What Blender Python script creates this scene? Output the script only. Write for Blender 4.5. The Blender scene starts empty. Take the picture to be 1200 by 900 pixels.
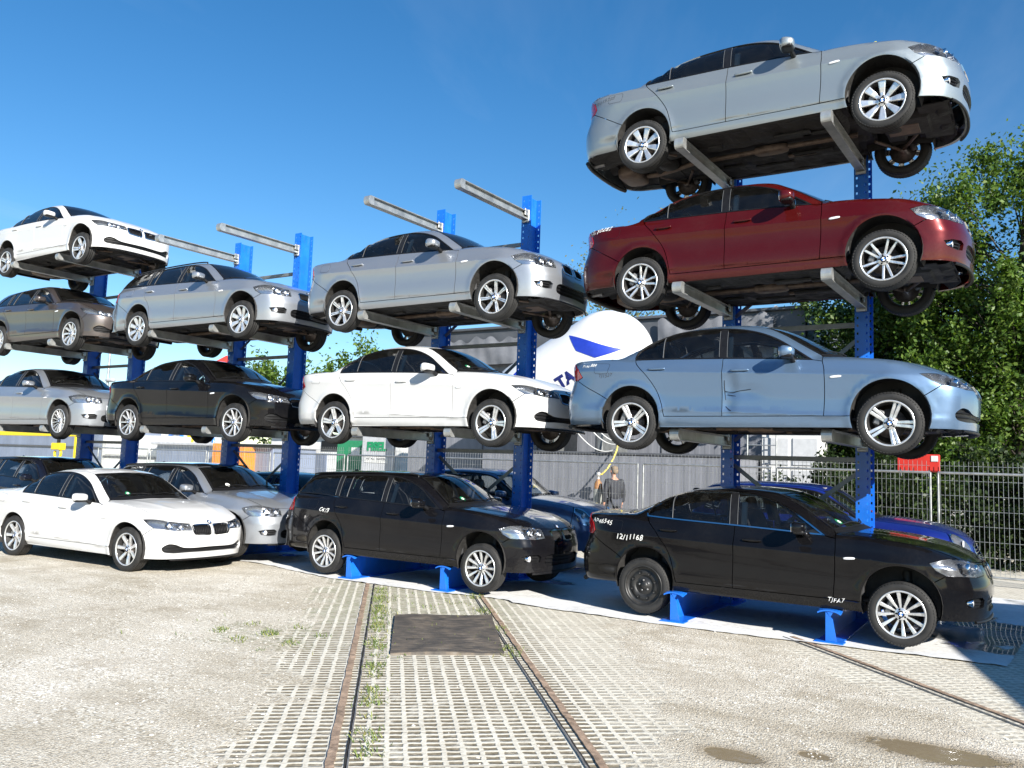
import bpy, bmesh, math, random
import numpy as np
from mathutils import Vector, Matrix, Euler
from mathutils.geometry import delaunay_2d_cdt

scene = bpy.context.scene
COL = scene.collection
RNG = random.Random(7)
R = math.radians


# ------------------------------------------------------------------ node helpers
def new_mat(name):
    m = bpy.data.materials.new(name)
    m.use_nodes = True
    nt = m.node_tree
    for n in list(nt.nodes):
        nt.nodes.remove(n)
    out = nt.nodes.new('ShaderNodeOutputMaterial')
    return m, nt, out


def nd(nt, kind, **kw):
    n = nt.nodes.new(kind)
    for k, v in kw.items():
        if k == 'inp':
            for a, b in v.items():
                if hasattr(b, 'is_linked') or isinstance(b, bpy.types.NodeSocket):
                    nt.links.new(b, n.inputs[a])
                else:
                    n.inputs[a].default_value = b
        else:
            setattr(n, k, v)
    return n


def c4(c):
    return (c[0], c[1], c[2], 1.0)


def noise(nt, scale, detail=3.0, rough=0.55, vec=None, dist=0.0):
    n = nd(nt, 'ShaderNodeTexNoise', inp={'Scale': scale, 'Detail': detail, 'Roughness': rough, 'Distortion': dist})
    if vec is not None:
        nt.links.new(vec, n.inputs['Vector'])
    return n.outputs['Fac']


def ramp(nt, fac, stops):
    n = nt.nodes.new('ShaderNodeValToRGB')
    e = n.color_ramp.elements
    while len(e) > 1:
        e.remove(e[-1])
    e[0].position, e[0].color = stops[0][0], c4(stops[0][1]) if not isinstance(stops[0][1], (int, float)) else c4((stops[0][1],) * 3)
    for p, c in stops[1:]:
        k = e.new(p)
        k.color = c4(c) if not isinstance(c, (int, float)) else c4((c,) * 3)
    nt.links.new(fac, n.inputs['Fac'])
    return n.outputs['Color']


def mixc(nt, fac, a, b, mode='MIX'):
    n = nt.nodes.new('ShaderNodeMix')
    n.data_type = 'RGBA'
    n.blend_type = mode
    for s, v in ((n.inputs[0], fac), (n.inputs[6], a), (n.inputs[7], b)):
        if isinstance(v, bpy.types.NodeSocket):
            nt.links.new(v, s)
        elif isinstance(v, (int, float)):
            s.default_value = v if s == n.inputs[0] else (v, v, v, 1)
        else:
            s.default_value = c4(v)
    return n.outputs[2]


def mth(nt, op, a, b=None, c=None, clamp=False):
    n = nt.nodes.new('ShaderNodeMath')
    n.operation = op
    n.use_clamp = clamp
    for i, v in enumerate((a, b, c)):
        if v is None:
            continue
        if isinstance(v, bpy.types.NodeSocket):
            nt.links.new(v, n.inputs[i])
        else:
            n.inputs[i].default_value = v
    return n.outputs[0]


def objcoord(nt):
    return nt.nodes.new('ShaderNodeTexCoord').outputs['Object']


def mapping(nt, vec, scale=(1, 1, 1), rot=(0, 0, 0), loc=(0, 0, 0)):
    n = nd(nt, 'ShaderNodeMapping', inp={'Scale': scale, 'Rotation': rot, 'Location': loc})
    nt.links.new(vec, n.inputs['Vector'])
    return n.outputs['Vector']


def simple_mat(name, col, rough=0.5, metal=0.0, var=0.0, vscale=8.0, bump=0.0, bscale=60.0, spec=0.5, coat=0.0, emit=None):
    m, nt, out = new_mat(name)
    b = nd(nt, 'ShaderNodeBsdfPrincipled', inp={'Base Color': c4(col), 'Roughness': rough, 'Metallic': metal, 'Specular IOR Level': spec, 'Coat Weight': coat, 'Coat Roughness': 0.04})
    if var > 0:
        v = objcoord(nt)
        f = noise(nt, vscale, 5.0, 0.6, v)
        col2 = ramp(nt, f, [(0.3, [max(0, c * (1 - var)) for c in col]), (0.7, [min(1, c * (1 + var)) for c in col])])
        nt.links.new(col2, b.inputs['Base Color'])
        rr = ramp(nt, f, [(0.3, max(0.02, rough * (1 - var * .6))), (0.7, min(1, rough * (1 + var * .6)))])
        nt.links.new(rr, b.inputs['Roughness'])
    if bump > 0:
        v = objcoord(nt)
        f = noise(nt, bscale, 4.0, 0.6, v)
        bp = nd(nt, 'ShaderNodeBump', inp={'Strength': bump, 'Distance': 0.01, 'Height': f})
        nt.links.new(bp.outputs[0], b.inputs['Normal'])
    nt.links.new(b.outputs[0], out.inputs[0])
    return m


# ------------------------------------------------------------------ mesh accumulator
class Acc:
    """collects shapes and links them as ONE mesh object"""

    def __init__(self):
        self.v, self.f, self.m, self.sm, self.nl = [], [], [], [], []
        self.n = 0

    def add(self, verts, faces, mat=0, smooth=True, normals=None, mirror=False, only_mirror=False):
        verts = np.asarray(verts, float).reshape(-1, 3)
        sets = []
        if not only_mirror:
            sets.append(1)
        if mirror or only_mirror:
            sets.append(-1)
        for s in sets:
            vv = verts * np.array([1, s, 1.0])
            self.v.append(vv)
            for f in faces:
                ff = [i + self.n for i in f]
                nn = [normals[i] for i in f] if normals is not None else [(0, 0, 0)] * len(f)
                if s < 0:
                    ff = ff[::-1]
                    nn = [(a[0], -a[1], a[2]) for a in nn[::-1]]
                self.f.append(ff)
                self.m.append(mat)
                self.sm.append(smooth)
                self.nl.extend(nn)
            self.n += len(vv)
        return self

    def join(self, other, M=None, mat=None):
        for vv in other.v:
            w = vv
            if M is not None:
                A = np.array(M)
                w = vv @ A[:3, :3].T + A[:3, 3]
            self.v.append(w)
        for f in other.f:
            self.f.append([i + self.n for i in f])
        self.m += other.m if mat is None else [mat] * len(other.m)
        self.sm += other.sm
        if M is not None:
            A = np.array(M)[:3, :3]
            self.nl += [tuple(A @ np.array(k)) for k in other.nl]
        else:
            self.nl += other.nl
        self.n += other.n
        return self

    def box(self, c, s, mat=0, rot=None):
        x, y, z = (k / 2 for k in s)
        v = np.array([(-x, -y, -z), (x, -y, -z), (x, y, -z), (-x, y, -z), (-x, -y, z), (x, -y, z), (x, y, z), (-x, y, z)])
        if rot is not None:
            v = v @ np.array(Euler(rot).to_matrix()).T
        self.add(v + np.array(c), [(0, 3, 2, 1), (4, 5, 6, 7), (0, 1, 5, 4), (1, 2, 6, 5), (2, 3, 7, 6), (3, 0, 4, 7)], mat, False)
        return self

    def bbox(self, c, s, b=0.01, mat=0, rot=None):
        """box with chamfered edges"""
        x, y, z = (k / 2 for k in s)
        b = min(b, x * .9, y * .9, z * .9)
        v, idx = [], {}
        for sx in (-1, 1):
            for sy in (-1, 1):
                for sz in (-1, 1):
                    for a in range(3):
                        p = [sx * (x - b), sy * (y - b), sz * (z - b)]
                        p[a] = (sx * x, sy * y, sz * z)[a]
                        idx[(sx, sy, sz, a)] = len(v)
                        v.append(p)
        F = []
        for a in range(3):
            o = [k for k in range(3) if k != a]
            for s in (-1, 1):
                q = []
                for (p1, p2) in ((-1, -1), (1, -1), (1, 1), (-1, 1)):
                    k = [0, 0, 0]
                    k[a] = s
                    k[o[0]] = p1
                    k[o[1]] = p2
                    q.append(idx[tuple(k) + (a,)])
                F.append(q)
        for a in range(3):
            o = [k for k in range(3) if k != a]
            for p1 in (-1, 1):
                for p2 in (-1, 1):
                    k1 = [0, 0, 0]
                    k1[o[0]] = p1
                    k1[o[1]] = p2
                    k2 = list(k1)
                    k1[a], k2[a] = -1, 1
                    F.append([idx[tuple(k1) + (o[0],)], idx[tuple(k2) + (o[0],)], idx[tuple(k2) + (o[1],)], idx[tuple(k1) + (o[1],)]])
        for sx in (-1, 1):
            for sy in (-1, 1):
                for sz in (-1, 1):
                    F.append([idx[(sx, sy, sz, a)] for a in range(3)])
        v = np.array(v)
        G = []
        for f in F:
            cc = v[f].mean(0)
            n = np.cross(v[f[1]] - v[f[0]], v[f[2]] - v[f[0]])
            G.append(f if n @ cc > 0 else f[::-1])
        if rot is not None:
            v = v @ np.array(Euler(rot).to_matrix()).T
        self.add(v + np.array(c), G, mat, False)
        return self

    def tube(self, pts, r, n=8, mat=0, cap=True):
        P = [np.array(p, float) for p in pts]
        rs = r if isinstance(r, (list, tuple)) else [r] * len(P)
        V, F = [], []
        up = None
        for i, p in enumerate(P):
            t = P[min(i + 1, len(P) - 1)] - P[max(i - 1, 0)]
            t = t / (np.linalg.norm(t) + 1e-9)
            if up is None:
                up = np.array([0, 0, 1.0]) if abs(t[2]) < .9 else np.array([1.0, 0, 0])
            a = np.cross(t, up)
            a /= np.linalg.norm(a) + 1e-9
            b = np.cross(a, t)
            up = b
            for k in range(n):
                th = 2 * math.pi * k / n
                V.append(p + rs[i] * (a * math.cos(th) + b * math.sin(th)))
        for i in range(len(P) - 1):
            for k in range(n):
                F.append((i * n + k, i * n + (k + 1) % n, (i + 1) * n + (k + 1) % n, (i + 1) * n + k)[::-1])
        self.add(V, F, mat, True)
        if cap:
            self.add(V[:n], [tuple(range(n))], mat, False)
            self.add(V[-n:], [tuple(range(n))[::-1]], mat, False)
        return self

    def lathe(self, prof, n=32, mat=0, axis='y', c=(0, 0, 0), smooth=True):
        """prof: list of (offset along axis, radius)"""
        V, F = [], []
        m = len(prof)
        for k in range(n):
            th = 2 * math.pi * k / n
            for (h, r) in prof:
                a, b = r * math.cos(th), r * math.sin(th)
                V.append((a, h, b) if axis == 'y' else ((a, b, h) if axis == 'z' else (h, a, b)))
        for k in range(n):
            k2 = (k + 1) % n
            for j in range(m - 1):
                f = (k * m + j, k * m + j + 1, k2 * m + j + 1, k2 * m + j)
                F.append(f)
        self.add(np.array(V) + np.array(c), F, mat, smooth)
        return self

    def sup(self, c, s, e=(0.6, 0.6), n=(16, 10), mat=0, rot=None, taper=None):
        """superellipsoid with half sizes s"""
        V, F = [], []
        nu, nv = n

        def pw(v, k):
            return math.copysign(abs(v) ** k, v)
        for i in range(nv + 1):
            ph = -math.pi / 2 + math.pi * i / nv
            for j in range(nu):
                th = 2 * math.pi * j / nu
                x = pw(math.cos(ph), e[0]) * pw(math.cos(th), e[1])
                y = pw(math.cos(ph), e[0]) * pw(math.sin(th), e[1])
                z = pw(math.sin(ph), e[0])
                V.append((x * s[0], y * s[1], z * s[2]))
        for i in range(nv):
            for j in range(nu):
                F.append((i * nu + j, i * nu + (j + 1) % nu, (i + 1) * nu + (j + 1) % nu, (i + 1) * nu + j))
        V = np.array(V)
        if taper is not None:
            V = taper(V)
        if rot is not None:
            V = V @ np.array(Euler(rot).to_matrix()).T
        self.add(V + np.array(c), F, mat, True)
        return self

    def extrude(self, poly, axis, h0, h1, mat=0, smooth=False):
        """poly: 2-D loop in the two other axes (order x,y,z without axis)"""
        def lift(p, h):
            q = list(p)
            q.insert(axis, h)
            return q
        n = len(poly)
        V = [lift(p, h0) for p in poly] + [lift(p, h1) for p in poly]
        F = [tuple(range(n))[::-1], tuple(range(n, 2 * n))] + [(i, (i + 1) % n, n + (i + 1) % n, n + i) for i in range(n)]
        ar = sum(poly[i][0] * poly[(i + 1) % n][1] - poly[(i + 1) % n][0] * poly[i][1] for i in range(n))
        flip = (ar < 0) ^ (axis == 1) ^ (h1 < h0)
        if flip:
            F = [f[::-1] for f in F]
        self.add(V, F, mat, smooth)
        return self

    def mesh(self, name, mats, custom=True):
        me = bpy.data.meshes.new(name)
        V = np.concatenate(self.v) if self.v else np.zeros((0, 3))
        me.from_pydata(V.tolist(), [], self.f)
        me.polygons.foreach_set('material_index', self.m)
        me.polygons.foreach_set('use_smooth', self.sm)
        for m in mats:
            me.materials.append(m)
        me.update()
        if custom and any(k[0] or k[1] or k[2] for k in self.nl[:50000]):
            me.normals_split_custom_set([tuple(k) for k in self.nl])
        return me

    def build(self, name, mats, parent=None, loc=(0, 0, 0), rot=(0, 0, 0), kind=None):
        if not isinstance(mats, (list, tuple)):
            mats = [mats]
        o = bpy.data.objects.new(name, self.mesh(name, mats))
        COL.objects.link(o)
        o.location = loc
        o.rotation_euler = rot
        if parent is not None:
            o.parent = parent
        if kind:
            o['kind'] = kind
        return o


def tag(o, label=None, cat=None, group=None, kind=None):
    for k, v in (('label', label), ('category', cat), ('group', group), ('kind', kind)):
        if v:
            o[k] = v
    return o


def empty(name, loc=(0, 0, 0), rz=0.0, label=None, cat=None, group=None):
    o = bpy.data.objects.new(name, None)
    o.empty_display_size = 0.2
    COL.objects.link(o)
    o.location = loc
    o.rotation_euler = (0, 0, rz)
    return tag(o, label, cat, group)


def copy_tree(o, parent=None):
    c = o.copy()
    COL.objects.link(c)
    if parent is not None:
        c.parent = parent
    for ch in o.children:
        copy_tree(ch, c)
    return c


# ------------------------------------------------------------------ splines
def pchip(pts, n=500):
    pts = sorted(pts)
    x = np.array([p[0] for p in pts], float)
    y = np.array([p[1] for p in pts], float)
    h = np.diff(x)
    d = np.diff(y) / h
    m = np.zeros_like(x)
    m[0], m[-1] = d[0], d[-1]
    for i in range(1, len(x) - 1):
        if d[i - 1] * d[i] > 0:
            w1, w2 = 2 * h[i] + h[i - 1], h[i] + 2 * h[i - 1]
            m[i] = (w1 + w2) / (w1 / d[i - 1] + w2 / d[i])
    X = np.linspace(x[0], x[-1], n)
    k = np.clip(np.searchsorted(x, X, side='right') - 1, 0, len(h) - 1)
    t = (X - x[k]) / h[k]
    Y = ((1 + 2 * t) * (1 - t) ** 2 * y[k] + t * (1 - t) ** 2 * h[k] * m[k] + t * t * (3 - 2 * t) * y[k + 1] + t * t * (t - 1) * h[k] * m[k + 1])
    return lambda q: np.interp(q, X, Y)


def cspline(pts, n=500):
    """natural-looking C2 spline (smooths the pchip table)"""
    f = pchip(pts, n)
    x0, x1 = min(p[0] for p in pts), max(p[0] for p in pts)
    X = np.linspace(x0, x1, n)
    Y = f(X)
    w = max(3, n // 40)
    k = np.hanning(2 * w + 1)
    k /= k.sum()
    pad = np.concatenate([2 * Y[0] - Y[w:0:-1], Y, 2 * Y[-1] - Y[-2:-w - 2:-1]])
    Ys = np.convolve(pad, k, 'valid')
    return lambda q: np.interp(q, X, Ys)


def crv(pts, step=0.03):
    """Catmull-Rom through 2-D points, sampled about every step"""
    P = np.array(pts, float)
    if len(P) == 2:
        n = max(1, int(np.linalg.norm(P[1] - P[0]) / step))
        return P[0] + (P[1] - P[0]) * np.linspace(0, 1, n + 1)[:, None]
    Q = np.vstack([2 * P[0] - P[1], P, 2 * P[-1] - P[-2]])
    out = []
    for i in range(1, len(Q) - 2):
        p0, p1, p2, p3 = Q[i - 1], Q[i], Q[i + 1], Q[i + 2]
        d = [max(1e-6, np.linalg.norm(b - a)) ** .5 for a, b in ((p0, p1), (p1, p2), (p2, p3))]
        t0, t1 = 0, d[0]
        t2 = t1 + d[1]
        t3 = t2 + d[2]
        n = max(1, int(np.linalg.norm(p2 - p1) / step))
        for t in np.linspace(t1, t2, n + 1)[:-1]:
            A1 = (t1 - t) / (t1 - t0) * p0 + (t - t0) / (t1 - t0) * p1
            A2 = (t2 - t) / (t2 - t1) * p1 + (t - t1) / (t2 - t1) * p2
            A3 = (t3 - t) / (t3 - t2) * p2 + (t - t2) / (t3 - t2) * p3
            B1 = (t2 - t) / (t2 - t0) * A1 + (t - t0) / (t2 - t0) * A2
            B2 = (t3 - t) / (t3 - t1) * A2 + (t - t1) / (t3 - t1) * A3
            out.append((t2 - t) / (t2 - t1) * B1 + (t - t1) / (t2 - t1) * B2)
    out.append(P[-1])
    return np.array(out)


def inpoly(P, poly):
    x, y = P[:, 0], P[:, 1]
    c = np.zeros(len(P), bool)
    n = len(poly)
    for i in range(n):
        x1, y1 = poly[i]
        x2, y2 = poly[(i + 1) % n]
        if y1 == y2:
            continue
        m = ((y1 > y) != (y2 > y)) & (x < (x2 - x1) * (y - y1) / (y2 - y1) + x1)
        c ^= m
    return c


def area2(p):
    return 0.5 * np.sum(p[:, 0] * np.roll(p[:, 1], -1) - np.roll(p[:, 0], -1) * p[:, 1])


def inset(poly, g):
    """moves a 2-D loop inwards by g (negative: outwards)"""
    if abs(g) < 1e-9:
        return poly
    s = 1 if area2(poly) > 0 else -1
    a = poly - np.roll(poly, 1, 0)
    b = np.roll(poly, -1, 0) - poly
    a /= np.linalg.norm(a, axis=1)[:, None] + 1e-12
    b /= np.linalg.norm(b, axis=1)[:, None] + 1e-12
    na = np.stack([-a[:, 1], a[:, 0]], 1) * s
    nb = np.stack([-b[:, 1], b[:, 0]], 1) * s
    m = na + nb
    m /= np.linalg.norm(m, axis=1)[:, None] + 1e-9
    k = np.clip(1 / np.maximum(0.35, np.sum(m * na, 1)), 1, 2.5)
    return poly + m * (g * k)[:, None]


def dedupe(P, eps=1e-4):
    out = [P[0]]
    for p in P[1:]:
        if np.linalg.norm(p - out[-1]) > eps:
            out.append(p)
    if np.linalg.norm(out[0] - out[-1]) < eps:
        out.pop()
    return np.array(out)
# ------------------------------------------------------------------ car body surface
def smax(a, b, k):
    h = np.clip(0.5 + 0.5 * (a - b) / k, 0, 1)
    return b * (1 - h) + a * h + k * h * (1 - h)


class Shape:
    """closed car surface: F(p) < 0 inside.  x forward from the rear axle, y to the left, z up from the road"""

    def __init__(s, P):
        s.P = P
        s.W = cspline(P['W'])
        s.D = pchip(P['D'], 900)
        s.Zc = cspline(P['Zc'])
        zg = sorted(P['Zg'])
        s.Zg = cspline([(zg[0][0] - .35, -.6)] + zg + [(zg[-1][0] + .30, .1), (zg[-1][0] + .5, -.8)], 1100)
        s.Yg = cspline(P['Yg'])           # greenhouse half width at the belt over x
        s.tum = P['tum']
        s.pf, s.pr = pchip(P['pf']), pchip(P['pr'])
        s.qf, s.qr = pchip(P['qf']), pchip(P['qr'])

    def F(s, p):
        P = s.P
        x, y, z = p[..., 0], np.abs(p[..., 1]), p[..., 2]
        ze = z - P['crease'] * (1.38 - x)
        ys = s.W(x) - s.D(ze)
        for xa, za, ra in P['arch']:
            rr = np.hypot(x - xa, z - za) - ra
            ys = ys + P['flare'] * np.exp(-((rr - .012) / .045) ** 2) * (z > .12)
        zt = s.Zc(x) - P['crown'] * (y / .8) ** 2
        zt = zt + P['dome'] * np.exp(-((y - P['domey'](x)) / .06) ** 2) * np.clip((x - 2.2) * 2, 0, 1)
        f = smax((y - ys), (z - zt) * .93, P['ks'])
        e = smax(x - (P['xn'] - s.pf(y) - s.qf(z)), (P['xr'] + s.pr(y) + s.qr(z)) - x, .05)
        f = smax(f, e * .9, P['ke'])
        # greenhouse
        zb = P['zbelt']
        yg = s.Yg(x) - s.tum * np.clip(z - zb, 0, 2) - P['tum2'] * np.clip(z - zb, 0, 2) ** 2
        xe = x + np.where(x > P['xmid'], P['wsb'] * np.clip((x - P['xmid']) * 1.6, 0, 1), -P['blb'] * np.clip((P['xmid'] - x) * 1.2 - .3, 0, 1)) * y * y
        zg = s.Zg(xe) - P['rcrown'] * (y / .6) ** 2
        g = smax((y - yg) * .9, (z - zg) * .8, P['kg'])
        g = np.maximum(g, np.maximum(P.get('gx0', P['bl_base'][2][0] - .07) - x, x - P['ws_base'][2][0] - .12))
        k = P['kb']
        h = np.clip(0.5 + 0.5 * (g - f) / k, 0, 1)
        return g * (1 - h) + f * h - k * h * (1 - h)

    def march(s, org, dr, n=60, t1=None):
        """first crossing from outside along org + t*dr, t in 0..t1 (vectorised)"""
        org = np.asarray(org, float)
        ts = np.linspace(0, t1, n)
        lo = np.zeros(len(org))
        hi = np.full(len(org), float(t1))
        found = np.zeros(len(org), bool)
        prev = np.zeros(len(org))
        for t in ts[1:]:
            v = s.F(org + dr * t)
            hit = (~found) & (v <= 0)
            lo[hit] = prev[hit]
            hi[hit] = t
            found |= hit
            prev[~found] = t
        lo[~found] = t1
        for _ in range(26):
            mid = (lo + hi) / 2
            v = s.F(org + dr * mid[:, None])
            a = v > 0
            lo = np.where(a, mid, lo)
            hi = np.where(a, hi, mid)
        return org + dr * hi[:, None]

    def side(s, q):      # (x,z) -> point on the right-hand (y<0 handled by mirror) side; returned with y>0
        q = np.asarray(q, float)
        o = np.stack([q[:, 0], np.full(len(q), 1.15), q[:, 1]], 1)
        return s.march(o, np.array([[0, -1.0, 0]]), t1=1.15)

    def top(s, q):
        q = np.asarray(q, float)
        o = np.stack([q[:, 0], q[:, 1], np.full(len(q), 1.9)], 1)
        return s.march(o, np.array([[0, 0, -1.0]]), t1=1.8)

    def front(s, q):     # (y,z)
        q = np.asarray(q, float)
        o = np.stack([np.full(len(q), s.P['xn'] + .5), q[:, 0], q[:, 1]], 1)
        return s.march(o, np.array([[-1.0, 0, 0]]), t1=1.6)

    def rear(s, q):
        q = np.asarray(q, float)
        o = np.stack([np.full(len(q), s.P['xr'] - .5), q[:, 0], q[:, 1]], 1)
        return s.march(o, np.array([[1.0, 0, 0]]), t1=1.6)

    def wrap(s, q, x0, sg):
        q = np.asarray(q, float)
        d = np.stack([sg * np.cos(q[:, 0]), np.sin(q[:, 0]), np.zeros(len(q))], 1)
        o = np.stack([np.full(len(q), x0), np.zeros(len(q)), q[:, 1]], 1) + d * 1.9
        ts = 1.7
        # per-ray directions
        org = o
        lo = np.zeros(len(q))
        hi = np.full(len(q), ts)
        found = np.zeros(len(q), bool)
        prev = np.zeros(len(q))
        for t in np.linspace(0, ts, 60)[1:]:
            v = s.F(org - d * t)
            hit = (~found) & (v <= 0)
            lo[hit] = prev[hit]
            hi[hit] = t
            found |= hit
            prev[~found] = t
        for _ in range(26):
            mid = (lo + hi) / 2
            a = s.F(org - d * mid[:, None]) > 0
            lo = np.where(a, mid, lo)
            hi = np.where(a, hi, mid)
        return org - d * hi[:, None]

    def normal(s, p):
        e = 2e-3
        g = np.stack([s.F(p + np.array([e, 0, 0])) - s.F(p - np.array([e, 0, 0])),
                      s.F(p + np.array([0, e, 0])) - s.F(p - np.array([0, e, 0])),
                      s.F(p + np.array([0, 0, e])) - s.F(p - np.array([0, 0, e]))], -1)
        return g / (np.linalg.norm(g, axis=-1)[..., None] + 1e-12)

    def snap(s, p):
        p = np.array(p, float)
        e = 2e-3
        for _ in range(6):
            f = s.F(p)
            g = np.stack([s.F(p + np.array([e, 0, 0])) - s.F(p - np.array([e, 0, 0])),
                          s.F(p + np.array([0, e, 0])) - s.F(p - np.array([0, e, 0])),
                          s.F(p + np.array([0, 0, e])) - s.F(p - np.array([0, 0, e]))], -1) / (2 * e)
            p = p - g * (f / (np.sum(g * g, -1) + 1e-6))[:, None] * .8
        return p

    # ---- parametrisations
    def to2(s, pts, proj):
        if proj == 'side':
            return pts[:, [0, 2]]
        if proj == 'top':
            return pts[:, [0, 1]]
        x0, sg = proj[1], proj[2]
        return np.stack([np.arctan2(pts[:, 1], sg * (pts[:, 0] - x0)), pts[:, 2]], 1)

    def to3(s, q, proj):
        if proj == 'side':
            return s.side(q)
        if proj == 'top':
            return s.top(q)
        return s.wrap(q, proj[1], proj[2])

    # ---- curves on the surface
    def cs(s, pts, smooth=True, step=.03):
        q = crv(pts, step) if smooth else poly_lin(pts, step)
        return s.side(q)

    def ct(s, pts, smooth=True, step=.03):
        q = crv(pts, step) if smooth else poly_lin(pts, step)
        return s.top(q)

    def cf(s, pts, smooth=True, step=.02):
        q = crv(pts, step) if smooth else poly_lin(pts, step)
        return s.front(q)

    def cr(s, pts, smooth=True, step=.02):
        q = crv(pts, step) if smooth else poly_lin(pts, step)
        return s.rear(q)

    def mixed(s, pts, step=.02):
        """pts: ('s'|'t'|'f'|'r', a, b) ... -> straight-ish run on the surface between mixed view points"""
        P3 = []
        for k, a, b in pts:
            P3.append({'s': s.side, 't': s.top, 'f': s.front, 'r': s.rear}[k]([(a, b)])[0])
        return np.array(P3)


def poly_lin(pts, step):
    P = np.array(pts, float)
    out = []
    for a, b in zip(P[:-1], P[1:]):
        n = max(1, int(np.linalg.norm(b - a) / step))
        out += [a + (b - a) * t for t in np.linspace(0, 1, n + 1)[:-1]]
    out.append(P[-1])
    return np.array(out)


def run3_raw(P3, step=.025):
    """densify a 3-D polyline"""
    P = np.asarray(P3, float)
    out = []
    for a, b in zip(P[:-1], P[1:]):
        n = max(1, int(np.linalg.norm(b - a) / step))
        out += [a + (b - a) * t for t in np.linspace(0, 1, n + 1)[:-1]]
    out.append(P[-1])
    return np.array(out)


def loop3(*parts):
    return dedupe(np.vstack(parts), 2e-3)


def mir(P):
    """mirrored and reversed run, to close a symmetric loop"""
    return np.asarray(P)[::-1] * np.array([1, -1, 1.0])


def arc(xa, za, r, a0, a1, n=24):
    t = np.radians(np.linspace(a0, a1, n))
    return np.stack([xa + r * np.cos(t), za + r * np.sin(t)], 1)


def panel(acc, sh, loop, proj, mat=0, step=.045, gap=.0042, skirt=.018, holes=(), mirror=True, off=0.0, extra=None):
    """one sheet of the body: a closed loop of surface points, triangulated on the surface, edges folded in"""
    L = dedupe(sh.to2(np.asarray(loop), proj), 1e-4)
    if area2(L) < 0:
        L = L[::-1]
    L = inset(L, gap)
    H = []
    for h in holes:
        q = dedupe(sh.to2(np.asarray(h), proj), 1e-4)
        if area2(q) < 0:
            q = q[::-1]
        H.append(inset(q, -gap))
    verts = [Vector(p) for p in L]
    n0 = len(L)
    if proj == 'side' and extra is None and step <= .05:
        xs = np.arange(-1.1, 3.7, .035)
        zc = sh.P['zcrease'] + sh.P['crease'] * (1.38 - xs)
        extra = np.vstack([np.stack([xs, zc + d], 1) for d in (-.045, -.018, 0, .009, .018, .042)] + [np.stack([xs, np.full(len(xs), z)], 1) for z in sh.P['zrock']])
    edges = [(i, (i + 1) % n0) for i in range(n0)]
    for q in H:
        b = len(verts)
        verts += [Vector(p) for p in q]
        edges += [(b + i, b + (i + 1) % len(q)) for i in range(len(q))]
    sx = step / (1.0 if proj in ('side', 'top') else 1.0)
    lo, hi = L.min(0), L.max(0)
    gx = np.arange(lo[0] + sx * .5, hi[0], sx)
    gy = np.arange(lo[1] + step * .5, hi[1], step)
    if len(gx) and len(gy):
        G = np.array(np.meshgrid(gx, gy)).reshape(2, -1).T
        G[:, 0] += (np.round((G[:, 1] - lo[1]) / step) % 2) * sx * .5
        ok = inpoly(G, L)
        for q in H:
            ok &= ~inpoly(G, q)
        G = G[ok]
        B = np.vstack([L] + H)
        if extra is not None:
            ok = inpoly(extra, L)
            for q in H:
                ok &= ~inpoly(extra, q)
            E = extra[ok]
            if len(E):
                d = np.min(np.linalg.norm(E[:, None, :] - B[None, :, :], axis=2), axis=1)
                E = E[d > .006]
                if len(G) and len(E):
                    d = np.min(np.linalg.norm(G[:, None, :] - E[None, :, :], axis=2), axis=1)
                    G = G[d > .016]
                verts += [Vector(p) for p in E]
        if len(G):
            d = np.min(np.linalg.norm(G[:, None, :] - B[None, :, :], axis=2), axis=1)
            G = G[d > .45 * step]
            verts += [Vector(p) for p in G]
    ov, oe, of, _, _, _ = delaunay_2d_cdt(verts, edges, [], 0, 1e-6)
    V2 = np.array([tuple(v) for v in ov])
    T = np.array([tuple(f) for f in of if len(f) == 3], int)
    C = V2[T].mean(1)
    ok = inpoly(C, L)
    for q in H:
        ok &= ~inpoly(C, q)
    T = T[ok]
    used = np.unique(T)
    rm = -np.ones(len(V2), int)
    rm[used] = np.arange(len(used))
    T = rm[T]
    V2 = V2[used]
    V3 = sh.to3(V2, proj)
    N = sh.normal(V3)
    if off:
        V3 = V3 + N * off
    # outward orientation
    fn = np.cross(V3[T[:, 1]] - V3[T[:, 0]], V3[T[:, 2]] - V3[T[:, 0]])
    flip = np.sum(fn * N[T].mean(1), 1) < 0
    T[flip] = T[flip][:, ::-1]
    acc.add(V3, [tuple(t) for t in T], mat, True, [tuple(k) for k in N], mirror=mirror)
    if skirt:
        ed = {}
        for t in T:
            for a, b in ((t[0], t[1]), (t[1], t[2]), (t[2], t[0])):
                ed[(a, b)] = ed.get((a, b), 0) + 1
        be = [(a, b) for (a, b) in ed if (b, a) not in ed]
        if be:
            ids = sorted({a for e in be for a in e})
            mp = {k: i for i, k in enumerate(ids)}
            top = V3[ids]
            bot = top - N[ids] * skirt
            n = len(ids)
            acc.add(np.vstack([top, bot]), [(mp[b], mp[a], n + mp[a], n + mp[b]) for a, b in be], mat, False, None, mirror=mirror)
    return V3


def ring(acc, sh, loop, proj, w, off, mat=0, mirror=True, smooth=True):
    """raised strip of width w along a loop (window trim, lamp rims)"""
    L = dedupe(sh.to2(np.asarray(loop), proj), 1e-4)
    if area2(L) < 0:
        L = L[::-1]
    I = inset(L, w)
    A, B = sh.to3(L, proj), sh.to3(I, proj)
    NA, NB = sh.normal(A), sh.normal(B)
    n = len(L)
    V = np.vstack([A - NA * .004, A + NA * off, B + NB * off, B - NB * .004])
    F = []
    for i in range(n):
        j = (i + 1) % n
        for k in range(3):
            F.append((k * n + i, k * n + j, (k + 1) * n + j, (k + 1) * n + i))
    acc.add(V, F, mat, False, None, mirror=mirror)
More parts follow.
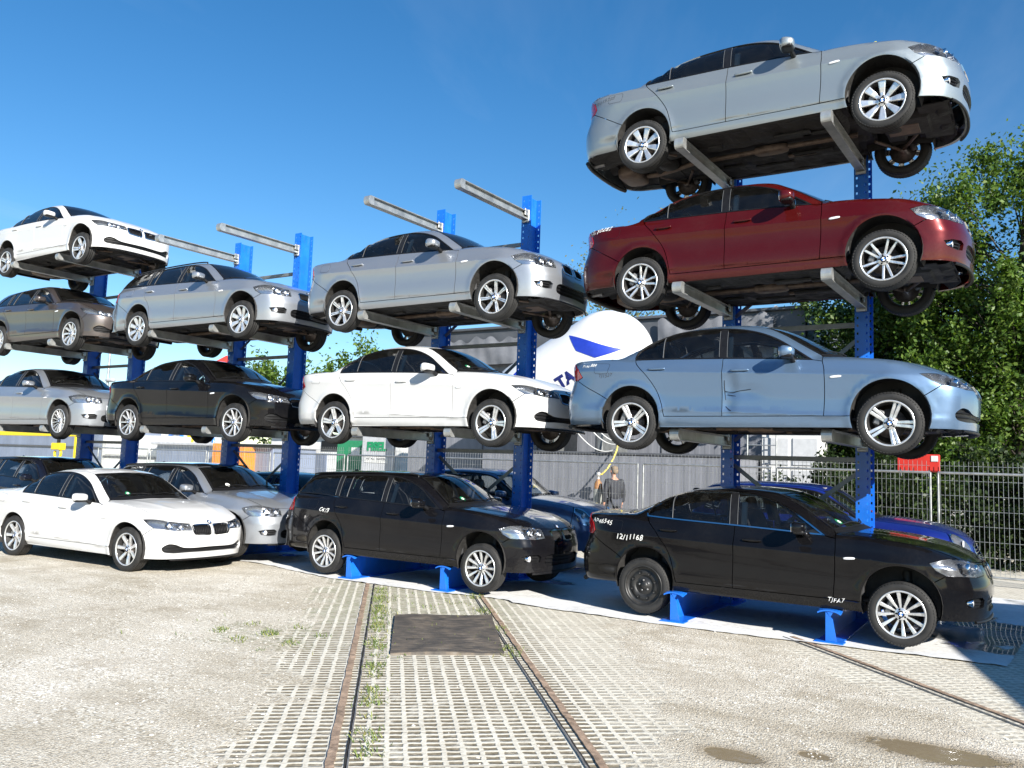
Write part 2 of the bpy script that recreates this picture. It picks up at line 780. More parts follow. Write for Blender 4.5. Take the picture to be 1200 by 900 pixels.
# ------------------------------------------------------------------ car types (metres, from the rear axle)
def sedan_a():
    return dict(
        WB=2.76, xn=3.545, xr=-.985, wr=.317,
        W=[(-1.1, .79), (-.8, .845), (-.4, .885), (0, .90), (.5, .903), (1.4, .9085), (2.2, .905), (2.76, .898), (3.1, .875), (3.4, .83), (3.7, .75)],
        D=[(.0, .3), (.10, .20), (.16, .10), (.20, .05), (.24, .036), (.325, .029), (.335, .022), (.42, .018), (.55, .022), (.66, .017), (.74, .005), (.772, 0), (.781, .0045), (.84, .032), (.90, .046), (.97, .055), (1.1, .12), (1.6, .45)],
        Zc=[(-1.2, .86), (-1.02, .985), (-.93, 1.045), (-.85, 1.05), (-.6, 1.065), (-.35, 1.075), (0, 1.055), (.4, 1.025), (1.5, 1.005), (2.0, 1.0), (2.2, 1.012), (2.4, 1.005), (2.7, .975), (3.0, .93), (3.25, .865), (3.42, .79), (3.55, .69), (3.75, .5)],
        Zg=[(-1.2, .66), (-.9, .80), (-.55, .97), (-.38, 1.055), (-.1, 1.185), (.2, 1.31), (.5, 1.388), (.8, 1.42), (1.1, 1.43), (1.4, 1.416), (1.62, 1.378), (1.8, 1.305), (2.05, 1.17), (2.3, 1.03), (2.55, .89), (3., .6)],
        Yg=[(-1, .68), (-.6, .74), (-.3, .775), (0, .805), (.5, .835), (1.2, .845), (1.8, .835), (2.1, .81), (2.5, .74), (3, .6)],
        tum=.40, tum2=.43, zbelt=.95, xmid=1.05, wsb=.28, blb=.22, rcrown=.045, kg=.075, kb=.02,
        zcrease=.776, zrock=(.318, .328, .338, .36, .42), crease=.028, flare=.014, crown=.05, dome=.007, domey=lambda x: .30 + .26 * np.clip((3.42 - x) / 1.2, 0, 1.2),
        arch=[(0.015, .318, .352), (2.757, .33, .365)], ks=.095, ke=.10,
        pf=[(0, 0), (.2, .008), (.4, .035), (.55, .08), (.66, .14), (.75, .22), (.82, .33), (.88, .5), (1.0, 1.0)],
        qf=[(-.2, .3), (0, .14), (.15, .06), (.2, .03), (.3, .012), (.42, .0), (.5, .0), (.56, .012), (.62, .03), (.72, .055), (.78, .11), (.9, .3), (1.5, 1)],
        pr=[(0, 0), (.3, .012), (.5, .04), (.65, .09), (.75, .16), (.83, .28), (.89, .45), (1.0, .9)],
        qr=[(-.2, .3), (0, .15), (.2, .05), (.35, .01), (.5, 0), (.58, .012), (.68, .05), (.8, .075), (.95, .06), (1.0, .05), (1.05, .08), (1.2, .2), (1.6, .6)],
        # curves
        hood=[(2.12, .735), (2.5, .755), (2.9, .735), (3.15, .69), (3.27, .65)],
        hoodf=[(3.27, .65), (3.36, .52), (3.415, .36), (3.44, .18), (3.447, 0)],
        cowl=[(2.12, .735), (2.27, .50), (2.36, 0)],
        ws_base=[(2.10, .70), (2.22, .42), (2.29, 0)], ws_side=[(2.10, .70), (1.95, .66), (1.75, .61), (1.50, .555)], ws_top=[(1.50, .555), (1.575, .3), (1.60, 0)],
        roof_side=[(1.50, .555), (1.2, .572), (.8, .575), (.5, .565), (.19, .535)],
        bl_top=[(.19, .535), (.25, .3), (.27, 0)], bl_side=[(.19, .535), (-.06, .575), (-.30, .61)], bl_base=[(-.30, .61), (-.38, .35), (-.41, 0)],
        deck=[(-.32, .66), (-.6, .69), (-.79, .665)], deckr=[(-.79, .665), (-.865, .42), (-.89, 0)],
        rocker=(.20, .305), dgap_f=[(2.12, .305), (2.135, .55), (2.14, .8), (2.135, .925)], dgap_m=[(1.06, .305), (1.065, .6), (1.07, .985)],
        dgap_r=[(.40, .305), (.37, .46), (.31, .63), (.18, .82), (.05, .96), (.0, 1.025)],
        dlo_bot=[(.0, 1.025), (.36, 1.008), (1.07, .985), (1.5, .968), (2.03, .945)],
        dlo_top=[(.0, 1.025), (-.012, 1.06), (.0, 1.13), (.06, 1.205), (.18, 1.275), (.40, 1.335), (.68, 1.365), (.98, 1.37), (1.25, 1.34), (1.45, 1.285), (1.62, 1.215), (1.82, 1.09), (2.03, .945)],
        splits=[((.325, 1.0), (.265, 1.4), .012), ((1.065, .9), (1.0, 1.4), .045)],
        hl_tip=(3.02, .748), hl_low=[('s', 3.02, .748), ('s', 3.08, .68), ('s', 3.17, .632), ('f', .60, .622), ('f', .43, .635)], hl_in=('t', 3.39, .43),
        hl_lamps=[(.49, .69, .052), (.62, .70, .058)], seam_f=('s', 3.17, .632), seam_fa=38.,
        tl=[('s', -.70, .915), ('s', -.665, .82), ('s', -.71, .775)], tl_in=[('r', .50, .765), ('r', .47, .93)], seam_ra=145.,
        bump_bot=.195, kidney=[(.035, .60), (.032, .70), (.055, .728), (.15, .735), (.24, .728), (.285, .70), (.275, .625), (.25, .595), (.15, .585), (.06, .585)],
        intake=[(0, .285), (.36, .285), (.43, .31), (.44, .375), (.40, .41), (0, .415)],
        fog=[(.53, .335), (.52, .40), (.56, .425), (.68, .42), (.75, .40), (.72, .345), (.62, .325)], fogl=(.665, .375, .04),
        handles=[(1.27, .842), (.30, .885)], mirror=(1.80, -.985, 1.04), marker=(2.28, .735), blinker=None, wagon=False,
        lid=(-.50, .90), seats=(1.25, .42), chrome=False,
    )


def sedan_b():
    P = sedan_a()
    P.update(
        deck=[(-.32, .66), (-.6, .69), (-.83, .67)], deckr=[(-.83, .67), (-.90, .42), (-.925, 0)],
        WB=2.81, xn=3.59, xr=-1.02,
        W=[(-1.1, .79), (-.8, .85), (-.4, .89), (0, .905), (.5, .90), (1.4, .9055), (2.2, .905), (2.8, .90), (3.15, .88), (3.45, .835), (3.75, .75)],
        D=[(.0, .3), (.10, .20), (.16, .10), (.20, .05), (.24, .032), (.345, .02), (.355, .014), (.40, .026), (.52, .028), (.64, .018), (.76, .006), (.803, .0), (.812, .0055), (.85, .030), (.90, .046), (.97, .055), (1.1, .12), (1.6, .45)],
        Zc=[(-1.2, .86), (-1.03, .975), (-.95, 1.04), (-.86, 1.045), (-.6, 1.06), (-.35, 1.07), (0, 1.05), (.4, 1.02), (1.5, 1.0), (2.0, .995), (2.2, 1.0), (2.4, .992), (2.7, .965), (3.0, .915), (3.25, .85), (3.42, .78), (3.54, .70), (3.62, .6), (3.8, .35)],
        Zg=[(-1.2, .66), (-.95, .79), (-.6, .965), (-.42, 1.05), (-.1, 1.185), (.2, 1.305), (.5, 1.385), (.8, 1.42), (1.1, 1.43), (1.4, 1.412), (1.62, 1.37), (1.8, 1.30), (2.05, 1.165), (2.3, 1.03), (2.55, .89), (3., .6)],
        zcrease=.807, zrock=(.336, .347, .357, .38, .44), crease=.04, flare=.016,
        arch=[(0.0, .318, .36), (2.81, .325, .368)],
        qf=[(-.2, .3), (0, .14), (.15, .06), (.2, .03), (.3, .015), (.40, .005), (.5, .0), (.58, .003), (.64, .02), (.68, .05), (.74, .12), (.9, .4), (1.5, 1)],
        hood=[(2.15, .735), (2.5, .765), (2.9, .75), (3.2, .70), (3.36, .63)],
        hoodf=[(3.36, .63), (3.44, .48), (3.49, .32), (3.515, .15), (3.52, 0)],
        cowl=[(2.15, .735), (2.29, .50), (2.37, 0)],
        ws_base=[(2.13, .70), (2.24, .42), (2.30, 0)], ws_side=[(2.13, .70), (1.95, .66), (1.75, .61), (1.50, .555)],
        dgap_f=[(2.18, .32), (2.19, .55), (2.185, .8), (2.16, .905)], dgap_m=[(1.10, .32), (1.10, .6), (1.095, .97)],
        rocker=(.195, .32),
        dgap_r=[(.42, .32), (.39, .46), (.32, .63), (.19, .81), (.06, .94), (.03, .995)],
        dlo_bot=[(.03, .995), (.38, .99), (1.10, .97), (1.5, .955), (2.06, .925)],
        dlo_top=[(.03, .995), (.015, 1.02), (.03, 1.09), (.10, 1.175), (.22, 1.255), (.42, 1.32), (.70, 1.352), (1.0, 1.355), (1.25, 1.328), (1.45, 1.278), (1.65, 1.195), (1.85, 1.07), (2.06, .925)],
        splits=[((.375, 1.0), (.325, 1.4), .012), ((1.105, .9), (1.04, 1.4), .045)],
        hl_tip=(3.09, .745), hl_low=[('s', 3.09, .745), ('s', 3.20, .675), ('s', 3.28, .632), ('f', .60, .60), ('f', .345, .598)], hl_in=('f', .345, .655),
        hl_lamps=[(.48, .64, .045), (.62, .66, .052)], seam_f=('s', 3.28, .632), seam_fa=32.,
        tl=[('s', -.74, .91), ('s', -.66, .80), ('s', -.74, .765)], tl_in=[('r', .50, .765), ('r', .46, .92)],
        kidney=[(.030, .54), (.025, .65), (.045, .678), (.17, .682), (.30, .674), (.335, .655), (.33, .575), (.30, .538), (.17, .528), (.055, .525)],
        intake=[(0, .285), (.40, .285), (.60, .28), (.70, .30), (.72, .35), (.66, .405), (.58, .40), (.46, .355), (0, .35)],
        fog=None, fogl=None,
        handles=[(1.30, .825), (.33, .868)], mirror=(1.83, -.985, 1.02), marker=(2.30, .73),
    )
    return P


def wagon_a():
    P = sedan_a()
    P.update(
        wagon=True, rails=True, xr=-1.02, gx0=-.975, qr=[(-.2, .3), (0, .15), (.2, .05), (.35, .01), (.5, 0), (.62, .01), (.8, .03), (.95, .05), (1.05, .08), (1.2, .2), (1.6, .6)],
        Zc=[(-1.2, .86), (-1.02, .985), (-.93, 1.02), (-.6, 1.04), (-.35, 1.05), (0, 1.045), (.4, 1.025), (1.5, 1.005), (2.0, 1.0), (2.2, 1.012), (2.4, 1.005), (2.7, .975), (3.0, .93), (3.25, .865), (3.42, .79), (3.55, .69), (3.75, .5)],
        Zg=[(-1.3, .55), (-1.05, .85), (-.95, 1.0), (-.86, 1.14), (-.76, 1.28), (-.66, 1.365), (-.5, 1.392), (-.2, 1.41), (.2, 1.425), (.8, 1.437), (1.1, 1.437), (1.4, 1.42), (1.62, 1.38), (1.8, 1.305), (2.05, 1.17), (2.3, 1.03), (2.55, .89), (3., .6)],
        Yg=[(-1.2, .70), (-.9, .745), (-.6, .775), (-.3, .80), (0, .815), (.5, .835), (1.2, .845), (1.8, .835), (2.1, .81), (2.5, .74), (3, .6)],
        roof_side=[(1.50, .555), (1.2, .572), (.8, .575), (.3, .57), (-.2, .56), (-.68, .535)],
        bl_top=[(-.68, .535), (-.71, .3), (-.72, 0)], bl_side=[(-.68, .535), (-.80, .57), (-.915, .60)], bl_base=[(-.915, .60), (-.942, .35), (-.95, 0)],
        deck=[(-.92, .62), (-.93, .625), (-.94, .63)], deckr=[(-.94, .63), (-.962, .4), (-.97, 0)],
        dlo_bot=[(-.72, 1.045), (-.3, 1.045), (.36, 1.012), (1.07, .985), (1.5, .968), (2.03, .945)],
        dlo_top=[(-.72, 1.045), (-.735, 1.075), (-.66, 1.18), (-.56, 1.27), (-.45, 1.31), (-.2, 1.335), (.3, 1.36), (.68, 1.372), (.98, 1.37), (1.25, 1.34), (1.45, 1.285), (1.62, 1.215), (1.82, 1.09), (2.03, .945)],
        dgap_r=[(.40, .305), (.37, .46), (.31, .63), (.20, .80), (.13, .92), (.11, 1.022)],
        splits=[((.13, 1.0), (.06, 1.4), .04), ((.33, 1.0), (.28, 1.4), .012), ((1.065, .9), (1.0, 1.4), .045)],
        tl=[('s', -.80, .985), ('s', -.72, .86), ('s', -.76, .775)], tl_in=[('r', .55, .765), ('r', .56, .97)],
    )
    return P


def hatch_a():
    P = sedan_b()
    P.update(
        wagon=True, qr=[(-.2, .3), (0, .15), (.2, .05), (.35, .01), (.5, 0), (.62, .01), (.8, .03), (.95, .05), (1.05, .08), (1.2, .2), (1.6, .6)], WB=2.69, xn=3.44, xr=-.865, gx0=-.825,
        arch=[(0.0, .318, .36), (2.69, .325, .368)],
    )
    # the front half keeps the sedan's shape, moved back by the shorter wheelbase
    d = -.12

    def sh(L, lim=1.2):
        return [(a + d if a > lim else a, b) for a, b in L]
    for k in ('Zc', 'W', 'Yg', 'hood', 'hoodf', 'cowl', 'ws_base', 'ws_side', 'ws_top', 'dgap_f'):
        P[k] = sh(P[k])
    P.update(
        W=[(-1.1, .77), (-.8, .83), (-.4, .87), (0, .885), (.5, .88), (1.4, .8825), (2.08, .882), (2.69, .88), (3.03, .86), (3.33, .815), (3.63, .73)],
        Zc=[(-1.1, .86), (-.86, .98), (-.78, 1.02), (-.4, 1.05), (0, 1.04), (.4, 1.02), (1.4, 1.0), (1.9, .995), (2.08, 1.0), (2.28, .992), (2.58, .965), (2.88, .915), (3.13, .85), (3.30, .78), (3.42, .70), (3.5, .6), (3.68, .35)],
        Zg=[(-1.2, .5), (-.95, .82), (-.84, 1.0), (-.72, 1.16), (-.58, 1.30), (-.45, 1.365), (-.2, 1.392), (.2, 1.415), (.7, 1.43), (1.0, 1.43), (1.28, 1.412), (1.5, 1.37), (1.68, 1.30), (1.93, 1.165), (2.18, 1.03), (2.43, .89), (2.9, .6)],
        Yg=[(-1.2, .66), (-.9, .71), (-.6, .75), (-.3, .78), (0, .795), (.5, .81), (1.2, .82), (1.7, .81), (2.0, .785), (2.4, .72), (3, .6)],
        roof_side=[(1.38, .555), (1.1, .565), (.7, .565), (.3, .555), (-.1, .545), (-.46, .515)],
        bl_top=[(-.46, .515), (-.50, .3), (-.51, 0)], bl_side=[(-.46, .515), (-.60, .55), (-.745, .58)], bl_base=[(-.745, .58), (-.79, .35), (-.80, 0)],
        deck=[(-.75, .60), (-.765, .605), (-.78, .61)], deckr=[(-.78, .61), (-.81, .4), (-.82, 0)],
        dlo_bot=[(-.38, 1.03), (-.1, 1.02), (.36, .99), (1.04, .97), (1.4, .955), (1.94, .925)],
        dlo_top=[(-.38, 1.03), (-.39, 1.06), (-.30, 1.16), (-.18, 1.25), (0., 1.305), (.3, 1.34), (.62, 1.355), (.92, 1.352), (1.15, 1.328), (1.33, 1.278), (1.53, 1.195), (1.73, 1.07), (1.94, .925)],
        dgap_m=[(1.04, .32), (1.04, .6), (1.04, .97)],
        dgap_r=[(.42, .32), (.39, .46), (.32, .63), (.19, .81), (.10, .94), (.08, 1.005)],
        splits=[((.10, 1.0), (.03, 1.4), .035), ((.345, 1.0), (.30, 1.4), .012), ((1.045, .9), (.98, 1.4), .045)],
        hl_tip=(2.93, .755), hl_low=[('s', 2.93, .755), ('s', 3.02, .675), ('s', 3.12, .63), ('f', .60, .60), ('f', .36, .61)], hl_in=('f', .36, .675),
        hl_lamps=[(.46, .645, .052), (.60, .665, .052)], seam_f=('s', 3.12, .63),
        tl=[('s', -.60, .93), ('s', -.56, .82), ('s', -.60, .765)], tl_in=[('r', .50, .765), ('r', .48, .93)],
        handles=[(1.22, .825), (.33, .868)], mirror=(1.71, -.96, 1.02), marker=(2.18, .73),
        domey=lambda x: .30 + .26 * np.clip((3.3 - x) / 1.2, 0, 1.2),
    )
    return P


def mini_a():
    """small round-lamped hatchback"""
    P = sedan_b()
    P.update(
        wagon=True, qr=[(-.2, .3), (0, .15), (.2, .05), (.35, .01), (.5, 0), (.62, .01), (.8, .03), (.95, .05), (1.05, .08), (1.2, .2), (1.6, .6)], WB=2.50, xn=3.22, xr=-.73, gx0=-.69, wr=.317, zbelt=.98, tum=.26, tum2=.16, ks=.13, ke=.14, crown=.075, dome=.004, zcrease=.85, zrock=(.33, .36), crease=.01, flare=.03, kg=.09,
        W=[(-1., .76), (-.6, .82), (-.2, .845), (0, .85), (.5, .845), (1.4, .845), (2.0, .845), (2.5, .845), (2.8, .83), (3.1, .78), (3.4, .70)],
        D=[(.0, .3), (.10, .20), (.16, .10), (.20, .05), (.24, .03), (.33, .022), (.40, .012), (.6, .0), (.78, .0), (.85, .008), (.92, .022), (.99, .05), (1.1, .12), (1.6, .45)],
        Zc=[(-1., .86), (-.72, .98), (-.6, 1.02), (-.3, 1.05), (0, 1.05), (.4, 1.05), (1.4, 1.05), (1.8, 1.05), (2.0, 1.06), (2.2, 1.05), (2.5, 1.02), (2.75, .975), (2.95, .91), (3.08, .83), (3.18, .72), (3.4, .4)],
        Zg=[(-1.1, .6), (-.75, .95), (-.66, 1.1), (-.58, 1.25), (-.5, 1.38), (-.4, 1.43), (-.1, 1.46), (.4, 1.485), (.9, 1.48), (1.2, 1.455), (1.38, 1.40), (1.55, 1.30), (1.75, 1.17), (1.95, 1.04), (2.2, .88), (2.6, .6)],
        Yg=[(-1.2, .66), (-.7, .71), (-.4, .745), (0, .77), (.5, .785), (1.2, .785), (1.6, .77), (1.9, .74), (2.3, .68), (3, .5)],
        xmid=.9, wsb=.30, blb=.15, arch=[(0.0, .318, .36), (2.50, .325, .362)],
        pf=[(0, 0), (.2, .012), (.4, .05), (.55, .11), (.66, .18), (.75, .28), (.82, .42), (.9, .7), (1.0, 1.1)],
        qf=[(-.2, .3), (0, .14), (.15, .06), (.2, .03), (.3, .01), (.40, .0), (.5, .0), (.56, .01), (.64, .03), (.72, .05), (.80, .09), (.88, .16), (1.0, .4), (1.5, 1)],
        hood=[(1.86, .66), (2.2, .70), (2.5, .69), (2.7, .65), (2.82, .60)], hoodf=[(2.82, .60), (2.94, .42), (3.01, .25), (3.035, .12), (3.04, 0)],
        cowl=[(1.86, .66), (1.98, .40), (2.03, 0)], ws_base=[(1.83, .64), (1.92, .38), (1.97, 0)], ws_side=[(1.83, .64), (1.66, .62), (1.45, .60), (1.28, .575)], ws_top=[(1.28, .575), (1.36, .3), (1.385, 0)],
        roof_side=[(1.28, .575), (1.0, .59), (.6, .59), (.2, .58), (-.1, .575), (-.42, .55)],
        bl_top=[(-.42, .55), (-.46, .3), (-.47, 0)], bl_side=[(-.42, .55), (-.53, .57), (-.625, .58)], bl_base=[(-.625, .58), (-.655, .35), (-.665, 0)],
        deck=[(-.63, .60), (-.64, .605), (-.65, .61)], deckr=[(-.65, .61), (-.675, .4), (-.685, 0)],
        dgap_f=[(1.93, .31), (1.93, .55), (1.92, .8), (1.88, .98)], dgap_m=[(.86, .31), (.86, .6), (.86, 1.03)], dgap_r=[(.40, .31), (.39, .46), (.34, .63), (.22, .81), (.14, .94), (.12, 1.035)],
        dlo_bot=[(-.40, 1.05), (-.1, 1.045), (.36, 1.035), (.86, 1.03), (1.3, 1.025), (1.78, 1.01)],
        dlo_top=[(-.40, 1.05), (-.41, 1.08), (-.38, 1.22), (-.34, 1.32), (-.26, 1.37), (0, 1.395), (.4, 1.41), (.8, 1.405), (1.1, 1.38), (1.25, 1.345), (1.4, 1.27), (1.58, 1.15), (1.78, 1.01)],
        splits=[((.13, 1.0), (.06, 1.4), .03), ((.865, .9), (.83, 1.4), .03)], rocker=(.20, .31),
        hl_tip=None, hl_round=(('w', .60, .745), .115, .135), seam_f=('s', 2.86, .60), seam_fa=32.,
        tl=[('s', -.46, .95), ('s', -.42, .84), ('s', -.46, .72)], tl_in=[('r', .56, .72), ('r', .56, .95)], seam_ra=145.,
        kidney=None, grille=[(-.36, .60), (-.40, .66), (-.36, .725), (-.2, .755), (0, .76), (.2, .755), (.36, .725), (.40, .66), (.36, .60), (.2, .58), (0, .577), (-.2, .58)],
        intake=[(0, .29), (.40, .29), (.50, .31), (.52, .36), (.46, .40), (0, .41)], fog=None, fogl=None,
        handles=[(1.05, .90), (.30, .91)], mirror=(1.60, -.93, 1.08), marker=(2.0, .74), domey=lambda x: .36 + .2 * np.clip((3.0 - x) / 1.2, 0, 1.2),
        seats=(1.1, .40), lid=(-.3, .9),
    )
    return P
# ------------------------------------------------------------------ building the parts of a car type
def clip_half(poly, a, b, keep_right=True):
    """clips a 2-D loop by the line a-b"""
    a, b = np.array(a, float), np.array(b, float)
    d = b - a
    nrm = np.array([d[1], -d[0]]) * (1 if keep_right else -1)
    v = (poly - a) @ nrm
    out = []
    n = len(poly)
    for i in range(n):
        j = (i + 1) % n
        if v[i] >= 0:
            out.append(poly[i])
        if (v[i] >= 0) != (v[j] >= 0):
            t = v[i] / (v[i] - v[j])
            out.append(poly[i] + t * (poly[j] - poly[i]))
    return np.array(out)


def resample(poly, step):
    out = []
    n = len(poly)
    for i in range(n):
        a, b = poly[i], poly[(i + 1) % n]
        k = max(1, int(np.linalg.norm(b - a) / step))
        out += [a + (b - a) * t for t in np.linspace(0, 1, k + 1)[:-1]]
    return np.array(out)


def car_parts(P):
    """list of (name, Acc, material keys, index of parent or None)"""
    sh = Shape(P)
    out = []

    def run3(Q, step=.025):
        return sh.snap(run3_raw(Q, step))

    def add(name, acc, mats, par=None):
        out.append((name, acc, mats, par))
        return len(out) - 1

    WF = ('w', 2.30 if P['WB'] > 2.7 else 2.05, 1)
    if P['WB'] > 2.7:
        WF = ('w', P['WB'] - .40, 1)
    else:
        WF = ('w', P['WB'] - .42, 1)
    WR = ('w', P['xr'] + 1.28, -1)
    ra, fa = P['arch']
    rk0, rk1 = P['rocker']

    # ---- shared curves, all on the y > 0 side
    C = {}
    hood = sh.ct(P['hood'])
    hoodf = sh.ct(P['hoodf'])
    cowl = sh.ct(P['cowl'])
    wsb, wss, wst = sh.ct(P['ws_base']), sh.ct(P['ws_side']), sh.ct(P['ws_top'])
    rs = sh.ct(P['roof_side'])
    blt, bls, blb = sh.ct(P['bl_top']), sh.ct(P['bl_side']), sh.ct(P['bl_base'])
    dk, dkr = sh.ct(P['deck']), sh.ct(P['deckr'])
    gf, gm, gr = sh.cs(P['dgap_f']), sh.cs(P['dgap_m']), sh.cs(P['dgap_r'])
    dbot, dtop = sh.cs(P['dlo_bot']), sh.cs(P['dlo_top'])

    def arcpts(A, a0, a1, n=26):
        return sh.side(arc(A[0], A[1], A[2], a0, a1, n))

    def ang_at(A, z, side):      # angle on the arch circle at height z; side +1 = in front of the axle
        s = (z - A[1]) / A[2]
        a = math.degrees(math.asin(max(-1, min(1, s))))
        return a if side > 0 else 180 - a

    # ---- body: fenders, side frame, roof
    body = Acc()
    seam_fa = P['seam_fa']
    sf = sh.mixed([P['seam_f']])
    seam_pt = arcpts(fa, seam_fa, seam_fa, 1)
    hc = hood[-1:]
    if P['hl_tip']:
        low = sh.mixed(P['hl_low'])
        tip = low[:1]
        lowA = run3(low[:3])        # tip -> seam point
        lowB = run3(low[2:])        # seam point -> inner lower
        hin = sh.mixed([P['hl_in']])
        # hood front edge from corner to the inner end of the lamp
        k = int(np.argmin(np.linalg.norm(hoodf - hin[0], axis=1)))
        if P['hl_in'][0] == 't':
            hfA, hfB = hoodf[:k + 1], hoodf[k:]
            inA = run3(np.vstack([low[-1:], hfA[-1:]]))
        else:
            # lamp ends under the hood edge
            k = int(np.argmin(np.abs(hoodf[:, 1] - (abs(P['hl_in'][1]) + .0))))
            hfA, hfB = hoodf[:k + 1], hoodf[k:]
            inA = run3(np.vstack([low[-1:], hfA[-1:]]))
        up = run3(np.vstack([tip, hc]))
        lamp = loop3(up, hfA, inA[::-1], lowB[::-1], lowA[::-1])
        fend_front = np.vstack([run3(np.vstack([hc, tip])), lowA, run3(np.vstack([sf, seam_pt]))])
        bump_top = np.vstack([run3(np.vstack([seam_pt, sf])), lowB, inA, hfB])
    else:
        fend_front = run3(np.vstack([hc, sf, seam_pt]))
        bump_top = np.vstack([run3(np.vstack([seam_pt, sf, hc])), hoodf])
        lamp = None
    a_s = ang_at(fa, rk1, -1)
    fender = loop3(gf, run3(np.vstack([gf[-1:], hood[:1]])), hood, fend_front,
                   arcpts(fa, seam_fa, a_s), run3(np.vstack([arcpts(fa, a_s, a_s, 1), gf[:1]])))
    panel(body, sh, fender, 'side', 0)
    # rear seam
    tl = sh.mixed(P['tl'])
    tin = sh.mixed(P['tl_in'])
    rseam = arcpts(ra, P['seam_ra'], P['seam_ra'], 1)
    tl_up = run3(np.vstack([dk[-1:], tl[:1]]))
    tl_side = run3(tl)
    rear_seam = run3(np.vstack([tl[-1:], rseam]))
    af, ar2 = ang_at(fa, rk0, -1), ang_at(ra, rk0, 1)
    frame = loop3(run3(np.vstack([arcpts(ra, ar2, ar2, 1), arcpts(fa, af, af, 1)])),
                  arcpts(fa, af, a_s, 5), run3(np.vstack([arcpts(fa, a_s, a_s, 1), gf[:1]])),
                  run3(np.vstack([gf[:1], gr[:1]]), .04), gr, dtop,
                  run3(np.vstack([dtop[-1:], gf[-1:]])), run3(np.vstack([gf[-1:], hood[:1]])), run3(np.vstack([hood[:1], wss[:1]])),
                  wss, rs, bls, run3(np.vstack([bls[-1:], dk[:1]])), dk, tl_up, tl_side, rear_seam,
                  arcpts(ra, P['seam_ra'], ar2))
    panel(body, sh, frame, 'side', 0)
    roof = loop3(wst[::-1], rs, blt)
    roof = np.vstack([roof, mir(roof)[1:-1]])
    panel(body, sh, roof, 'top', 0, mirror=False, gap=.004, skirt=.01)
    # black cowl strip between hood and windscreen
    cw = loop3(cowl, wsb[::-1])
    cw = np.vstack([cw, mir(cw)[1:-1]])
    cw = loop3(wsb[::-1], run3(np.vstack([wsb[:1], cowl[:1]])), cowl)
    cw = np.vstack([cw, mir(cw)[1:-1]])
    panel(body, sh, cw, 'top', 1, mirror=False, step=.04)
    if not P['wagon']:
        rw = loop3(blb[::-1], run3(np.vstack([blb[:1], dk[:1]])), run3(np.vstack([dk[:1], dk[:1] * np.array([1, 0, 1]) + np.array([-.11, 0, 0])])))
    # black window surround with openings
    D2 = dedupe(np.vstack([sh.to2(dtop, 'side'), sh.to2(dbot, 'side')[::-1]]), 1e-3)
    if area2(D2) < 0:
        D2 = D2[::-1]
    pieces = [inset(D2, .016)]
    glasses = []
    rest = pieces[0]
    for a, b, w in P['splits']:
        a, b = np.array(a), np.array(b)
        ga = clip_half(rest, a - [w, 0], b - [w, 0], False)
        rest = clip_half(rest, a + [w, 0], b + [w, 0], True)
        glasses.append(ga)
    glasses.append(rest)
    for a, b, w in P['splits']:
        a, b = np.array(a), np.array(b)
        for s_ in ((-1, 1) if w > .02 else (0,)):
            lo, hi = np.array(a) + [s_ * w, 0], np.array(b) + [s_ * w, 0]
            t = np.linspace(-.3, 1.3, 90)
            q = lo + (hi - lo) * t[:, None]
            q = q[inpoly(q, inset(D2, .014))]
            if len(q) > 3:
                p3 = sh.side(q)
                p3 = p3 + sh.normal(p3) * .001
                body.tube(list(p3[::4]), .0032 if w > .02 else .0055, 5, 3)
                body.tube(list(p3[::4] * np.array([1, -1, 1])), .0032 if w > .02 else .0055, 5, 3)
    glasses = [resample(g, .03) for g in glasses if len(g) > 2]
    G3 = [sh.side(g) for g in glasses]
    panel(body, sh, loop3(sh.side(D2)), 'side', 1, gap=.002, skirt=.01, holes=G3, step=.05)
    if P['chrome']:
        ring(body, sh, loop3(sh.side(D2)), 'side', .014, .004, 2)
    elif True:
        ring(body, sh, loop3(sh.side(D2)), 'side', .008, .003, 1)
    # fuel flap outline (right side only)
    fl = resample(np.array([(-.30, .955), (-.46, .965), (-.48, .95), (-.475, .855), (-.455, .84), (-.31, .835), (-.295, .85), (-.285, .94)]) + (np.array([.10, .0]) if P['wagon'] else 0), .02)
    ff = Acc()
    panel(ff, sh, sh.side(fl), 'side', 0, off=.0015, gap=0, skirt=.004, mirror=False)
    body.join(mirrored(ff))
    rr_ = Acc()
    ring(rr_, sh, sh.side(inset(fl, -.004)), 'side', .004, .0006, 1, mirror=False)
    body.join(mirrored(rr_))
    if P.get('rails'):
        # roof rails
        for s in (1, -1):
            pts = [rs[i] * np.array([1, s, 1]) + np.array([0, -s * .015, .03]) for i in range(2, len(rs) - 2, 3)]
            pts = [pts[0] - np.array([0, 0, .035])] + pts + [pts[-1] - np.array([0, 0, .035])]
            body.tube(pts, .013, 6, 1)
    # antenna fin
    az = float(sh.top([(.35 if not P['wagon'] else -.2, 0)])[0][2])
    body.sup((.33 if not P['wagon'] else -.22, 0, az + .002), (.05, .013, .020), (1, 1), (10, 8), 0)
    add('body', body, ['paint', 'black', 'chrome', 'seal'])

    hd = Acc()
    hl = loop3(cowl[::-1], hood, hoodf)
    hl = np.vstack([hl, mir(hl)[1:-1]])
    panel(hd, sh, hl, 'top', 0, mirror=False)
    hz = sh.top([(P['hoodf'][-1][0] - .03, 0)])[0]
    hn = sh.normal(np.array([hz]))[0]
    hood_i = add('hood', hd, ['paint'])
    emblem(add, sh, P, hood_i, hz, hn)

    tr = Acc()
    if P['wagon']:
        tw = loop3(blb[::-1], run3(np.vstack([blb[:1], dk[:1]])), dk, dkr)
    else:
        tw = loop3(blb[::-1], run3(np.vstack([blb[:1], dk[:1]])), dk, dkr)
    tw = np.vstack([tw, mir(tw)[1:-1]])
    panel(tr, sh, tw, 'top', 0, mirror=False)
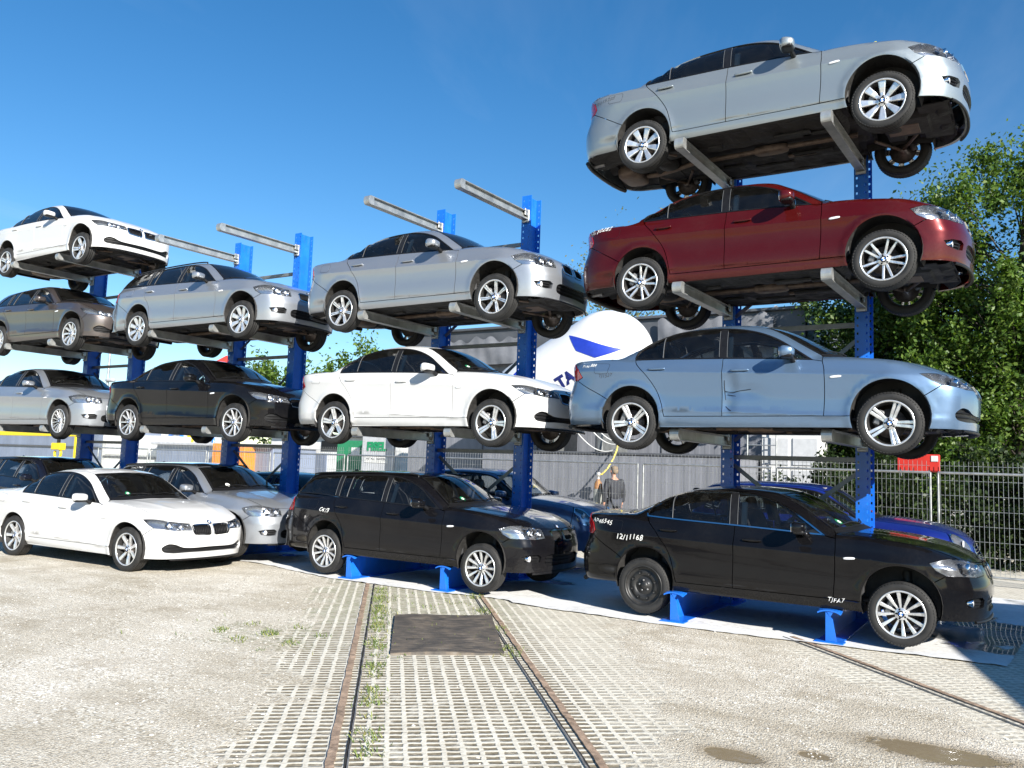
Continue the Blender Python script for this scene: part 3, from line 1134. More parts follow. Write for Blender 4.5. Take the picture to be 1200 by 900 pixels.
    add('tailgate' if P['wagon'] else 'trunk_lid', tr, ['paint'])

    gl = Acc()
    w_ = loop3(wsb[::-1], wss, wst)
    w_ = np.vstack([w_, mir(w_)[1:-1]])
    panel(gl, sh, w_, 'top', 0, mirror=False, skirt=0, step=.06)
    ring(gl, sh, w_, 'top', .022, .001, 1, mirror=False)
    add('windshield', gl, ['glass_front', 'black'])
    gl = Acc()
    w_ = loop3(blt[::-1], bls, blb)
    w_ = np.vstack([w_, mir(w_)[1:-1]])
    panel(gl, sh, w_, 'top', 0, mirror=False, skirt=0, step=.06)
    ring(gl, sh, w_, 'top', .02, .001, 1, mirror=False)
    add('rear_window', gl, ['glass', 'black'])

    # ---- doors
    fd = loop3(gm[:1], run3(np.vstack([gm[:1], gf[:1]]), .04), gf, run3(np.vstack([gf[-1:], dbot[-1:]])))
    # belt line pieces
    ib = int(np.argmin(np.abs(dbot[:, 0] - gm[-1, 0])))
    ir = int(np.argmin(np.abs(dbot[:, 0] - gr[-1, 0])))
    fd = loop3(run3(np.vstack([gm[:1], gf[:1]]), .04), gf, run3(np.vstack([gf[-1:], dbot[-1:]])), dbot[ib:][::-1], gm[::-1])
    rd = loop3(run3(np.vstack([gr[:1], gm[:1]]), .04), gm, dbot[ir:ib + 1][::-1], gr[::-1])
    ng = len(G3)
    for nm, lp, hx, gi in (('front', fd, P['handles'][0], [ng - 1]), ('rear', rd, P['handles'][1], list(range(ng - 1)))):
        for s in (1, -1):
            a = Acc()
            panel(a, sh, lp, 'side', 0, mirror=False)
            # rubbing seal and inner card
            panel(a, sh, lp, 'side', 1, mirror=False, off=-.07, gap=.02, skirt=0, step=.12)
            di = add('door', a if s > 0 else mirrored(a), ['paint', 'black'])
            h = Acc()
            hp = sh.side([hx])[0]
            yaw = 0
            # recess and grip
            h.sup((hp[0], hp[1] + .001, hp[2] - .004), (.062, .006, .026), (.8, .8), (14, 6), 1)
            h.sup((hp[0], hp[1] + .018, hp[2] + .004), (.108, .013, .0155), (.75, .6), (14, 8), 0)
            h.bbox((hp[0] - .085, hp[1] + .006, hp[2] + .004), (.03, .02, .022), .004, 0)
            h.bbox((hp[0] + .085, hp[1] + .006, hp[2] + .004), (.03, .02, .022), .004, 0)
            add('door_handle', h if s > 0 else mirrored(h), ['paint', 'black'], di)
            for k in gi:
                if P['wagon'] and ng == 4 and k == 0:
                    continue
                if P['wagon'] and ng == 3 and k == 0:
                    continue
                g = Acc()
                panel(g, sh, G3[k], 'side', 0, mirror=False, off=-.006, gap=-.004, skirt=0, step=.08)
                add('window', g if s > 0 else mirrored(g), ['glass'], di)
    if P['wagon']:
        for s in (1, -1):
            g = Acc()
            panel(g, sh, G3[0], 'side', 0, mirror=False, off=-.006, gap=-.004, skirt=0, step=.08)
            add('quarter_window', g if s > 0 else mirrored(g), ['glass'])

    # ---- front bumper with grilles
    bp = Acc()
    ab = ang_at(fa, P['bump_bot'], 1)
    bot = sh.mixed([('s', fa[0] + fa[2] * math.cos(R(ab)), P['bump_bot'])])
    zb = P['bump_bot']
    botf = sh.cf([(.66, zb), (.45, zb - .003), (0, zb - .003)])
    half = loop3(arcpts(fa, ab, seam_fa, 16), bump_top)
    t0 = sh.to2(bot, WF)[0, 0]
    bl = sh.wrap(np.stack([np.linspace(t0, 0, 30), np.full(30, zb)], 1), WF[1], WF[2])
    full = np.vstack([half, mir(half)[1:], mir(bl)[::1][0:0]]) if False else None
    H = half
    B_ = bl
    lp = np.vstack([H, mir(H)[1:], (B_ * np.array([1, -1, 1]))[1:], B_[::-1][1:-1]])
    holes = []
    back = []

    def both(poly, sym):
        if sym:
            q = sh.cf(poly)
            lpq = np.vstack([q, mir(q)[1:-1]])
            return [lpq]
        q = sh.front(resample(np.array(poly), .02))
        return [q, q[::-1] * np.array([1, -1, 1])]
    if P['intake']:
        holes += both(P['intake'], True)
    if P['fog']:
        holes += both(P['fog'], False)
    nk = len(holes)
    if P['kidney']:
        holes += both(P['kidney'], False)
    if P.get('grille'):
        holes += [sh.front(resample(np.array(P['grille']), .02))]
    panel(bp, sh, lp, WF, 0, mirror=False, step=.045, holes=holes, skirt=.035)
    for h in holes[:nk]:
        panel(bp, sh, h, WF, 1, mirror=False, off=-.035, gap=-.004, skirt=0)
        q = sh.to2(h, WF)
        z0, z1 = q[:, 1].min(), q[:, 1].max()
        for zz in np.linspace(z0, z1, 4)[1:-1]:
            m = np.abs(q[:, 1] - zz) < .05
            t0, t1 = q[:, 0].min(), q[:, 0].max()
            tt = np.linspace(t0 + .03, t1 - .03, 12)
            pts = sh.wrap(np.stack([tt, np.full(12, zz)], 1), WF[1], WF[2])
            pts -= sh.normal(pts) * .022
            bp.tube(list(pts), .007, 5, 1)
    # lower lip
    lip = sh.front(np.stack([np.linspace(-.62, .62, 21), np.full(21, zb + .012)], 1)) + np.array([0.0, 0, -.02])
    bp.tube(list(lip), .016, 6, 1)
    bi = add('front_bumper', bp, ['paint', 'black'])
    for h in holes[nk:]:
        g = Acc()
        mini = bool(P.get('grille'))
        panel(g, sh, h, WF, 0, mirror=False, off=-.04, gap=-.003, skirt=0)
        ring(g, sh, h, WF, .013 if not mini else .016, .008, 1, mirror=False)
        q = sh.front(np.array([[0, 0.6]]))
        y0, y1 = h[:, 1].min(), h[:, 1].max()
        z0, z1 = h[:, 2].min(), h[:, 2].max()
        if mini:
            for zz in np.linspace(z0, z1, 6)[1:-1]:
                ok = h[np.abs(h[:, 2] - zz) < .03]
                yy = np.linspace(ok[:, 1].min() + .02, ok[:, 1].max() - .02, 10)
                pts = sh.front(np.stack([yy, np.full(10, zz)], 1)) + np.array([-.004, 0, 0])
                g.tube(list(pts), .007, 6, 1)
        else:
            for yy in np.linspace(y0, y1, 11)[1:-1]:
                zz = np.linspace(z0 + .012, z1 - .012, 6)
                pts = sh.front(np.stack([np.full(6, yy), zz], 1)) + np.array([-.014, 0, 0])
                g.tube(list(pts), .0045, 4, 0)
        add('grille', g, ['black', 'chrome'])
    if P['fogl']:
        y, z, r = P['fogl']
        c = sh.front([(y, z)])[0]
        for s in (1, -1):
            g = Acc()
            g.lathe([(-.05, r * 1.05), (.0, r), (.004, r * .9)], 16, 0, 'x', (c[0] - .014, s * y, z))
            g.lathe([(.002, r * .9), (.007, r * .5), (.009, .0005)], 16, 1, 'x', (c[0] - .014, s * y, z))
            add('fog_light', g, ['chrome', 'lens'])

    # ---- rear bumper
    rb = Acc()
    ab = ang_at(ra, P['bump_bot'] + .03, -1)
    zb = P['bump_bot'] + .03
    botr = sh.cr([(.80, zb), (.45, zb), (0, zb)])
    tin3 = run3(tin)
    half = loop3(arcpts(ra, ab, P['seam_ra'], 14), rear_seam[::-1], run3(np.vstack([tl[-1:], tin[:1]])), tin3, run3(np.vstack([tin[-1:], dkr[int(len(dkr) * .45)][None]])), dkr[int(len(dkr) * .45):])
    t0 = sh.to2(arcpts(ra, ab, ab, 1), WR)[0, 0]
    bl = sh.wrap(np.stack([np.linspace(t0, 0, 30), np.full(30, zb)], 1), WR[1], WR[2])
    lp = np.vstack([half, mir(half)[1:], (bl * np.array([1, -1, 1]))[1:], bl[::-1][1:-1]])
    panel(rb, sh, lp, WR, 0, mirror=False, step=.06)
    zl = zb + .03
    lip = sh.rear(np.stack([np.linspace(-.6, .6, 15), np.full(15, zl)], 1)) + np.array([.0, 0, -.045])
    rb.tube(list(lip), .03, 6, 1)
    rb.bbox((sh.rear([(0, .70)])[0][0] - .004, 0, .70), (.012, .52, .11), .003, 1)
    add('rear_bumper', rb, ['paint', 'black'])
    for s in (1, -1):
        a = Acc()
        t_up = np.vstack([dk[-1:], dkr[:int(len(dkr) * .45) + 1]])
        tlp = loop3(run3(np.vstack([tl[:1], dk[-1:]])), dkr[:int(len(dkr) * .45) + 1], run3(np.vstack([dkr[int(len(dkr) * .45)][None], tin[-1:]])), tin3[::-1], run3(np.vstack([tin[:1], tl[-1:]])), tl_side[::-1])
        panel(a, sh, tlp, WR, 0, mirror=False, step=.05, off=.004)
        add('tail_light', a if s > 0 else mirrored(a), ['tail'])

    # ---- headlights
    if lamp is not None:
        for s in (1, -1):
            a = Acc()
            panel(a, sh, lamp, WF, 0, mirror=False, off=-.075, gap=-.004, skirt=0, step=.05)
            L2 = dedupe(sh.to2(lamp, WF), 1e-4)
            A3 = sh.to3(L2, WF)
            N3 = sh.normal(A3)
            n = len(A3)
            a.add(np.vstack([A3 - N3 * .004, A3 - N3 * .08]), [(i, (i + 1) % n, n + (i + 1) % n, n + i) for i in range(n)] , 0, False)
            for (y, z, r) in P['hl_lamps']:
                c = sh.front([(y, z)])[0]
                nn = sh.normal(np.array([c]))[0]
                x = c[0] - .012 - .05 * (1 - nn[0])
                a.lathe([(-.06, r * .9), (-.004, r), (0, r * .95), (-.006, r * .82), (-.03, r * .60), (-.034, .001)], 18, 1, 'x', (x, y, z))
                a.lathe([(-.035, r * .55), (-.018, r * .45), (-.012, .001)], 14, 2, 'x', (x, y, z))
            # brow bar
            up2 = hfA - sh.normal(hfA) * .03
            a.tube(list(up2 + np.array([-.01, 0, -.018])), .010, 5, 1)
            hi = add('headlight', a if s > 0 else mirrored(a), ['lamp_house', 'chrome', 'lens'])
            b = Acc()
            panel(b, sh, lamp, WF, 0, mirror=False, off=.0, gap=.002, skirt=.01, step=.05)
            add('lamp_lens', b if s > 0 else mirrored(b), ['clear'], hi)
    else:
        (_, y, z), ry, rz = P['hl_round']
        th = np.linspace(0, 2 * math.pi, 29)[:-1]
        q = np.stack([y + ry * np.cos(th), z + rz * np.sin(th)], 1)
        lp = sh.front(q)
        for s in (1, -1):
            a = Acc()
            panel(a, sh, lp, WF, 0, mirror=False, off=.003, gap=.01, skirt=.0, step=.03)
            ring(a, sh, lp, WF, .018, .012, 1, mirror=False)
            c = sh.front([(y, z)])[0]
            nn = sh.normal(np.array([c]))[0]
            a.lathe([(0, .055), (.012, .052), (.016, .03), (.014, .001)], 18, 2, 'x', (c[0] - .004, y - .01, z + .01))
            hi = add('headlight', a if s > 0 else mirrored(a), ['lamp_house', 'chrome', 'lens'])
            b = Acc()
            panel(b, sh, lp, WF, 0, mirror=False, off=.02, gap=.012, skirt=.01, step=.03)
            add('lamp_lens', b if s > 0 else mirrored(b), ['clear'], hi)

    # ---- side markers
    mk = P['marker']
    mp = sh.side([mk])[0]
    for s in (1, -1):
        a = Acc()
        a.sup((mp[0], mp[1] + .002, mp[2]), (.06, .006, .013), (.7, .7), (14, 6), 0, rot=(0, -.08, 0))
        add('side_marker', a if s > 0 else mirrored(a), ['lens'])

    # ---- door mirrors
    mx, my, mz = P['mirror']
    mz -= .02
    for s in (1, -1):
        a = Acc()

        def tp(V):
            V = V.copy()
            f = np.clip((V[:, 0] + .02) / .12, 0, 1)
            V[:, 1] *= 1 - .25 * f
            V[:, 2] *= 1 - .35 * f
            return V
        a.sup((mx, -my, mz), (.078, .112, .064), (.55, .55), (24, 14), 0, rot=(0, 0, -.12), taper=tp)
        a.sup((mx, -my, mz - .042), (.066, .095, .028), (.5, .55), (20, 8), 1, rot=(0, 0, -.12))
        foot = sh.side([(mx + .06, mz - .10)])[0]
        a.tube([(mx + .03, foot[1] - .02, mz - .085), (mx + .02, -my - .10, mz - .05), (mx + .01, -my - .04, mz - .045)], [.034, .028, .022], 8, 1)
        mi = add('mirror', a if s > 0 else mirrored(a), ['paint', 'black'])
        b = Acc()
        b.sup((mx - .074, -my, mz), (.006, .095, .056), (.5, .5), (16, 6), 0, rot=(0, 0, -.12))
        add('mirror_glass', b if s > 0 else mirrored(b), ['chrome'], mi)

    # ---- wipers
    a = Acc()
    for y0, y1 in ((.52, -.08), (-.10, -.60)):
        pts = []
        for t in np.linspace(0, 1, 8):
            y = y0 + (y1 - y0) * t
            xb = float(np.interp(abs(y), [0, .42, .70], [P['ws_base'][2][0], P['ws_base'][1][0], P['ws_base'][0][0]]))
            p = sh.top([(xb - .02 - .06 * math.sin(t * 3.1) * .6, y)])[0]
            pts.append(p + np.array([0, 0, .014]))
        a.tube(pts, .008, 5, 0)
    add('wiper', a, ['black'])

    underbody(add, sh, P)
    cabin(add, sh, P)
    return out


def mirrored(acc):
    a = Acc()
    for vv in acc.v:
        a.v.append(vv * np.array([1, -1, 1.0]))
    a.n = acc.n
    k = 0
    for f in acc.f:
        a.f.append(f[::-1])
        nl = acc.nl[k:k + len(f)]
        a.nl.extend([(q[0], -q[1], q[2]) for q in nl[::-1]])
        k += len(f)
    a.m = list(acc.m)
    a.sm = list(acc.sm)
    return a


def roundel(acc, c, nrm, r):
    """small round badge: dark ring, blue and white quarters"""
    n = Vector(nrm).normalized()
    u = Vector((0, 1, 0)).cross(n)
    u = u.normalized() if u.length > .1 else Vector((1, 0, 0))
    w = n.cross(u)
    c = Vector(c)

    def pt(a, rr, h):
        return c + u * (math.cos(a) * rr) + w * (math.sin(a) * rr) + n * h
    N = 24
    V = [pt(2 * math.pi * i / N, r, .0) for i in range(N)] + [pt(2 * math.pi * i / N, r, .004) for i in range(N)] + [pt(2 * math.pi * i / N, r * .62, .005) for i in range(N)]
    F = []
    for k in (0, 1):
        for i in range(N):
            j = (i + 1) % N
            F.append((k * N + i, k * N + j, (k + 1) * N + j, (k + 1) * N + i))
    acc.add([tuple(v) for v in V], F, 0, True)
    for q in range(4):
        vs = [tuple(pt(0, 0, .005))] + [tuple(pt(math.pi / 2 * q + math.pi / 2 * i / 6, r * .62, .005)) for i in range(7)]
        acc.add(vs, [(0, i, i + 1) for i in range(1, 7)], 1 + (q % 2), False)


def emblem(add, sh, P, par, c, n):
    if P.get('grille'):
        return
    a = Acc()
    roundel(a, c + n * .001, n, .038)
    add('emblem', a, ['black', 'badge_blue', 'badge_white'], par)


def underbody(add, sh, P):
    a = Acc()
    rnd = random.Random(5)
    WB = P['WB']
    ra, fa = P['arch']
    x0, x1 = P['xr'] + .12, P['xn'] - .17
    # stepped floor pan: a grid with tunnels, leaving the wheel houses free
    nx, ny = 66, 25
    X = np.linspace(x0, x1, nx)
    Y = np.linspace(-.80, .80, ny)
    V, idx = [], {}

    def zf(x, y):
        z = .225
        ay = abs(y)
        z += .09 * math.exp(-(y / .13) ** 2) * (1 if x < WB - .5 else .2)      # tunnel
        if x < -.25:
            z += .05 + .03 * math.sin(9 * x) + (.10 * math.exp(-((y - .38) / .18) ** 2))
        if 0.2 < x < WB - .6:
            z += .012 * (1 if (int((x + 5) * 6) % 2) else 0) - .02 * math.exp(-((ay - .42) / .05) ** 2)
        if ay > .7:
            z -= .012
        if x > WB - .45:
            z += .07 + .05 * math.sin(x * 14) * math.cos(y * 11) - (.06 if x > WB + .45 else 0)
        return z + rnd.uniform(-.006, .006)
    lim = {}
    for i, x in enumerate(X):
        w = .80
        if x > 2.9:
            w = .80 - max(0, x - WB - .30) * .85
        if x < -.45:
            w = .80 - max(0, -.45 - x) * .35
        for j, y in enumerate(Y):
            idx[i, j] = len(V)
            V.append((x, y * w / .80, zf(x, y)))
    F = []
    for i in range(nx - 1):
        for j in range(ny - 1):
            xc, yc = (X[i] + X[i + 1]) / 2, (Y[j] + Y[j + 1]) / 2
            if abs(yc) > .52 and (abs(xc - ra[0]) < ra[2] - .01 or abs(xc - fa[0]) < fa[2] - .01):
                continue
            if abs(yc) > .30 and abs(xc - WB) < .22:
                continue
            F.append((idx[i, j], idx[i, j + 1], idx[i + 1, j + 1], idx[i + 1, j]))
    a.add(V, F, 0, False)
    # wheel houses
    for (xa, za, r) in (ra, fa):
        for s in (1, -1):
            n = 18
            V, F = [], []
            r2 = r + .015
            for k in range(n + 1):
                t = R(-22 + 224 * k / n)
                for y in (.875, .72, .55):
                    V.append((xa + r2 * math.cos(t), s * y, za + r2 * math.sin(t)))
            for k in range(n):
                for q in range(2):
                    F.append((k * 3 + q, k * 3 + q + 1, k * 3 + q + 4, k * 3 + q + 3))
            V.append((xa, s * .55, za - .1))
            c = len(V) - 1
            for k in range(n):
                F.append((k * 3 + 2, c, k * 3 + 5))
            a.add(V, F, 0, False)
    # exhaust, axles, struts, trays
    a.tube([(WB - .4, .05, .24), (1.2, .03, .235), (.35, .06, .235), (.05, .12, .21), (-.25, .30, .25), (-.42, .33, .27)], .032, 8, 1)
    a.sup((-.62, .30, .30), (.17, .26, .10), (.5, .5), (14, 8), 1)
    a.tube([(-.75, -.36, .26), (-.98 if P['xr'] < -.9 else P['xr'] + .02, -.36, .25)], .03, 8, 2)
    a.sup((1.35, .05, .235), (.22, .09, .05), (.5, .6), (12, 8), 1)
    for xa in (ra[0], fa[0]):
        a.bbox((xa, 0, .25), (.20, .86, .07), .02, 0)
        a.sup((xa, 0, .29), (.15, .17, .11), (.8, .8), (12, 8), 0)
        for s in (1, -1):
            a.tube([(xa - .02, s * .12, .29), (xa, s * .66, .29)], .022, 6, 2)
            a.tube([(xa + .22, s * .30, .235), (xa + .02, s * .70, .215)], .02, 6, 1)
            a.tube([(xa - .25, s * .34, .235), (xa - .02, s * .70, .215)], .02, 6, 1)
            a.tube([(xa + .04, s * .60, .27), (xa + .03, s * .55, .62)], .045, 8, 0)
    a.bbox((WB + .15, 0, .33), (.55, .62, .26), .06, 0)
    a.bbox((WB + .10, .05, .235), (.38, .34, .08), .03, 1)
    a.bbox((WB + .46, 0, .34), (.09, .9, .20), .02, 0)
    a.bbox((WB + .44, 0, .235), (.30, 1.0, .02), .008, 0)
    for k in range(7):
        a.bbox((rnd.uniform(.4, WB - .7), rnd.choice((-1, 1)) * rnd.uniform(.25, .6), .205), (rnd.uniform(.15, .5), rnd.uniform(.04, .16), .03), .01, rnd.choice((0, 0, 1)))
    # inner sill walls
    for s in (1, -1):
        a.bbox((WB / 2, s * (sh.W(WB / 2) - .115), .24), (WB - .85, .05, .07), .012, 0)
        a.bbox((WB / 2, s * .60, .30), (WB - .85, .40, .02), .004, 0)
    # bulkheads: close the engine bay and the boot towards the cabin, and back the bumpers
    a.bbox((WB - .55, 0, .55), (.04, 1.40, .62), .01, 0)
    a.bbox((P['xn'] - .28, 0, .52), (.05, 1.1, .36), .02, 0)
    a.bbox((P['xr'] + .25, 0, .50), (.05, 1.3, .34), .02, 0)
    add('underbody', a, ['under', 'rust', 'steel_dark'])


def cabin(add, sh, P):
    sx, sy = P['seats']
    a = Acc()
    ky = sh.Yg(sx) / .845
    a.bbox((sx + .15, 0, .30), (2.2, 1.40, .03), .01, 0)
    # side linings
    for s in (1, -1):
        a.bbox((sx + .1, s * .74 * ky, .62), (2.1, .05, .56), .02, 0)
        a.bbox((sx - .12, s * .68 * ky, 1.10), (.07, .04, .34), .015, 1, rot=(s * .5, -.12, 0))
    # roof lining
    zr = float(sh.top([(sx - .1, 0)])[0][2])
    a.bbox((sx - .22, 0, zr - .065), (.80, .84, .02), .008, 1)
    a.bbox((sx + .6, 0, .78), (1.0, .20, .12), .03, 0)
    add('cabin', a, ['cabin', 'cabin_light'])
    d = Acc()
    xd = P['ws_base'][2][0] - .36
    d.sup((xd, 0, .80), (.30, .70 * ky, .17), (.6, .35), (22, 10), 0)
    d.sup((xd - .14, .36, .93), (.13, .20, .06), (.7, .5), (14, 8), 0)
    add('dashboard', d, ['cabin'])
    w = Acc()
    pts = [(.0, .185 * math.cos(t), .185 * math.sin(t)) for t in np.linspace(0, 2 * math.pi, 25)]
    w.tube(pts, .016, 6, 0, cap=False)
    w.sup((.0, 0, 0), (.03, .06, .05), (.8, .8), (10, 6), 0)
    w.box((.0, 0, 0), (.015, .34, .03), 0)
    w.box((.0, 0, -.09), (.015, .03, .17), 0)
    W2 = Acc()
    W2.join(w, Matrix.Translation((xd - .42, .37, .89)) @ Euler((0, R(-24), 0)).to_matrix().to_4x4())
    add('steering_wheel', W2, ['black'])

    def seat(x, y):
        q = Acc()
        q.sup((x + .05, y, .50), (.27, .25, .10), (.5, .45), (16, 8), 0)
        q.sup((x - .23, y, .82), (.085, .24, .34), (.55, .5), (16, 10), 0, rot=(0, R(-15), 0))
        q.sup((x - .335, y, 1.195), (.055, .135, .095), (.6, .6), (14, 8), 0, rot=(0, R(-12), 0))
        q.tube([(x - .31, y - .06, 1.04), (x - .33, y - .06, 1.16)], .008, 5, 1)
        q.tube([(x - .31, y + .06, 1.04), (x - .33, y + .06, 1.16)], .008, 5, 1)
        return q
    for y in (.37, -.37):
        add('seat', seat(sx, y), ['seat', 'chrome'])
    b = Acc()
    xb = sx - .95
    b.sup((xb + .05, 0, .50), (.27, .64, .10), (.45, .3), (20, 8), 0)
    b.sup((xb - .22, 0, .76), (.09, .60, .30), (.5, .3), (20, 10), 0, rot=(0, R(-20), 0))
    for y in (.36, -.36):
        b.sup((xb - .30, y, 1.06), (.05, .13, .07), (.6, .6), (14, 8), 0, rot=(0, R(-12), 0))
    add('rear_seat', b, ['seat'])


# ------------------------------------------------------------------ wheels
def tyre_acc(r=.317, w=.20, rim=.229):
    a = Acc()
    h = w / 2
    prof = [(-h * .86, rim - .004), (-h * .98, rim + .02), (-h, rim + (r - rim) * .45), (-h * .94, r - .022), (-h * .80, r - .006)]
    nt = 4
    grooves = []
    for k in range(nt + 1):
        y = -h * .74 + 1.48 * h * k / nt
        if 0 < k < nt:
            grooves += [(y - .005, r), (y - .004, r - .007), (y + .004, r - .007), (y + .005, r)]
        else:
            grooves += [(y, r - .001)]
    prof = prof + grooves + [(-p, q) for p, q in prof[::-1]]
    a.lathe(prof, 48, 0, 'y')
    # tread blocks on the shoulders
    V, F = [], []
    for k in range(60):
        t0, t1 = 2 * math.pi * k / 60, 2 * math.pi * (k + .62) / 60
        for s in (1, -1):
            b = len(V)
            for t in (t0, t1):
                for y, rr in ((h * .92, r - .022), (h * .72, r - .001), (h * .68, r + .003), (h * .95, r - .014)):
                    V.append((rr * math.cos(t), s * y, rr * math.sin(t)))
            F += [(b, b + 4, b + 7, b + 3), (b + 3, b + 7, b + 6, b + 2), (b, b + 3, b + 2, b + 1), (b + 4, b + 5, b + 6, b + 7)]
    a.add(V, F, 0, False)
    return a


def rim_acc(style, R0=.229, w=.19):
    """outer face towards -y"""
    n, kind, wi, wo = style['n'], style.get('kind', 'single'), style['wi'], style['wo']
    a = Acc()
    h = w / 2
    f = -h + .012
    a.lathe([(-h + .004, R0 + .006), (-h - .002, R0 + .002), (-h, R0 - .006), (-h + .010, R0 - .013)], 48, 0)
    a.lathe([(-h + .010, R0 - .013), (-h + .05, R0 - .026), (0.02, R0 - .035), (h - .02, R0 - .02), (h, R0 + .004)], 48, 3)
    if kind == 'steel':
        a.lathe([(f + .02, R0 - .02), (f + .045, R0 - .045), (f + .028, R0 - .06), (f + .022, .125), (f + .04, .115), (f + .045, .10), (f + .03, .085), (f + .03, .045), (f + .012, .04), (f + .01, .001)], 40, 0)
        for k in range(8):
            t = 2 * math.pi * k / 8
            a.lathe([(-.002, .021), (.0, .014), (.012, .012)], 10, 1, 'y', (.148 * math.cos(t), f + .022, .148 * math.sin(t)))
        for k in range(5):
            t = 2 * math.pi * k / 5
            a.lathe([(0, .001), (-.0, .012), (.02, .012)], 6, 2, 'y', (.06 * math.cos(t), f + .02, .06 * math.sin(t)))
        return a
    rh = .062
    ro = R0 - .010
    prof = [(rh * .75, f + .030), (rh * 1.5, f + .028), (R0 * .62, f + .014), (R0 * .86, f + .006), (ro, f + .004)]

    def spoke(t, off, wi, wo, twist=0.0, sink=0.0):
        V = []
        m = len(prof)
        for i, (rr, y) in enumerate(prof):
            u = i / (m - 1)
            ww = wi + (wo - wi) * u
            o = off[0] + (off[1] - off[0]) * u
            tt = t + twist * u
            c, s = math.cos(tt), math.sin(tt)
            for (e, dy) in ((-.5, .030), (-.5, .004), (-.34, 0), (.34, 0), (.5, .004), (.5, .030)):
                q = o + e * ww
                V.append((rr * c - q * s, y + dy + sink, rr * s + q * c))
        F = []
        for i in range(m - 1):
            for k in range(5):
                F.append((i * 6 + k, i * 6 + k + 1, (i + 1) * 6 + k + 1, (i + 1) * 6 + k))
        a.add(V, F, 0, False)
    for k in range(n):
        t = 2 * math.pi * k / n + math.pi / 2
        if kind == 'double':
            g = style.get('gap', (.016, .026))
            spoke(t, (g[0], g[1]), wi, wo)
            spoke(t, (-g[0], -g[1]), wi, wo)
        elif kind == 'vee':
            g = style.get('gap', (.008, .034))
            spoke(t, (g[0], g[1]), wi, wo)
            spoke(t, (-g[0], -g[1]), wi, wo)
        else:
            spoke(t, (0, 0), wi, wo, style.get('twist', 0))
    a.lathe([(f + .04, rh), (f + .024, rh), (f + .020, rh * .9), (f + .022, .034), (f + .016, .033), (f + .014, .001)], 30, 0)
    for k in range(5):
        t = 2 * math.pi * (k + .5) / 5 + math.pi / 2
        a.lathe([(.0, .001), (0, .010), (.010, .010)], 8, 1, 'y', (.047 * math.cos(t), f + .019, .047 * math.sin(t)))
    return a


def brake_acc():
    a = Acc()
    a.lathe([(-.03, .001), (-.03, .075), (-.012, .08), (-.012, .150), (.010, .150), (.010, .06), (.09, .05), (.09, .001)], 30, 0)
    a.bbox((-.11, .0, .06), (.07, .08, .16), .015, 1, rot=(0, .4, 0))
    return a
# ------------------------------------------------------------------ car materials
M = {}


def paint(name, col, metal=0.0, rough=0.4, coat=1.0, dirt=0.25, flake=0.0):
    m, nt, out = new_mat(name)
    v = objcoord(nt)
    b = nd(nt, 'ShaderNodeBsdfPrincipled', inp={'Metallic': metal, 'Coat Weight': coat, 'Coat Roughness': .05, 'Specular IOR Level': .5 if metal > .3 else .06, 'Coat IOR': 1.5 if metal > .3 else 1.35})
    f = noise(nt, 2.2, 6.0, .6, v)
    f2 = noise(nt, 38.0, 5.0, .7, v)
    d = mth(nt, 'MULTIPLY', ramp(nt, f, [(.40, 0.), (.72, 1.)]), ramp(nt, f2, [(.35, .2), (.7, 1.)]))
    # road dirt settles on the lower panels
    sep = nd(nt, 'ShaderNodeSeparateXYZ', inp={'Vector': v})
    low = mth(nt, 'MULTIPLY', mth(nt, 'SUBTRACT', .52, sep.outputs['Z'], clamp=True), 2.2, clamp=True)
    low = mth(nt, 'MULTIPLY', low, ramp(nt, f2, [(.3, .2), (.65, 1.)]))
    d = mth(nt, 'MULTIPLY', mth(nt, 'MAXIMUM', mth(nt, 'MULTIPLY', d, .5), low), dirt, clamp=True)
    # water marks and chalky streaks
    dirtc = (.20, .185, .16)
    c = mixc(nt, d, col, dirtc)
    nt.links.new(c, b.inputs['Base Color'])
    nt.links.new(mth(nt, 'ADD', rough, mth(nt, 'MULTIPLY', d, .4)), b.inputs['Roughness'])
    nt.links.new(mth(nt, 'MULTIPLY', mth(nt, 'SUBTRACT', 1.0, mth(nt, 'MULTIPLY', d, 1.2), clamp=True), coat), b.inputs['Coat Weight'])
    nt.links.new(mth(nt, 'ADD', .03, mth(nt, 'MULTIPLY', f, .06)), b.inputs['Coat Roughness'])
    if metal:
        nt.links.new(mth(nt, 'MULTIPLY', mth(nt, 'SUBTRACT', 1.0, d), metal), b.inputs['Metallic'])
    bp = nd(nt, 'ShaderNodeBump', inp={'Strength': .035, 'Distance': .02, 'Height': noise(nt, 7.0, 2.0, .4, v)})
    nt.links.new(bp.outputs[0], b.inputs['Normal'])
    nt.links.new(bp.outputs[0], b.inputs['Coat Normal'])
    nt.links.new(b.outputs[0], out.inputs[0])
    return m


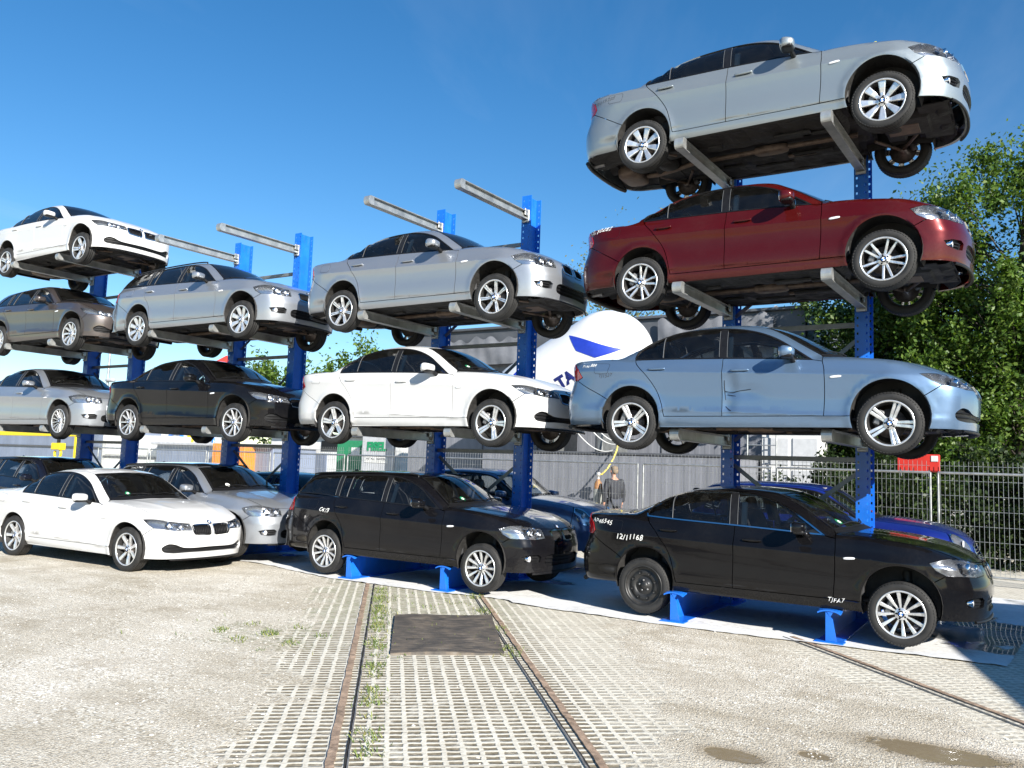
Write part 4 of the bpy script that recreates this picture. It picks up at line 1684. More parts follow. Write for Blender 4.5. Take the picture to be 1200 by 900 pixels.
def glass_mat(name, tint, rough=0.0, ior=1.5, dust=.05):
    m, nt, out = new_mat(name)
    dust *= .4
    v = objcoord(nt)
    t = nd(nt, 'ShaderNodeBsdfTransparent', inp={'Color': c4(tint)})
    g = nd(nt, 'ShaderNodeBsdfGlossy', inp={'Color': (1, 1, 1, 1), 'Roughness': .01})
    fr = nd(nt, 'ShaderNodeFresnel', inp={'IOR': ior})
    bp = nd(nt, 'ShaderNodeBump', inp={'Strength': .03, 'Distance': .02, 'Height': noise(nt, 4.0, 2.0, .4, v)})
    nt.links.new(bp.outputs[0], g.inputs['Normal'])
    mx = nd(nt, 'ShaderNodeMixShader')
    nt.links.new(fr.outputs[0], mx.inputs[0])
    nt.links.new(t.outputs[0], mx.inputs[1])
    nt.links.new(g.outputs[0], mx.inputs[2])
    # thin film of dust
    df = nd(nt, 'ShaderNodeBsdfDiffuse', inp={'Color': (.35, .34, .31, 1)})
    f = mth(nt, 'MULTIPLY', ramp(nt, noise(nt, 9.0, 6.0, .65, v), [(.35, .25), (.75, 1.)]), dust)
    m2 = nd(nt, 'ShaderNodeMixShader')
    nt.links.new(f, m2.inputs[0])
    nt.links.new(mx.outputs[0], m2.inputs[1])
    nt.links.new(df.outputs[0], m2.inputs[2])
    nt.links.new(m2.outputs[0], out.inputs[0])
    return m


def car_mats():
    M['black'] = simple_mat('black_plastic', (.009, .009, .010), .40, var=.25, vscale=20, spec=.3)
    M['seal'] = simple_mat('grey_window_seal', (.11, .115, .12), .35, .2)
    M['chrome'] = simple_mat('chrome', (.78, .78, .80), .10, 1.0)
    M['glass'] = glass_mat('tinted_side_glass', (.70, .74, .74))
    M['glass_front'] = glass_mat('windscreen_glass', (.76, .80, .79), dust=.06)
    M['clear'] = glass_mat('clear_lamp_lens', (.95, .96, .97), dust=.02)
    M['lens'] = simple_mat('lamp_glass_white', (.75, .76, .78), .12, .0, coat=1.0)
    M['lamp_house'] = simple_mat('lamp_reflector', (.47, .48, .50), .16, .85, var=.15, vscale=30)
    M['tail'] = simple_mat('red_tail_lens', (.36, .008, .012), .12, coat=1.0, var=.2, vscale=25)
    M['under'] = simple_mat('underbody_coating', (.020, .019, .018), .75, var=.5, vscale=6, bump=.5, bscale=25)
    M['rust'] = simple_mat('exhaust_steel', (.17, .125, .095), .6, .4, var=.5, vscale=12)
    M['steel_dark'] = simple_mat('dull_steel', (.24, .24, .24), .5, .6, var=.3, vscale=12)
    M['cabin'] = simple_mat('cabin_trim', (.016, .016, .018), .7, var=.2, vscale=12)
    M['cabin_light'] = simple_mat('cabin_headliner', (.28, .27, .25), .9, var=.1)
    M['seat'] = simple_mat('seat_cloth', (.04, .04, .045), .85, var=.2, vscale=30)
    M['rubber'] = simple_mat('tyre_rubber', (.016, .0155, .015), .72, var=.45, vscale=9, bump=.2, bscale=90)
    M['alloy'] = simple_mat('alloy_silver', (.74, .75, .76), .26, .7, var=.14, vscale=14, coat=.4)
    M['alloy_shade'] = simple_mat('alloy_barrel_shade', (.035, .034, .033), .55, .4, var=.4, vscale=12)  # alloy darkened for the barrel, so the hollow behind the spokes looks shaded
    M['steelwheel'] = simple_mat('black_steel_wheel', (.022, .022, .022), .45, .2, var=.3, vscale=15)
    M['disc'] = simple_mat('brake_disc', (.13, .11, .10), .45, .7, var=.4, vscale=20)
    M['badge_blue'] = simple_mat('badge_blue', (.03, .16, .52), .25, coat=1)
    M['badge_white'] = simple_mat('badge_white', (.8, .8, .8), .25, coat=1)


car_mats()
STYLES = {
    'fan12': dict(n=12, wi=.015, wo=.042),
    'steel': dict(kind='steel', n=0, wi=0, wo=0),
    'star5': dict(kind='double', n=5, wi=.026, wo=.036, gap=(.014, .025)),
    'vee5': dict(kind='vee', n=5, wi=.026, wo=.025, gap=(.013, .052)),
    'broad8': dict(n=8, wi=.034, wo=.088),
    'wide5': dict(kind='double', n=5, wi=.022, wo=.040, gap=(.012, .024)),
    'twin7': dict(kind='double', n=7, wi=.014, wo=.022, gap=(.008, .015)),
    'thin10': dict(n=10, wi=.020, wo=.024),
    'thin15': dict(n=15, wi=.011, wo=.016),
    'turb10': dict(n=10, wi=.024, wo=.050, twist=.22),
    'spoke7': dict(n=7, wi=.030, wo=.055),
}
WHEEL = {}


def wheel_meshes(style):
    if style in WHEEL:
        return WHEEL[style]
    if 'tyre' not in WHEEL:
        WHEEL['tyre'] = tyre_acc().mesh('tyre', [M['rubber']])
        WHEEL['brake'] = brake_acc().mesh('brake_disc', [M['disc'], M['steel_dark']])
        h = Acc()
        roundel(h, (0, -.095 + .012 + .011, 0), (0, -1, 0), .033)
        WHEEL['cap'] = h.mesh('hub_cap', [M['black'], M['badge_blue'], M['badge_white']])
    st = STYLES[style]
    mats = [M['steelwheel'] if style == 'steel' else M['alloy'], M['black'], M['steel_dark'], M['alloy_shade']]
    WHEEL[style] = rim_acc(st).mesh('rim', mats)
    return WHEEL[style]


def child(name, mesh, parent, loc=(0, 0, 0), rot=(0, 0, 0)):
    o = bpy.data.objects.new(name, mesh)
    COL.objects.link(o)
    o.parent = parent
    o.location = loc
    o.rotation_euler = rot
    return o


TYPES = {}
PARAM = {'sedan_a': sedan_a, 'sedan_b': sedan_b, 'wagon_a': wagon_a, 'hatch_a': hatch_a, 'mini_a': mini_a}


def type_parts(kind, chrome=False):
    key = (kind, chrome)
    if key not in TYPES:
        P = PARAM[kind]()
        P['chrome'] = chrome
        L = []
        for name, acc, mk, par in car_parts(P):
            L.append((name, acc.mesh(name, [M.get(k) for k in mk]), mk, par))
        TYPES[key] = (P, L)
    return TYPES[key]


def make_car(kind, pm, wheels, droop, loc, yaw=0., pitch=0., roll=0., label='', group=None, name='parked_car', cat='car', chrome=False, badge=True, spin=0., black_trim=None, steer=0.):
    P, L = type_parts(kind, chrome)
    root = empty(name, loc, 0, label, cat, group)
    root.rotation_euler = (roll, pitch, yaw)
    objs = []
    for nm, me, mk, par in L:
        if nm == 'emblem' and not badge:
            objs.append(None)
            continue
        o = child(nm, me, root if par is None else objs[par])
        for i, k in enumerate(mk):
            if k == 'paint':
                o.material_slots[i].link = 'OBJECT'
                o.material_slots[i].material = pm
        objs.append(o)
    rnd = random.Random(hash(label) % 1000 + int(spin * 10))
    for i, (xw, st) in enumerate(((0, wheels[1]), (P['WB'], wheels[0]))):
        rim = wheel_meshes(st)
        for s in (-1, 1):
            w = empty('wheel', (xw, s * .78, P['wr'] - droop))
            w.parent = root
            w.rotation_euler = (0, 0, (0 if s < 0 else math.pi) + (steer if i else 0))
            a = child('tyre', WHEEL['tyre'], w)
            th = RNG.uniform(0, 6.28)
            for nn, mm in (('rim', rim),):
                r_ = child(nn, mm, w, rot=(0, th, 0))
            child('brake_disc', WHEEL['brake'], w)
            if st != 'steel' and badge:
                child('hub_cap', WHEEL['cap'], w, rot=(0, th, 0))
    return root, P, objs
# ------------------------------------------------------------------ camera, light, sky
CAMP = (3.522, -9.2558, 1.6798)


def cam_matrix():
    yaw, pitch, roll = .5571, .0999, .0356
    cy, sy, cp, sp, cr, sr = math.cos(yaw), math.sin(yaw), math.cos(pitch), math.sin(pitch), math.cos(roll), math.sin(roll)
    f = Vector((-sy * cp, cy * cp, sp))
    r = Vector((cy, sy, 0))
    u = r.cross(f)
    r2 = r * cr + u * sr
    u2 = -r * sr + u * cr
    m = Matrix((r2, u2, -f)).transposed().to_4x4()
    m.translation = Vector(CAMP)
    return m


cam = bpy.data.cameras.new('camera')
cam.lens = 980.1 / 1200 * 36
cam.sensor_width = 36
cam.clip_start, cam.clip_end = .1, 3000
camo = bpy.data.objects.new('camera', cam)
COL.objects.link(camo)
camo.matrix_world = cam_matrix()
scene.camera = camo

SUN = Vector((1.75, -1.0, .98)).normalized()
sl = bpy.data.lights.new('sun', 'SUN')
sl.energy, sl.angle, sl.color = 5.0, R(.5), (1.0, .955, .88)
so = bpy.data.objects.new('sun', sl)
COL.objects.link(so)
so.rotation_euler = SUN.to_track_quat('Z', 'Y').to_euler()
so.location = (20, -15, 20)

world = bpy.data.worlds.new('World')
scene.world = world
world.use_nodes = True
wn = world.node_tree
bg = wn.nodes['Background']
sky = wn.nodes.new('ShaderNodeTexSky')
sky.sky_type = 'NISHITA'
sky.sun_disc = False
sky.sun_elevation = math.asin(SUN.z)
sky.sun_rotation = math.atan2(SUN.x, SUN.y)
sky.altitude = 500
sky.air_density, sky.dust_density, sky.ozone_density = 1.0, .25, 2.0
# thin high cloud
tc = wn.nodes.new('ShaderNodeTexCoord').outputs['Generated']
sepw = nd(wn, 'ShaderNodeSeparateXYZ', inp={'Vector': tc})
zz = mth(wn, 'MAXIMUM', sepw.outputs['Z'], .06)
cmb = nd(wn, 'ShaderNodeCombineXYZ', inp={'X': mth(wn, 'DIVIDE', sepw.outputs['X'], zz), 'Y': mth(wn, 'DIVIDE', sepw.outputs['Y'], zz), 'Z': 0.0})
cv = mapping(wn, cmb.outputs[0], (.55, .16, 1), (0, 0, .9))
cf = noise(wn, 1.1, 7.0, .62, cv, .8)
cm = mth(wn, 'MULTIPLY', ramp(wn, cf, [(.50, 0.), (.85, 1.)]), .14)
hs = nd(wn, 'ShaderNodeHueSaturation', inp={'Saturation': 1.34, 'Value': 1.0, 'Color': sky.outputs[0]})
wn.links.new(mixc(wn, cm, hs.outputs[0], (6.0, 6.6, 7.4)), bg.inputs['Color'])
bg.inputs['Strength'].default_value = .080
scene.view_settings.view_transform = 'Standard'
scene.view_settings.look = 'None'
scene.view_settings.gamma = 1
scene.view_settings.use_curve_mapping = False
scene.view_settings.exposure = 1.05
scene.render.engine = 'CYCLES'
scene.cycles.use_denoising = True
scene.cycles.max_bounces = 8
scene.cycles.transparent_max_bounces = 16
scene.cycles.caustics_reflective = False
scene.cycles.caustics_refractive = False
scene.cycles.sample_clamp_indirect = 6


# ------------------------------------------------------------------ setting materials
def sstep(nt, x, a, b):
    n = nd(nt, 'ShaderNodeMapRange', interpolation_type='SMOOTHSTEP', inp={'Value': x, 'From Min': a, 'From Max': b, 'To Min': 0.0, 'To Max': 1.0})
    return n.outputs[0]


def ground_mat():
    m, nt, out = new_mat('gravel_yard')
    v = objcoord(nt)
    sp = nd(nt, 'ShaderNodeSeparateXYZ', inp={'Vector': v})
    X, Y = sp.outputs['X'], sp.outputs['Y']

    def lin(x0, y0, a, b):
        return mth(nt, 'ADD', mth(nt, 'MULTIPLY', mth(nt, 'SUBTRACT', X, x0), a), mth(nt, 'MULTIPLY', mth(nt, 'SUBTRACT', Y, y0), b))
    U = lin(.21, -5.66, .768, .640)
    V = lin(.21, -5.66, -.640, .768)
    Wd = lin(1.52, -.17, .712, .702)
    big = noise(nt, .55, 4, .55, v)
    mid = noise(nt, 2.6, 5, .6, v)
    fine = noise(nt, 26, 4, .6, v)
    # stones
    vo = nd(nt, 'ShaderNodeTexVoronoi', inp={'Scale': 62.0, 'Vector': v, 'Randomness': 1.0})
    vo2 = nd(nt, 'ShaderNodeTexVoronoi', inp={'Scale': 150.0, 'Vector': v})
    st = ramp(nt, nd(nt, 'ShaderNodeSeparateColor', inp={'Color': vo.outputs['Color']}).outputs[0], [(0, (.34, .29, .215)), (.4, (.56, .50, .395)), (.75, (.68, .625, .51)), (1, (.80, .76, .66))])
    st2 = ramp(nt, nd(nt, 'ShaderNodeSeparateColor', inp={'Color': vo2.outputs['Color']}).outputs[1], [(0, (.38, .32, .235)), (.6, (.59, .53, .42)), (1, (.75, .70, .59))])
    gv = mixc(nt, ramp(nt, mid, [(.42, 0.), (.58, 1.)]), st, st2)
    edge = ramp(nt, vo.outputs['Distance'], [(.0, 1.), (.55, 1.), (.95, .62)])
    gv = mixc(nt, 1.0, gv, edge, 'MULTIPLY')
    # trodden earth
    earth = ramp(nt, fine, [(.3, (.29, .245, .175)), (.7, (.46, .40, .30))])
    em = mth(nt, 'MULTIPLY', ramp(nt, big, [(.50, 0.), (.66, 1.)]), ramp(nt, mid, [(.40, .15), (.62, 1.)]))
    # the middle strip between the tracks is more trodden
    midstrip = mth(nt, 'MULTIPLY', sstep(nt, U, 1.9, 2.6), mth(nt, 'SUBTRACT', 1.0, sstep(nt, Wd, -1.2, -.5)))
    em = mth(nt, 'MAXIMUM', mth(nt, 'MULTIPLY', em, .75), mth(nt, 'MULTIPLY', midstrip, ramp(nt, mid, [(.40, .05), (.66, .55)])))
    base = mixc(nt, em, gv, earth)
    # pale dusty drifts, darker trodden tracks
    drift = noise(nt, .42, 6, .62, v, .6)
    trk = noise(nt, 1.0, 4, .6, mapping(nt, v, (.35, 2.6, 1), (0, 0, R(38))), .4)
    vv = mth(nt, 'ADD', mth(nt, 'MULTIPLY', drift, .6), mth(nt, 'MULTIPLY', trk, .4))
    base = mixc(nt, 1.0, base, ramp(nt, vv, [(.34, (.80, .78, .74)), (.48, (1.04, 1.05, 1.07)), (.60, (1.22, 1.25, 1.32))]), 'MULTIPLY')
    dm = mth(nt, 'MULTIPLY', ramp(nt, noise(nt, 1.15, 6, .68, v, .3), [(.57, 0.), (.66, 1.)]), ramp(nt, fine, [(.3, .35), (.6, .9)]))
    base = mixc(nt, mth(nt, 'MULTIPLY', dm, .62), base, (.27, .215, .14))
    # lattice pavers
    jit = mth(nt, 'MULTIPLY', mth(nt, 'SUBTRACT', mid, .5), 1.7)
    jit2 = mth(nt, 'MULTIPLY', mth(nt, 'SUBTRACT', big, .5), 1.2)
    umax = mth(nt, 'ADD', mth(nt, 'MULTIPLY', V, .19), 1.95)
    uj = mth(nt, 'ADD', mth(nt, 'ADD', U, jit), jit2)
    p1 = mth(nt, 'MULTIPLY', sstep(nt, uj, -.72, -.42), mth(nt, 'SUBTRACT', 1.0, sstep(nt, mth(nt, 'SUBTRACT', uj, umax), -.15, .20)))
    core = mth(nt, 'MULTIPLY', sstep(nt, U, -.12, -.02), mth(nt, 'SUBTRACT', 1.0, sstep(nt, U, 1.5, 1.65)))
    p1 = mth(nt, 'MAXIMUM', p1, core)
    wj = mth(nt, 'ADD', mth(nt, 'ADD', Wd, jit), jit2)
    p2 = mth(nt, 'MULTIPLY', sstep(nt, wj, -.55, -.2), sstep(nt, X, .9, 1.5))
    sand = mth(nt, 'MULTIPLY', sstep(nt, U, 1.6, 1.9), ramp(nt, noise(nt, 1.9, 5, .65, v), [(.44, 0.), (.66, .6)]))
    pav = mth(nt, 'MULTIPLY', mth(nt, 'MAXIMUM', p1, p2, clamp=True), mth(nt, 'SUBTRACT', 1.0, sand))

    def holes(A, B, sa, sb):
        wob = mth(nt, 'MULTIPLY', mth(nt, 'SUBTRACT', noise(nt, 9, 2, .5, v), .5), .030)
        fa = mth(nt, 'ABSOLUTE', mth(nt, 'SUBTRACT', mth(nt, 'FRACT', mth(nt, 'DIVIDE', mth(nt, 'ADD', A, mth(nt, 'ADD', wob, 50.0)), sa)), .5))
        fb = mth(nt, 'ABSOLUTE', mth(nt, 'SUBTRACT', mth(nt, 'FRACT', mth(nt, 'DIVIDE', mth(nt, 'ADD', B, mth(nt, 'ADD', wob, 50.0)), sb)), .5))
        ra = mth(nt, 'SUBTRACT', 1.0, sstep(nt, fa, .31, .40))
        rb = mth(nt, 'SUBTRACT', 1.0, sstep(nt, fb, .23, .36))
        return mth(nt, 'MULTIPLY', ra, rb)
    h1 = holes(U, V, .112, .079)
    h2 = holes(Wd, lin(1.52, -.17, -.702, .712), .112, .079)
    hol = mth(nt, 'ADD', mth(nt, 'MULTIPLY', h1, mth(nt, 'SUBTRACT', 1.0, p2)), mth(nt, 'MULTIPLY', h2, p2), clamp=True)
    filled = ramp(nt, noise(nt, 4.5, 5, .65, v), [(.30, .25), (.48, 1.)])
    filled = mth(nt, 'MULTIPLY', filled, mth(nt, 'SUBTRACT', 1.0, mth(nt, 'MULTIPLY', sstep(nt, U, 1.5, 2.1), .5)))
    hol = mth(nt, 'MULTIPLY', hol, filled)
    conc = ramp(nt, mth(nt, 'ADD', mth(nt, 'MULTIPLY', fine, .6), mth(nt, 'MULTIPLY', mid, .4)), [(.34, (.50, .46, .375)), (.6, (.72, .685, .585))])
    # slab joints
    jn = mth(nt, 'ABSOLUTE', mth(nt, 'SUBTRACT', mth(nt, 'FRACT', mth(nt, 'DIVIDE', mth(nt, 'ADD', V, 60.0), .6)), .5))
    jn = mth(nt, 'MULTIPLY', sstep(nt, jn, .485, .496), .6)
    conc = mixc(nt, jn, conc, (.22, .19, .15))
    fill = ramp(nt, fine, [(.3, (.135, .112, .072)), (.7, (.285, .24, .17))])
    gm = mth(nt, 'MULTIPLY', sstep(nt, mth(nt, 'ADD', V, mth(nt, 'MULTIPLY', jit, 2.0)), 3.6, 5.0), mth(nt, 'SUBTRACT', 1.0, sstep(nt, U, 1.8, 2.6)))
    grow = mth(nt, 'MULTIPLY', gm, ramp(nt, noise(nt, 17, 3, .6, v), [(.40, 0.), (.58, 1.)]))
    green = ramp(nt, fine, [(.3, (.06, .085, .018)), (.7, (.16, .19, .05))])
    fill = mixc(nt, mth(nt, 'MULTIPLY', grow, .8), fill, green)
    pcol = mixc(nt, hol, conc, fill)
    base = mixc(nt, pav, base, pcol)
    # patch of turf in the gravel
    gd = mth(nt, 'SQRT', mth(nt, 'ADD', mth(nt, 'POWER', mth(nt, 'ADD', X, 2.75), 2.0), mth(nt, 'POWER', mth(nt, 'MULTIPLY', mth(nt, 'ADD', Y, 3.45), 1.4), 2.0)))
    gpm = mth(nt, 'MULTIPLY', mth(nt, 'SUBTRACT', 1.0, sstep(nt, mth(nt, 'ADD', gd, jit), .35, 1.0)), ramp(nt, noise(nt, 14, 4, .65, v), [(.45, 0.), (.66, .6)]))
    base = mixc(nt, gpm, base, green)

    # puddles
    def pud(x, y, rx, ry):
        d = mth(nt, 'SQRT', mth(nt, 'ADD', mth(nt, 'POWER', mth(nt, 'DIVIDE', mth(nt, 'SUBTRACT', X, x), rx), 2.0), mth(nt, 'POWER', mth(nt, 'DIVIDE', mth(nt, 'SUBTRACT', Y, y), ry), 2.0)))
        return mth(nt, 'ADD', mth(nt, 'ADD', d, mth(nt, 'MULTIPLY', jit, 1.0)), mth(nt, 'MULTIPLY', mth(nt, 'SUBTRACT', fine, .5), .5))
    pd = mth(nt, 'MINIMUM', mth(nt, 'MINIMUM', pud(1.93, -4.05, .21, .12), pud(2.98, -3.2, .42, .2)), pud(2.35, -3.75, .1, .06))
    wet = mth(nt, 'SUBTRACT', 1.0, sstep(nt, pd, .86, .98))
    damp = mth(nt, 'SUBTRACT', 1.0, sstep(nt, pd, .9, 1.75))
    base = mixc(nt, mth(nt, 'MULTIPLY', damp, .6), base, (.24, .19, .125))
    base = mixc(nt, mth(nt, 'MULTIPLY', wet, .8), base, (.22, .17, .10))
    # tyre-marked fade with distance from the yard: asphalt beyond the fence
    b = nd(nt, 'ShaderNodeBsdfPrincipled', inp={'Base Color': base, 'Specular IOR Level': .3})
    rg = mixc(nt, wet, .92, .06)
    rg2 = nd(nt, 'ShaderNodeSeparateColor', inp={'Color': rg}).outputs[0]
    nt.links.new(rg2, b.inputs['Roughness'])
    hgt = mth(nt, 'ADD', mth(nt, 'MULTIPLY', mth(nt, 'SUBTRACT', 1.0, vo.outputs['Distance']), .55), mth(nt, 'MULTIPLY', mth(nt, 'SUBTRACT', 1.0, vo2.outputs['Distance']), .35))
    hp = mth(nt, 'ADD', mth(nt, 'MULTIPLY', fine, .35), mth(nt, 'MULTIPLY', hol, -.6))
    hh = mth(nt, 'ADD', mth(nt, 'MULTIPLY', hgt, mth(nt, 'SUBTRACT', 1.0, pav)), mth(nt, 'MULTIPLY', hp, pav))
    hh = mth(nt, 'MULTIPLY', hh, mth(nt, 'SUBTRACT', 1.0, wet))
    hh = mth(nt, 'ADD', hh, mth(nt, 'MULTIPLY', mid, .45))
    bp = nd(nt, 'ShaderNodeBump', inp={'Strength': .6, 'Distance': .018, 'Height': hh})
    nt.links.new(bp.outputs[0], b.inputs['Normal'])
    nt.links.new(b.outputs[0], out.inputs[0])
    return m


M['galv'] = simple_mat('galvanised_steel', (.46, .47, .46), .42, .75, var=.22, vscale=7)
M['galv_dull'] = simple_mat('dull_galvanised_steel', (.22, .23, .23), .5, .6, var=.25, vscale=7)
def rack_paint():
    m, nt, out = new_mat('rack_blue_paint')
    v = objcoord(nt)
    f = noise(nt, 3.0, 6, .65, v)
    f2 = noise(nt, 30, 5, .7, v)
    st = noise(nt, 6.0, 5, .65, mapping(nt, v, (4, 4, .5)))
    c = ramp(nt, f, [(.3, (.006, .115, .52)), (.7, (.012, .165, .70))])
    c = mixc(nt, mth(nt, 'MULTIPLY', ramp(nt, st, [(.55, 0.), (.75, 1.)]), .35), c, (.10, .13, .18))
    chip = mth(nt, 'MULTIPLY', ramp(nt, f2, [(.66, 0.), (.70, 1.)]), ramp(nt, f, [(.45, 0.), (.65, 1.)]))
    c = mixc(nt, chip, c, (.13, .075, .045))
    b = nd(nt, 'ShaderNodeBsdfPrincipled', inp={'Base Color': c, 'Coat Weight': .2})
    nt.links.new(mth(nt, 'ADD', .34, mth(nt, 'MULTIPLY', chip, .5)), b.inputs['Roughness'])
    nt.links.new(b.outputs[0], out.inputs[0])
    return m


M['rackblue'] = rack_paint()
M['rustrail'] = simple_mat('rusty_rail', (.33, .235, .165), .75, .1, var=.45, vscale=14, bump=.4, bscale=40)
M['darkrail'] = simple_mat('rail_groove', (.028, .025, .022), .8, .2, var=.4, vscale=12)
M['brightrail'] = simple_mat('worn_rail_steel', (.30, .29, .28), .5, .6, var=.35, vscale=10)

g = Acc()
nv = 60
g.add([(-600, -300, 0), (500, -300, 0), (500, 700, 0), (-600, 700, 0)], [(0, 1, 2, 3)], 0, False)
tag(g.build('ground', ground_mat()), kind='structure')


# rails
def rail(name, P0, P1, side, label):
    P0, P1 = Vector((P0[0], P0[1], 0)), Vector((P1[0], P1[1], 0))
    d = (P1 - P0)
    L = d.length
    d.normalize()
    n = Vector((-d.y, d.x, 0)) * side
    r = empty(name, tuple(P0), math.atan2(d.y, d.x), label, 'rail', 'track rails let into the yard')
    rn = random.Random(3)

    def strip(y0, y1, z, mat, nm, jag=0.0):
        a = Acc()
        k = 180
        V, F = [], []
        for i in range(k + 1):
            x = L * i / k
            j = rn.uniform(-jag, jag)
            za = z + rn.uniform(-.0015, .0015)
            V += [(x, side * (y0 + j), -.02), (x, side * (y0 + j), za), (x, side * (y1 + j), za), (x, side * (y1 + j), -.02)]
        for i in range(k):
            for q in range(3):
                f = (i * 4 + q, i * 4 + q + 1, i * 4 + 5 + q, i * 4 + 4 + q)
                F.append(f if side < 0 else f[::-1])
        a.add(V, F, 0, False)
        return a.build(nm, M[mat], r)
    strip(-.05, .0, .012, 'rustrail', 'rail_head', .004)
    strip(.052, .068, .005, 'darkrail', 'flangeway', .002)
    strip(.0685, .078, .012, 'brightrail', 'guard_strip', .002)
    return r


rail('track_rail', (4.95, -11.35), (-4.40, -.12), -1, 'rusty track rail on the side of the pavers next to the open gravel')
rail('track_rail', (6.96, -11.34), (-2.75, .15), 1, 'rusty track rail passing right of the dark rubber mat')
rail('track_rail', (8.25, -6.99), (1.30, .05), 1, 'thin dark track rail running under the feet of the right stack')


# white ground sheet under the racks
def sheet_mat():
    m, nt, out = new_mat('white_ground_sheet')
    v = objcoord(nt)
    sp = nd(nt, 'ShaderNodeSeparateXYZ', inp={'Vector': v})
    n1, n2 = noise(nt, 1.3, 6, .65, v), noise(nt, 14, 5, .65, v)
    c = ramp(nt, mth(nt, 'ADD', mth(nt, 'MULTIPLY', n1, .6), mth(nt, 'MULTIPLY', n2, .4)), [(.30, (.36, .35, .33)), (.45, (.68, .675, .66)), (.65, (.80, .80, .79))])
    # standing water near the right end
    d = mth(nt, 'SQRT', mth(nt, 'ADD', mth(nt, 'POWER', mth(nt, 'DIVIDE', mth(nt, 'SUBTRACT', sp.outputs['X'], 3.0), 1.0), 2.0), mth(nt, 'POWER', mth(nt, 'DIVIDE', mth(nt, 'SUBTRACT', sp.outputs['Y'], 1.9), 1.35), 2.0)))
    d = mth(nt, 'ADD', d, mth(nt, 'MULTIPLY', mth(nt, 'SUBTRACT', noise(nt, 2.2, 4, .6, v), .5), 1.6))
    w = mth(nt, 'SUBTRACT', 1.0, sstep(nt, d, .8, .95))
    w2 = ramp(nt, noise(nt, .9, 3, .5, v), [(.60, 0.), (.66, 1.)])
    w = mth(nt, 'MAXIMUM', w, mth(nt, 'MULTIPLY', w2, sstep(nt, sp.outputs['Y'], .6, 1.2)))
    c = mixc(nt, mth(nt, 'MULTIPLY', w, .75), c, (.14, .15, .15))
    b = nd(nt, 'ShaderNodeBsdfPrincipled', inp={'Base Color': c})
    nt.links.new(mth(nt, 'SUBTRACT', .75, mth(nt, 'MULTIPLY', w, .71)), b.inputs['Roughness'])
    bp = nd(nt, 'ShaderNodeBump', inp={'Strength': .35, 'Distance': .03, 'Height': mth(nt, 'MULTIPLY', noise(nt, 5, 4, .6, v), mth(nt, 'SUBTRACT', 1.0, w))})
    nt.links.new(bp.outputs[0], b.inputs['Normal'])
    nt.links.new(b.outputs[0], out.inputs[0])
    return m


a = Acc()
rn = random.Random(11)
nx, ny = 110, 36
V, F = [], []
edge = [(-8.6, .55), (-7.6, .28), (-7.2, .27), (-6, .02), (-4.9, -.17), (-3.6, -.16), (-2.2, -.02), (-2., -.19), (-1, -.24), (.2, -.24), (1, -.2), (1.8, -.13), (2.6, -.06), (3.28, .0)]
ef = pchip(edge)
for i in range(nx + 1):
    x = -8.6 + (3.29 + 8.6) * i / nx
    y0 = float(ef(x)) + rn.uniform(-.02, .02)
    for j in range(ny + 1):
        y = y0 + (5.4 - y0) * (j / ny) ** 1.5
        xx = x + (.07 * (y - 0) if i == nx else 0) + rn.uniform(-.01, .01)
        zz_ = .006 + max(0, .010 * math.sin(x * 5.3 + y * 2) + .009 * math.sin(y * 6.1 - x * 1.7)) * (0.6 if 0 < j < ny else .3) + (rn.uniform(0, .012) if j == 0 else 0)
        V.append((xx, y, zz_))
for i in range(nx):
    for j in range(ny):
        k = i * (ny + 1) + j
        F.append((k, k + ny + 1, k + ny + 2, k + 1))
a.add(V, F, 0, True)
o = a.build('ground_sheet', sheet_mat())
tag(o, 'dirty white plastic sheet spread on the ground under the racked cars', 'ground sheet')

# rubber mat between the rails
a = Acc()
mv = [(-2.50, -1.86), (-1.70, -1.14), (-.55, -2.68), (-1.33, -3.34)]
A_, B_, C_, D_ = (Vector((x, y, 0)) for x, y in mv)
n1, n2 = 16, 26
V, F = [], []
for i in range(n1 + 1):
    for j in range(n2 + 1):
        u, w = i / n1, j / n2
        q = A_.lerp(B_, u).lerp(D_.lerp(C_, u), w)
        V.append((q.x + rn.uniform(-.004, .004), q.y + rn.uniform(-.004, .004), .022 + .006 * math.sin(u * 7 + w * 5) + rn.uniform(0, .003)))
for i in range(n1):
    for j in range(n2):
        k = i * (n2 + 1) + j
        F.append((k, k + n2 + 1, k + n2 + 2, k + 1)[::-1])
bd = [i * (n2 + 1) for i in range(n1 + 1)] + [n1 * (n2 + 1) + j for j in range(1, n2 + 1)] + [i * (n2 + 1) + n2 for i in range(n1 - 1, -1, -1)] + list(range(n2 - 1, 0, -1))
b0 = len(V)
for k in bd:
    V.append((V[k][0], V[k][1], -.004))
for i in range(len(bd)):
    j = (i + 1) % len(bd)
    F.append((bd[i], bd[j], b0 + j, b0 + i))
a.add(V, F, 0, False)
mm, nt, out = new_mat('worn_rubber_mat')
v = objcoord(nt)
vr = mapping(nt, v, (1, 1, 1), (0, 0, R(-40)))
w1 = noise(nt, 1.0, 6, .65, mapping(nt, vr, (4, 34, 4)))
w2_ = noise(nt, 5, 5, .65, v)
c = ramp(nt, mth(nt, 'ADD', mth(nt, 'MULTIPLY', w1, .55), mth(nt, 'MULTIPLY', w2_, .45)), [(.36, (.030, .027, .025)), (.48, (.080, .070, .060)), (.57, (.15, .12, .09)), (.68, (.20, .185, .165))])
b = nd(nt, 'ShaderNodeBsdfPrincipled', inp={'Base Color': c, 'Roughness': .7})
bp = nd(nt, 'ShaderNodeBump', inp={'Strength': .5, 'Distance': .01, 'Height': w1})
nt.links.new(bp.outputs[0], b.inputs['Normal'])
nt.links.new(b.outputs[0], out.inputs[0])
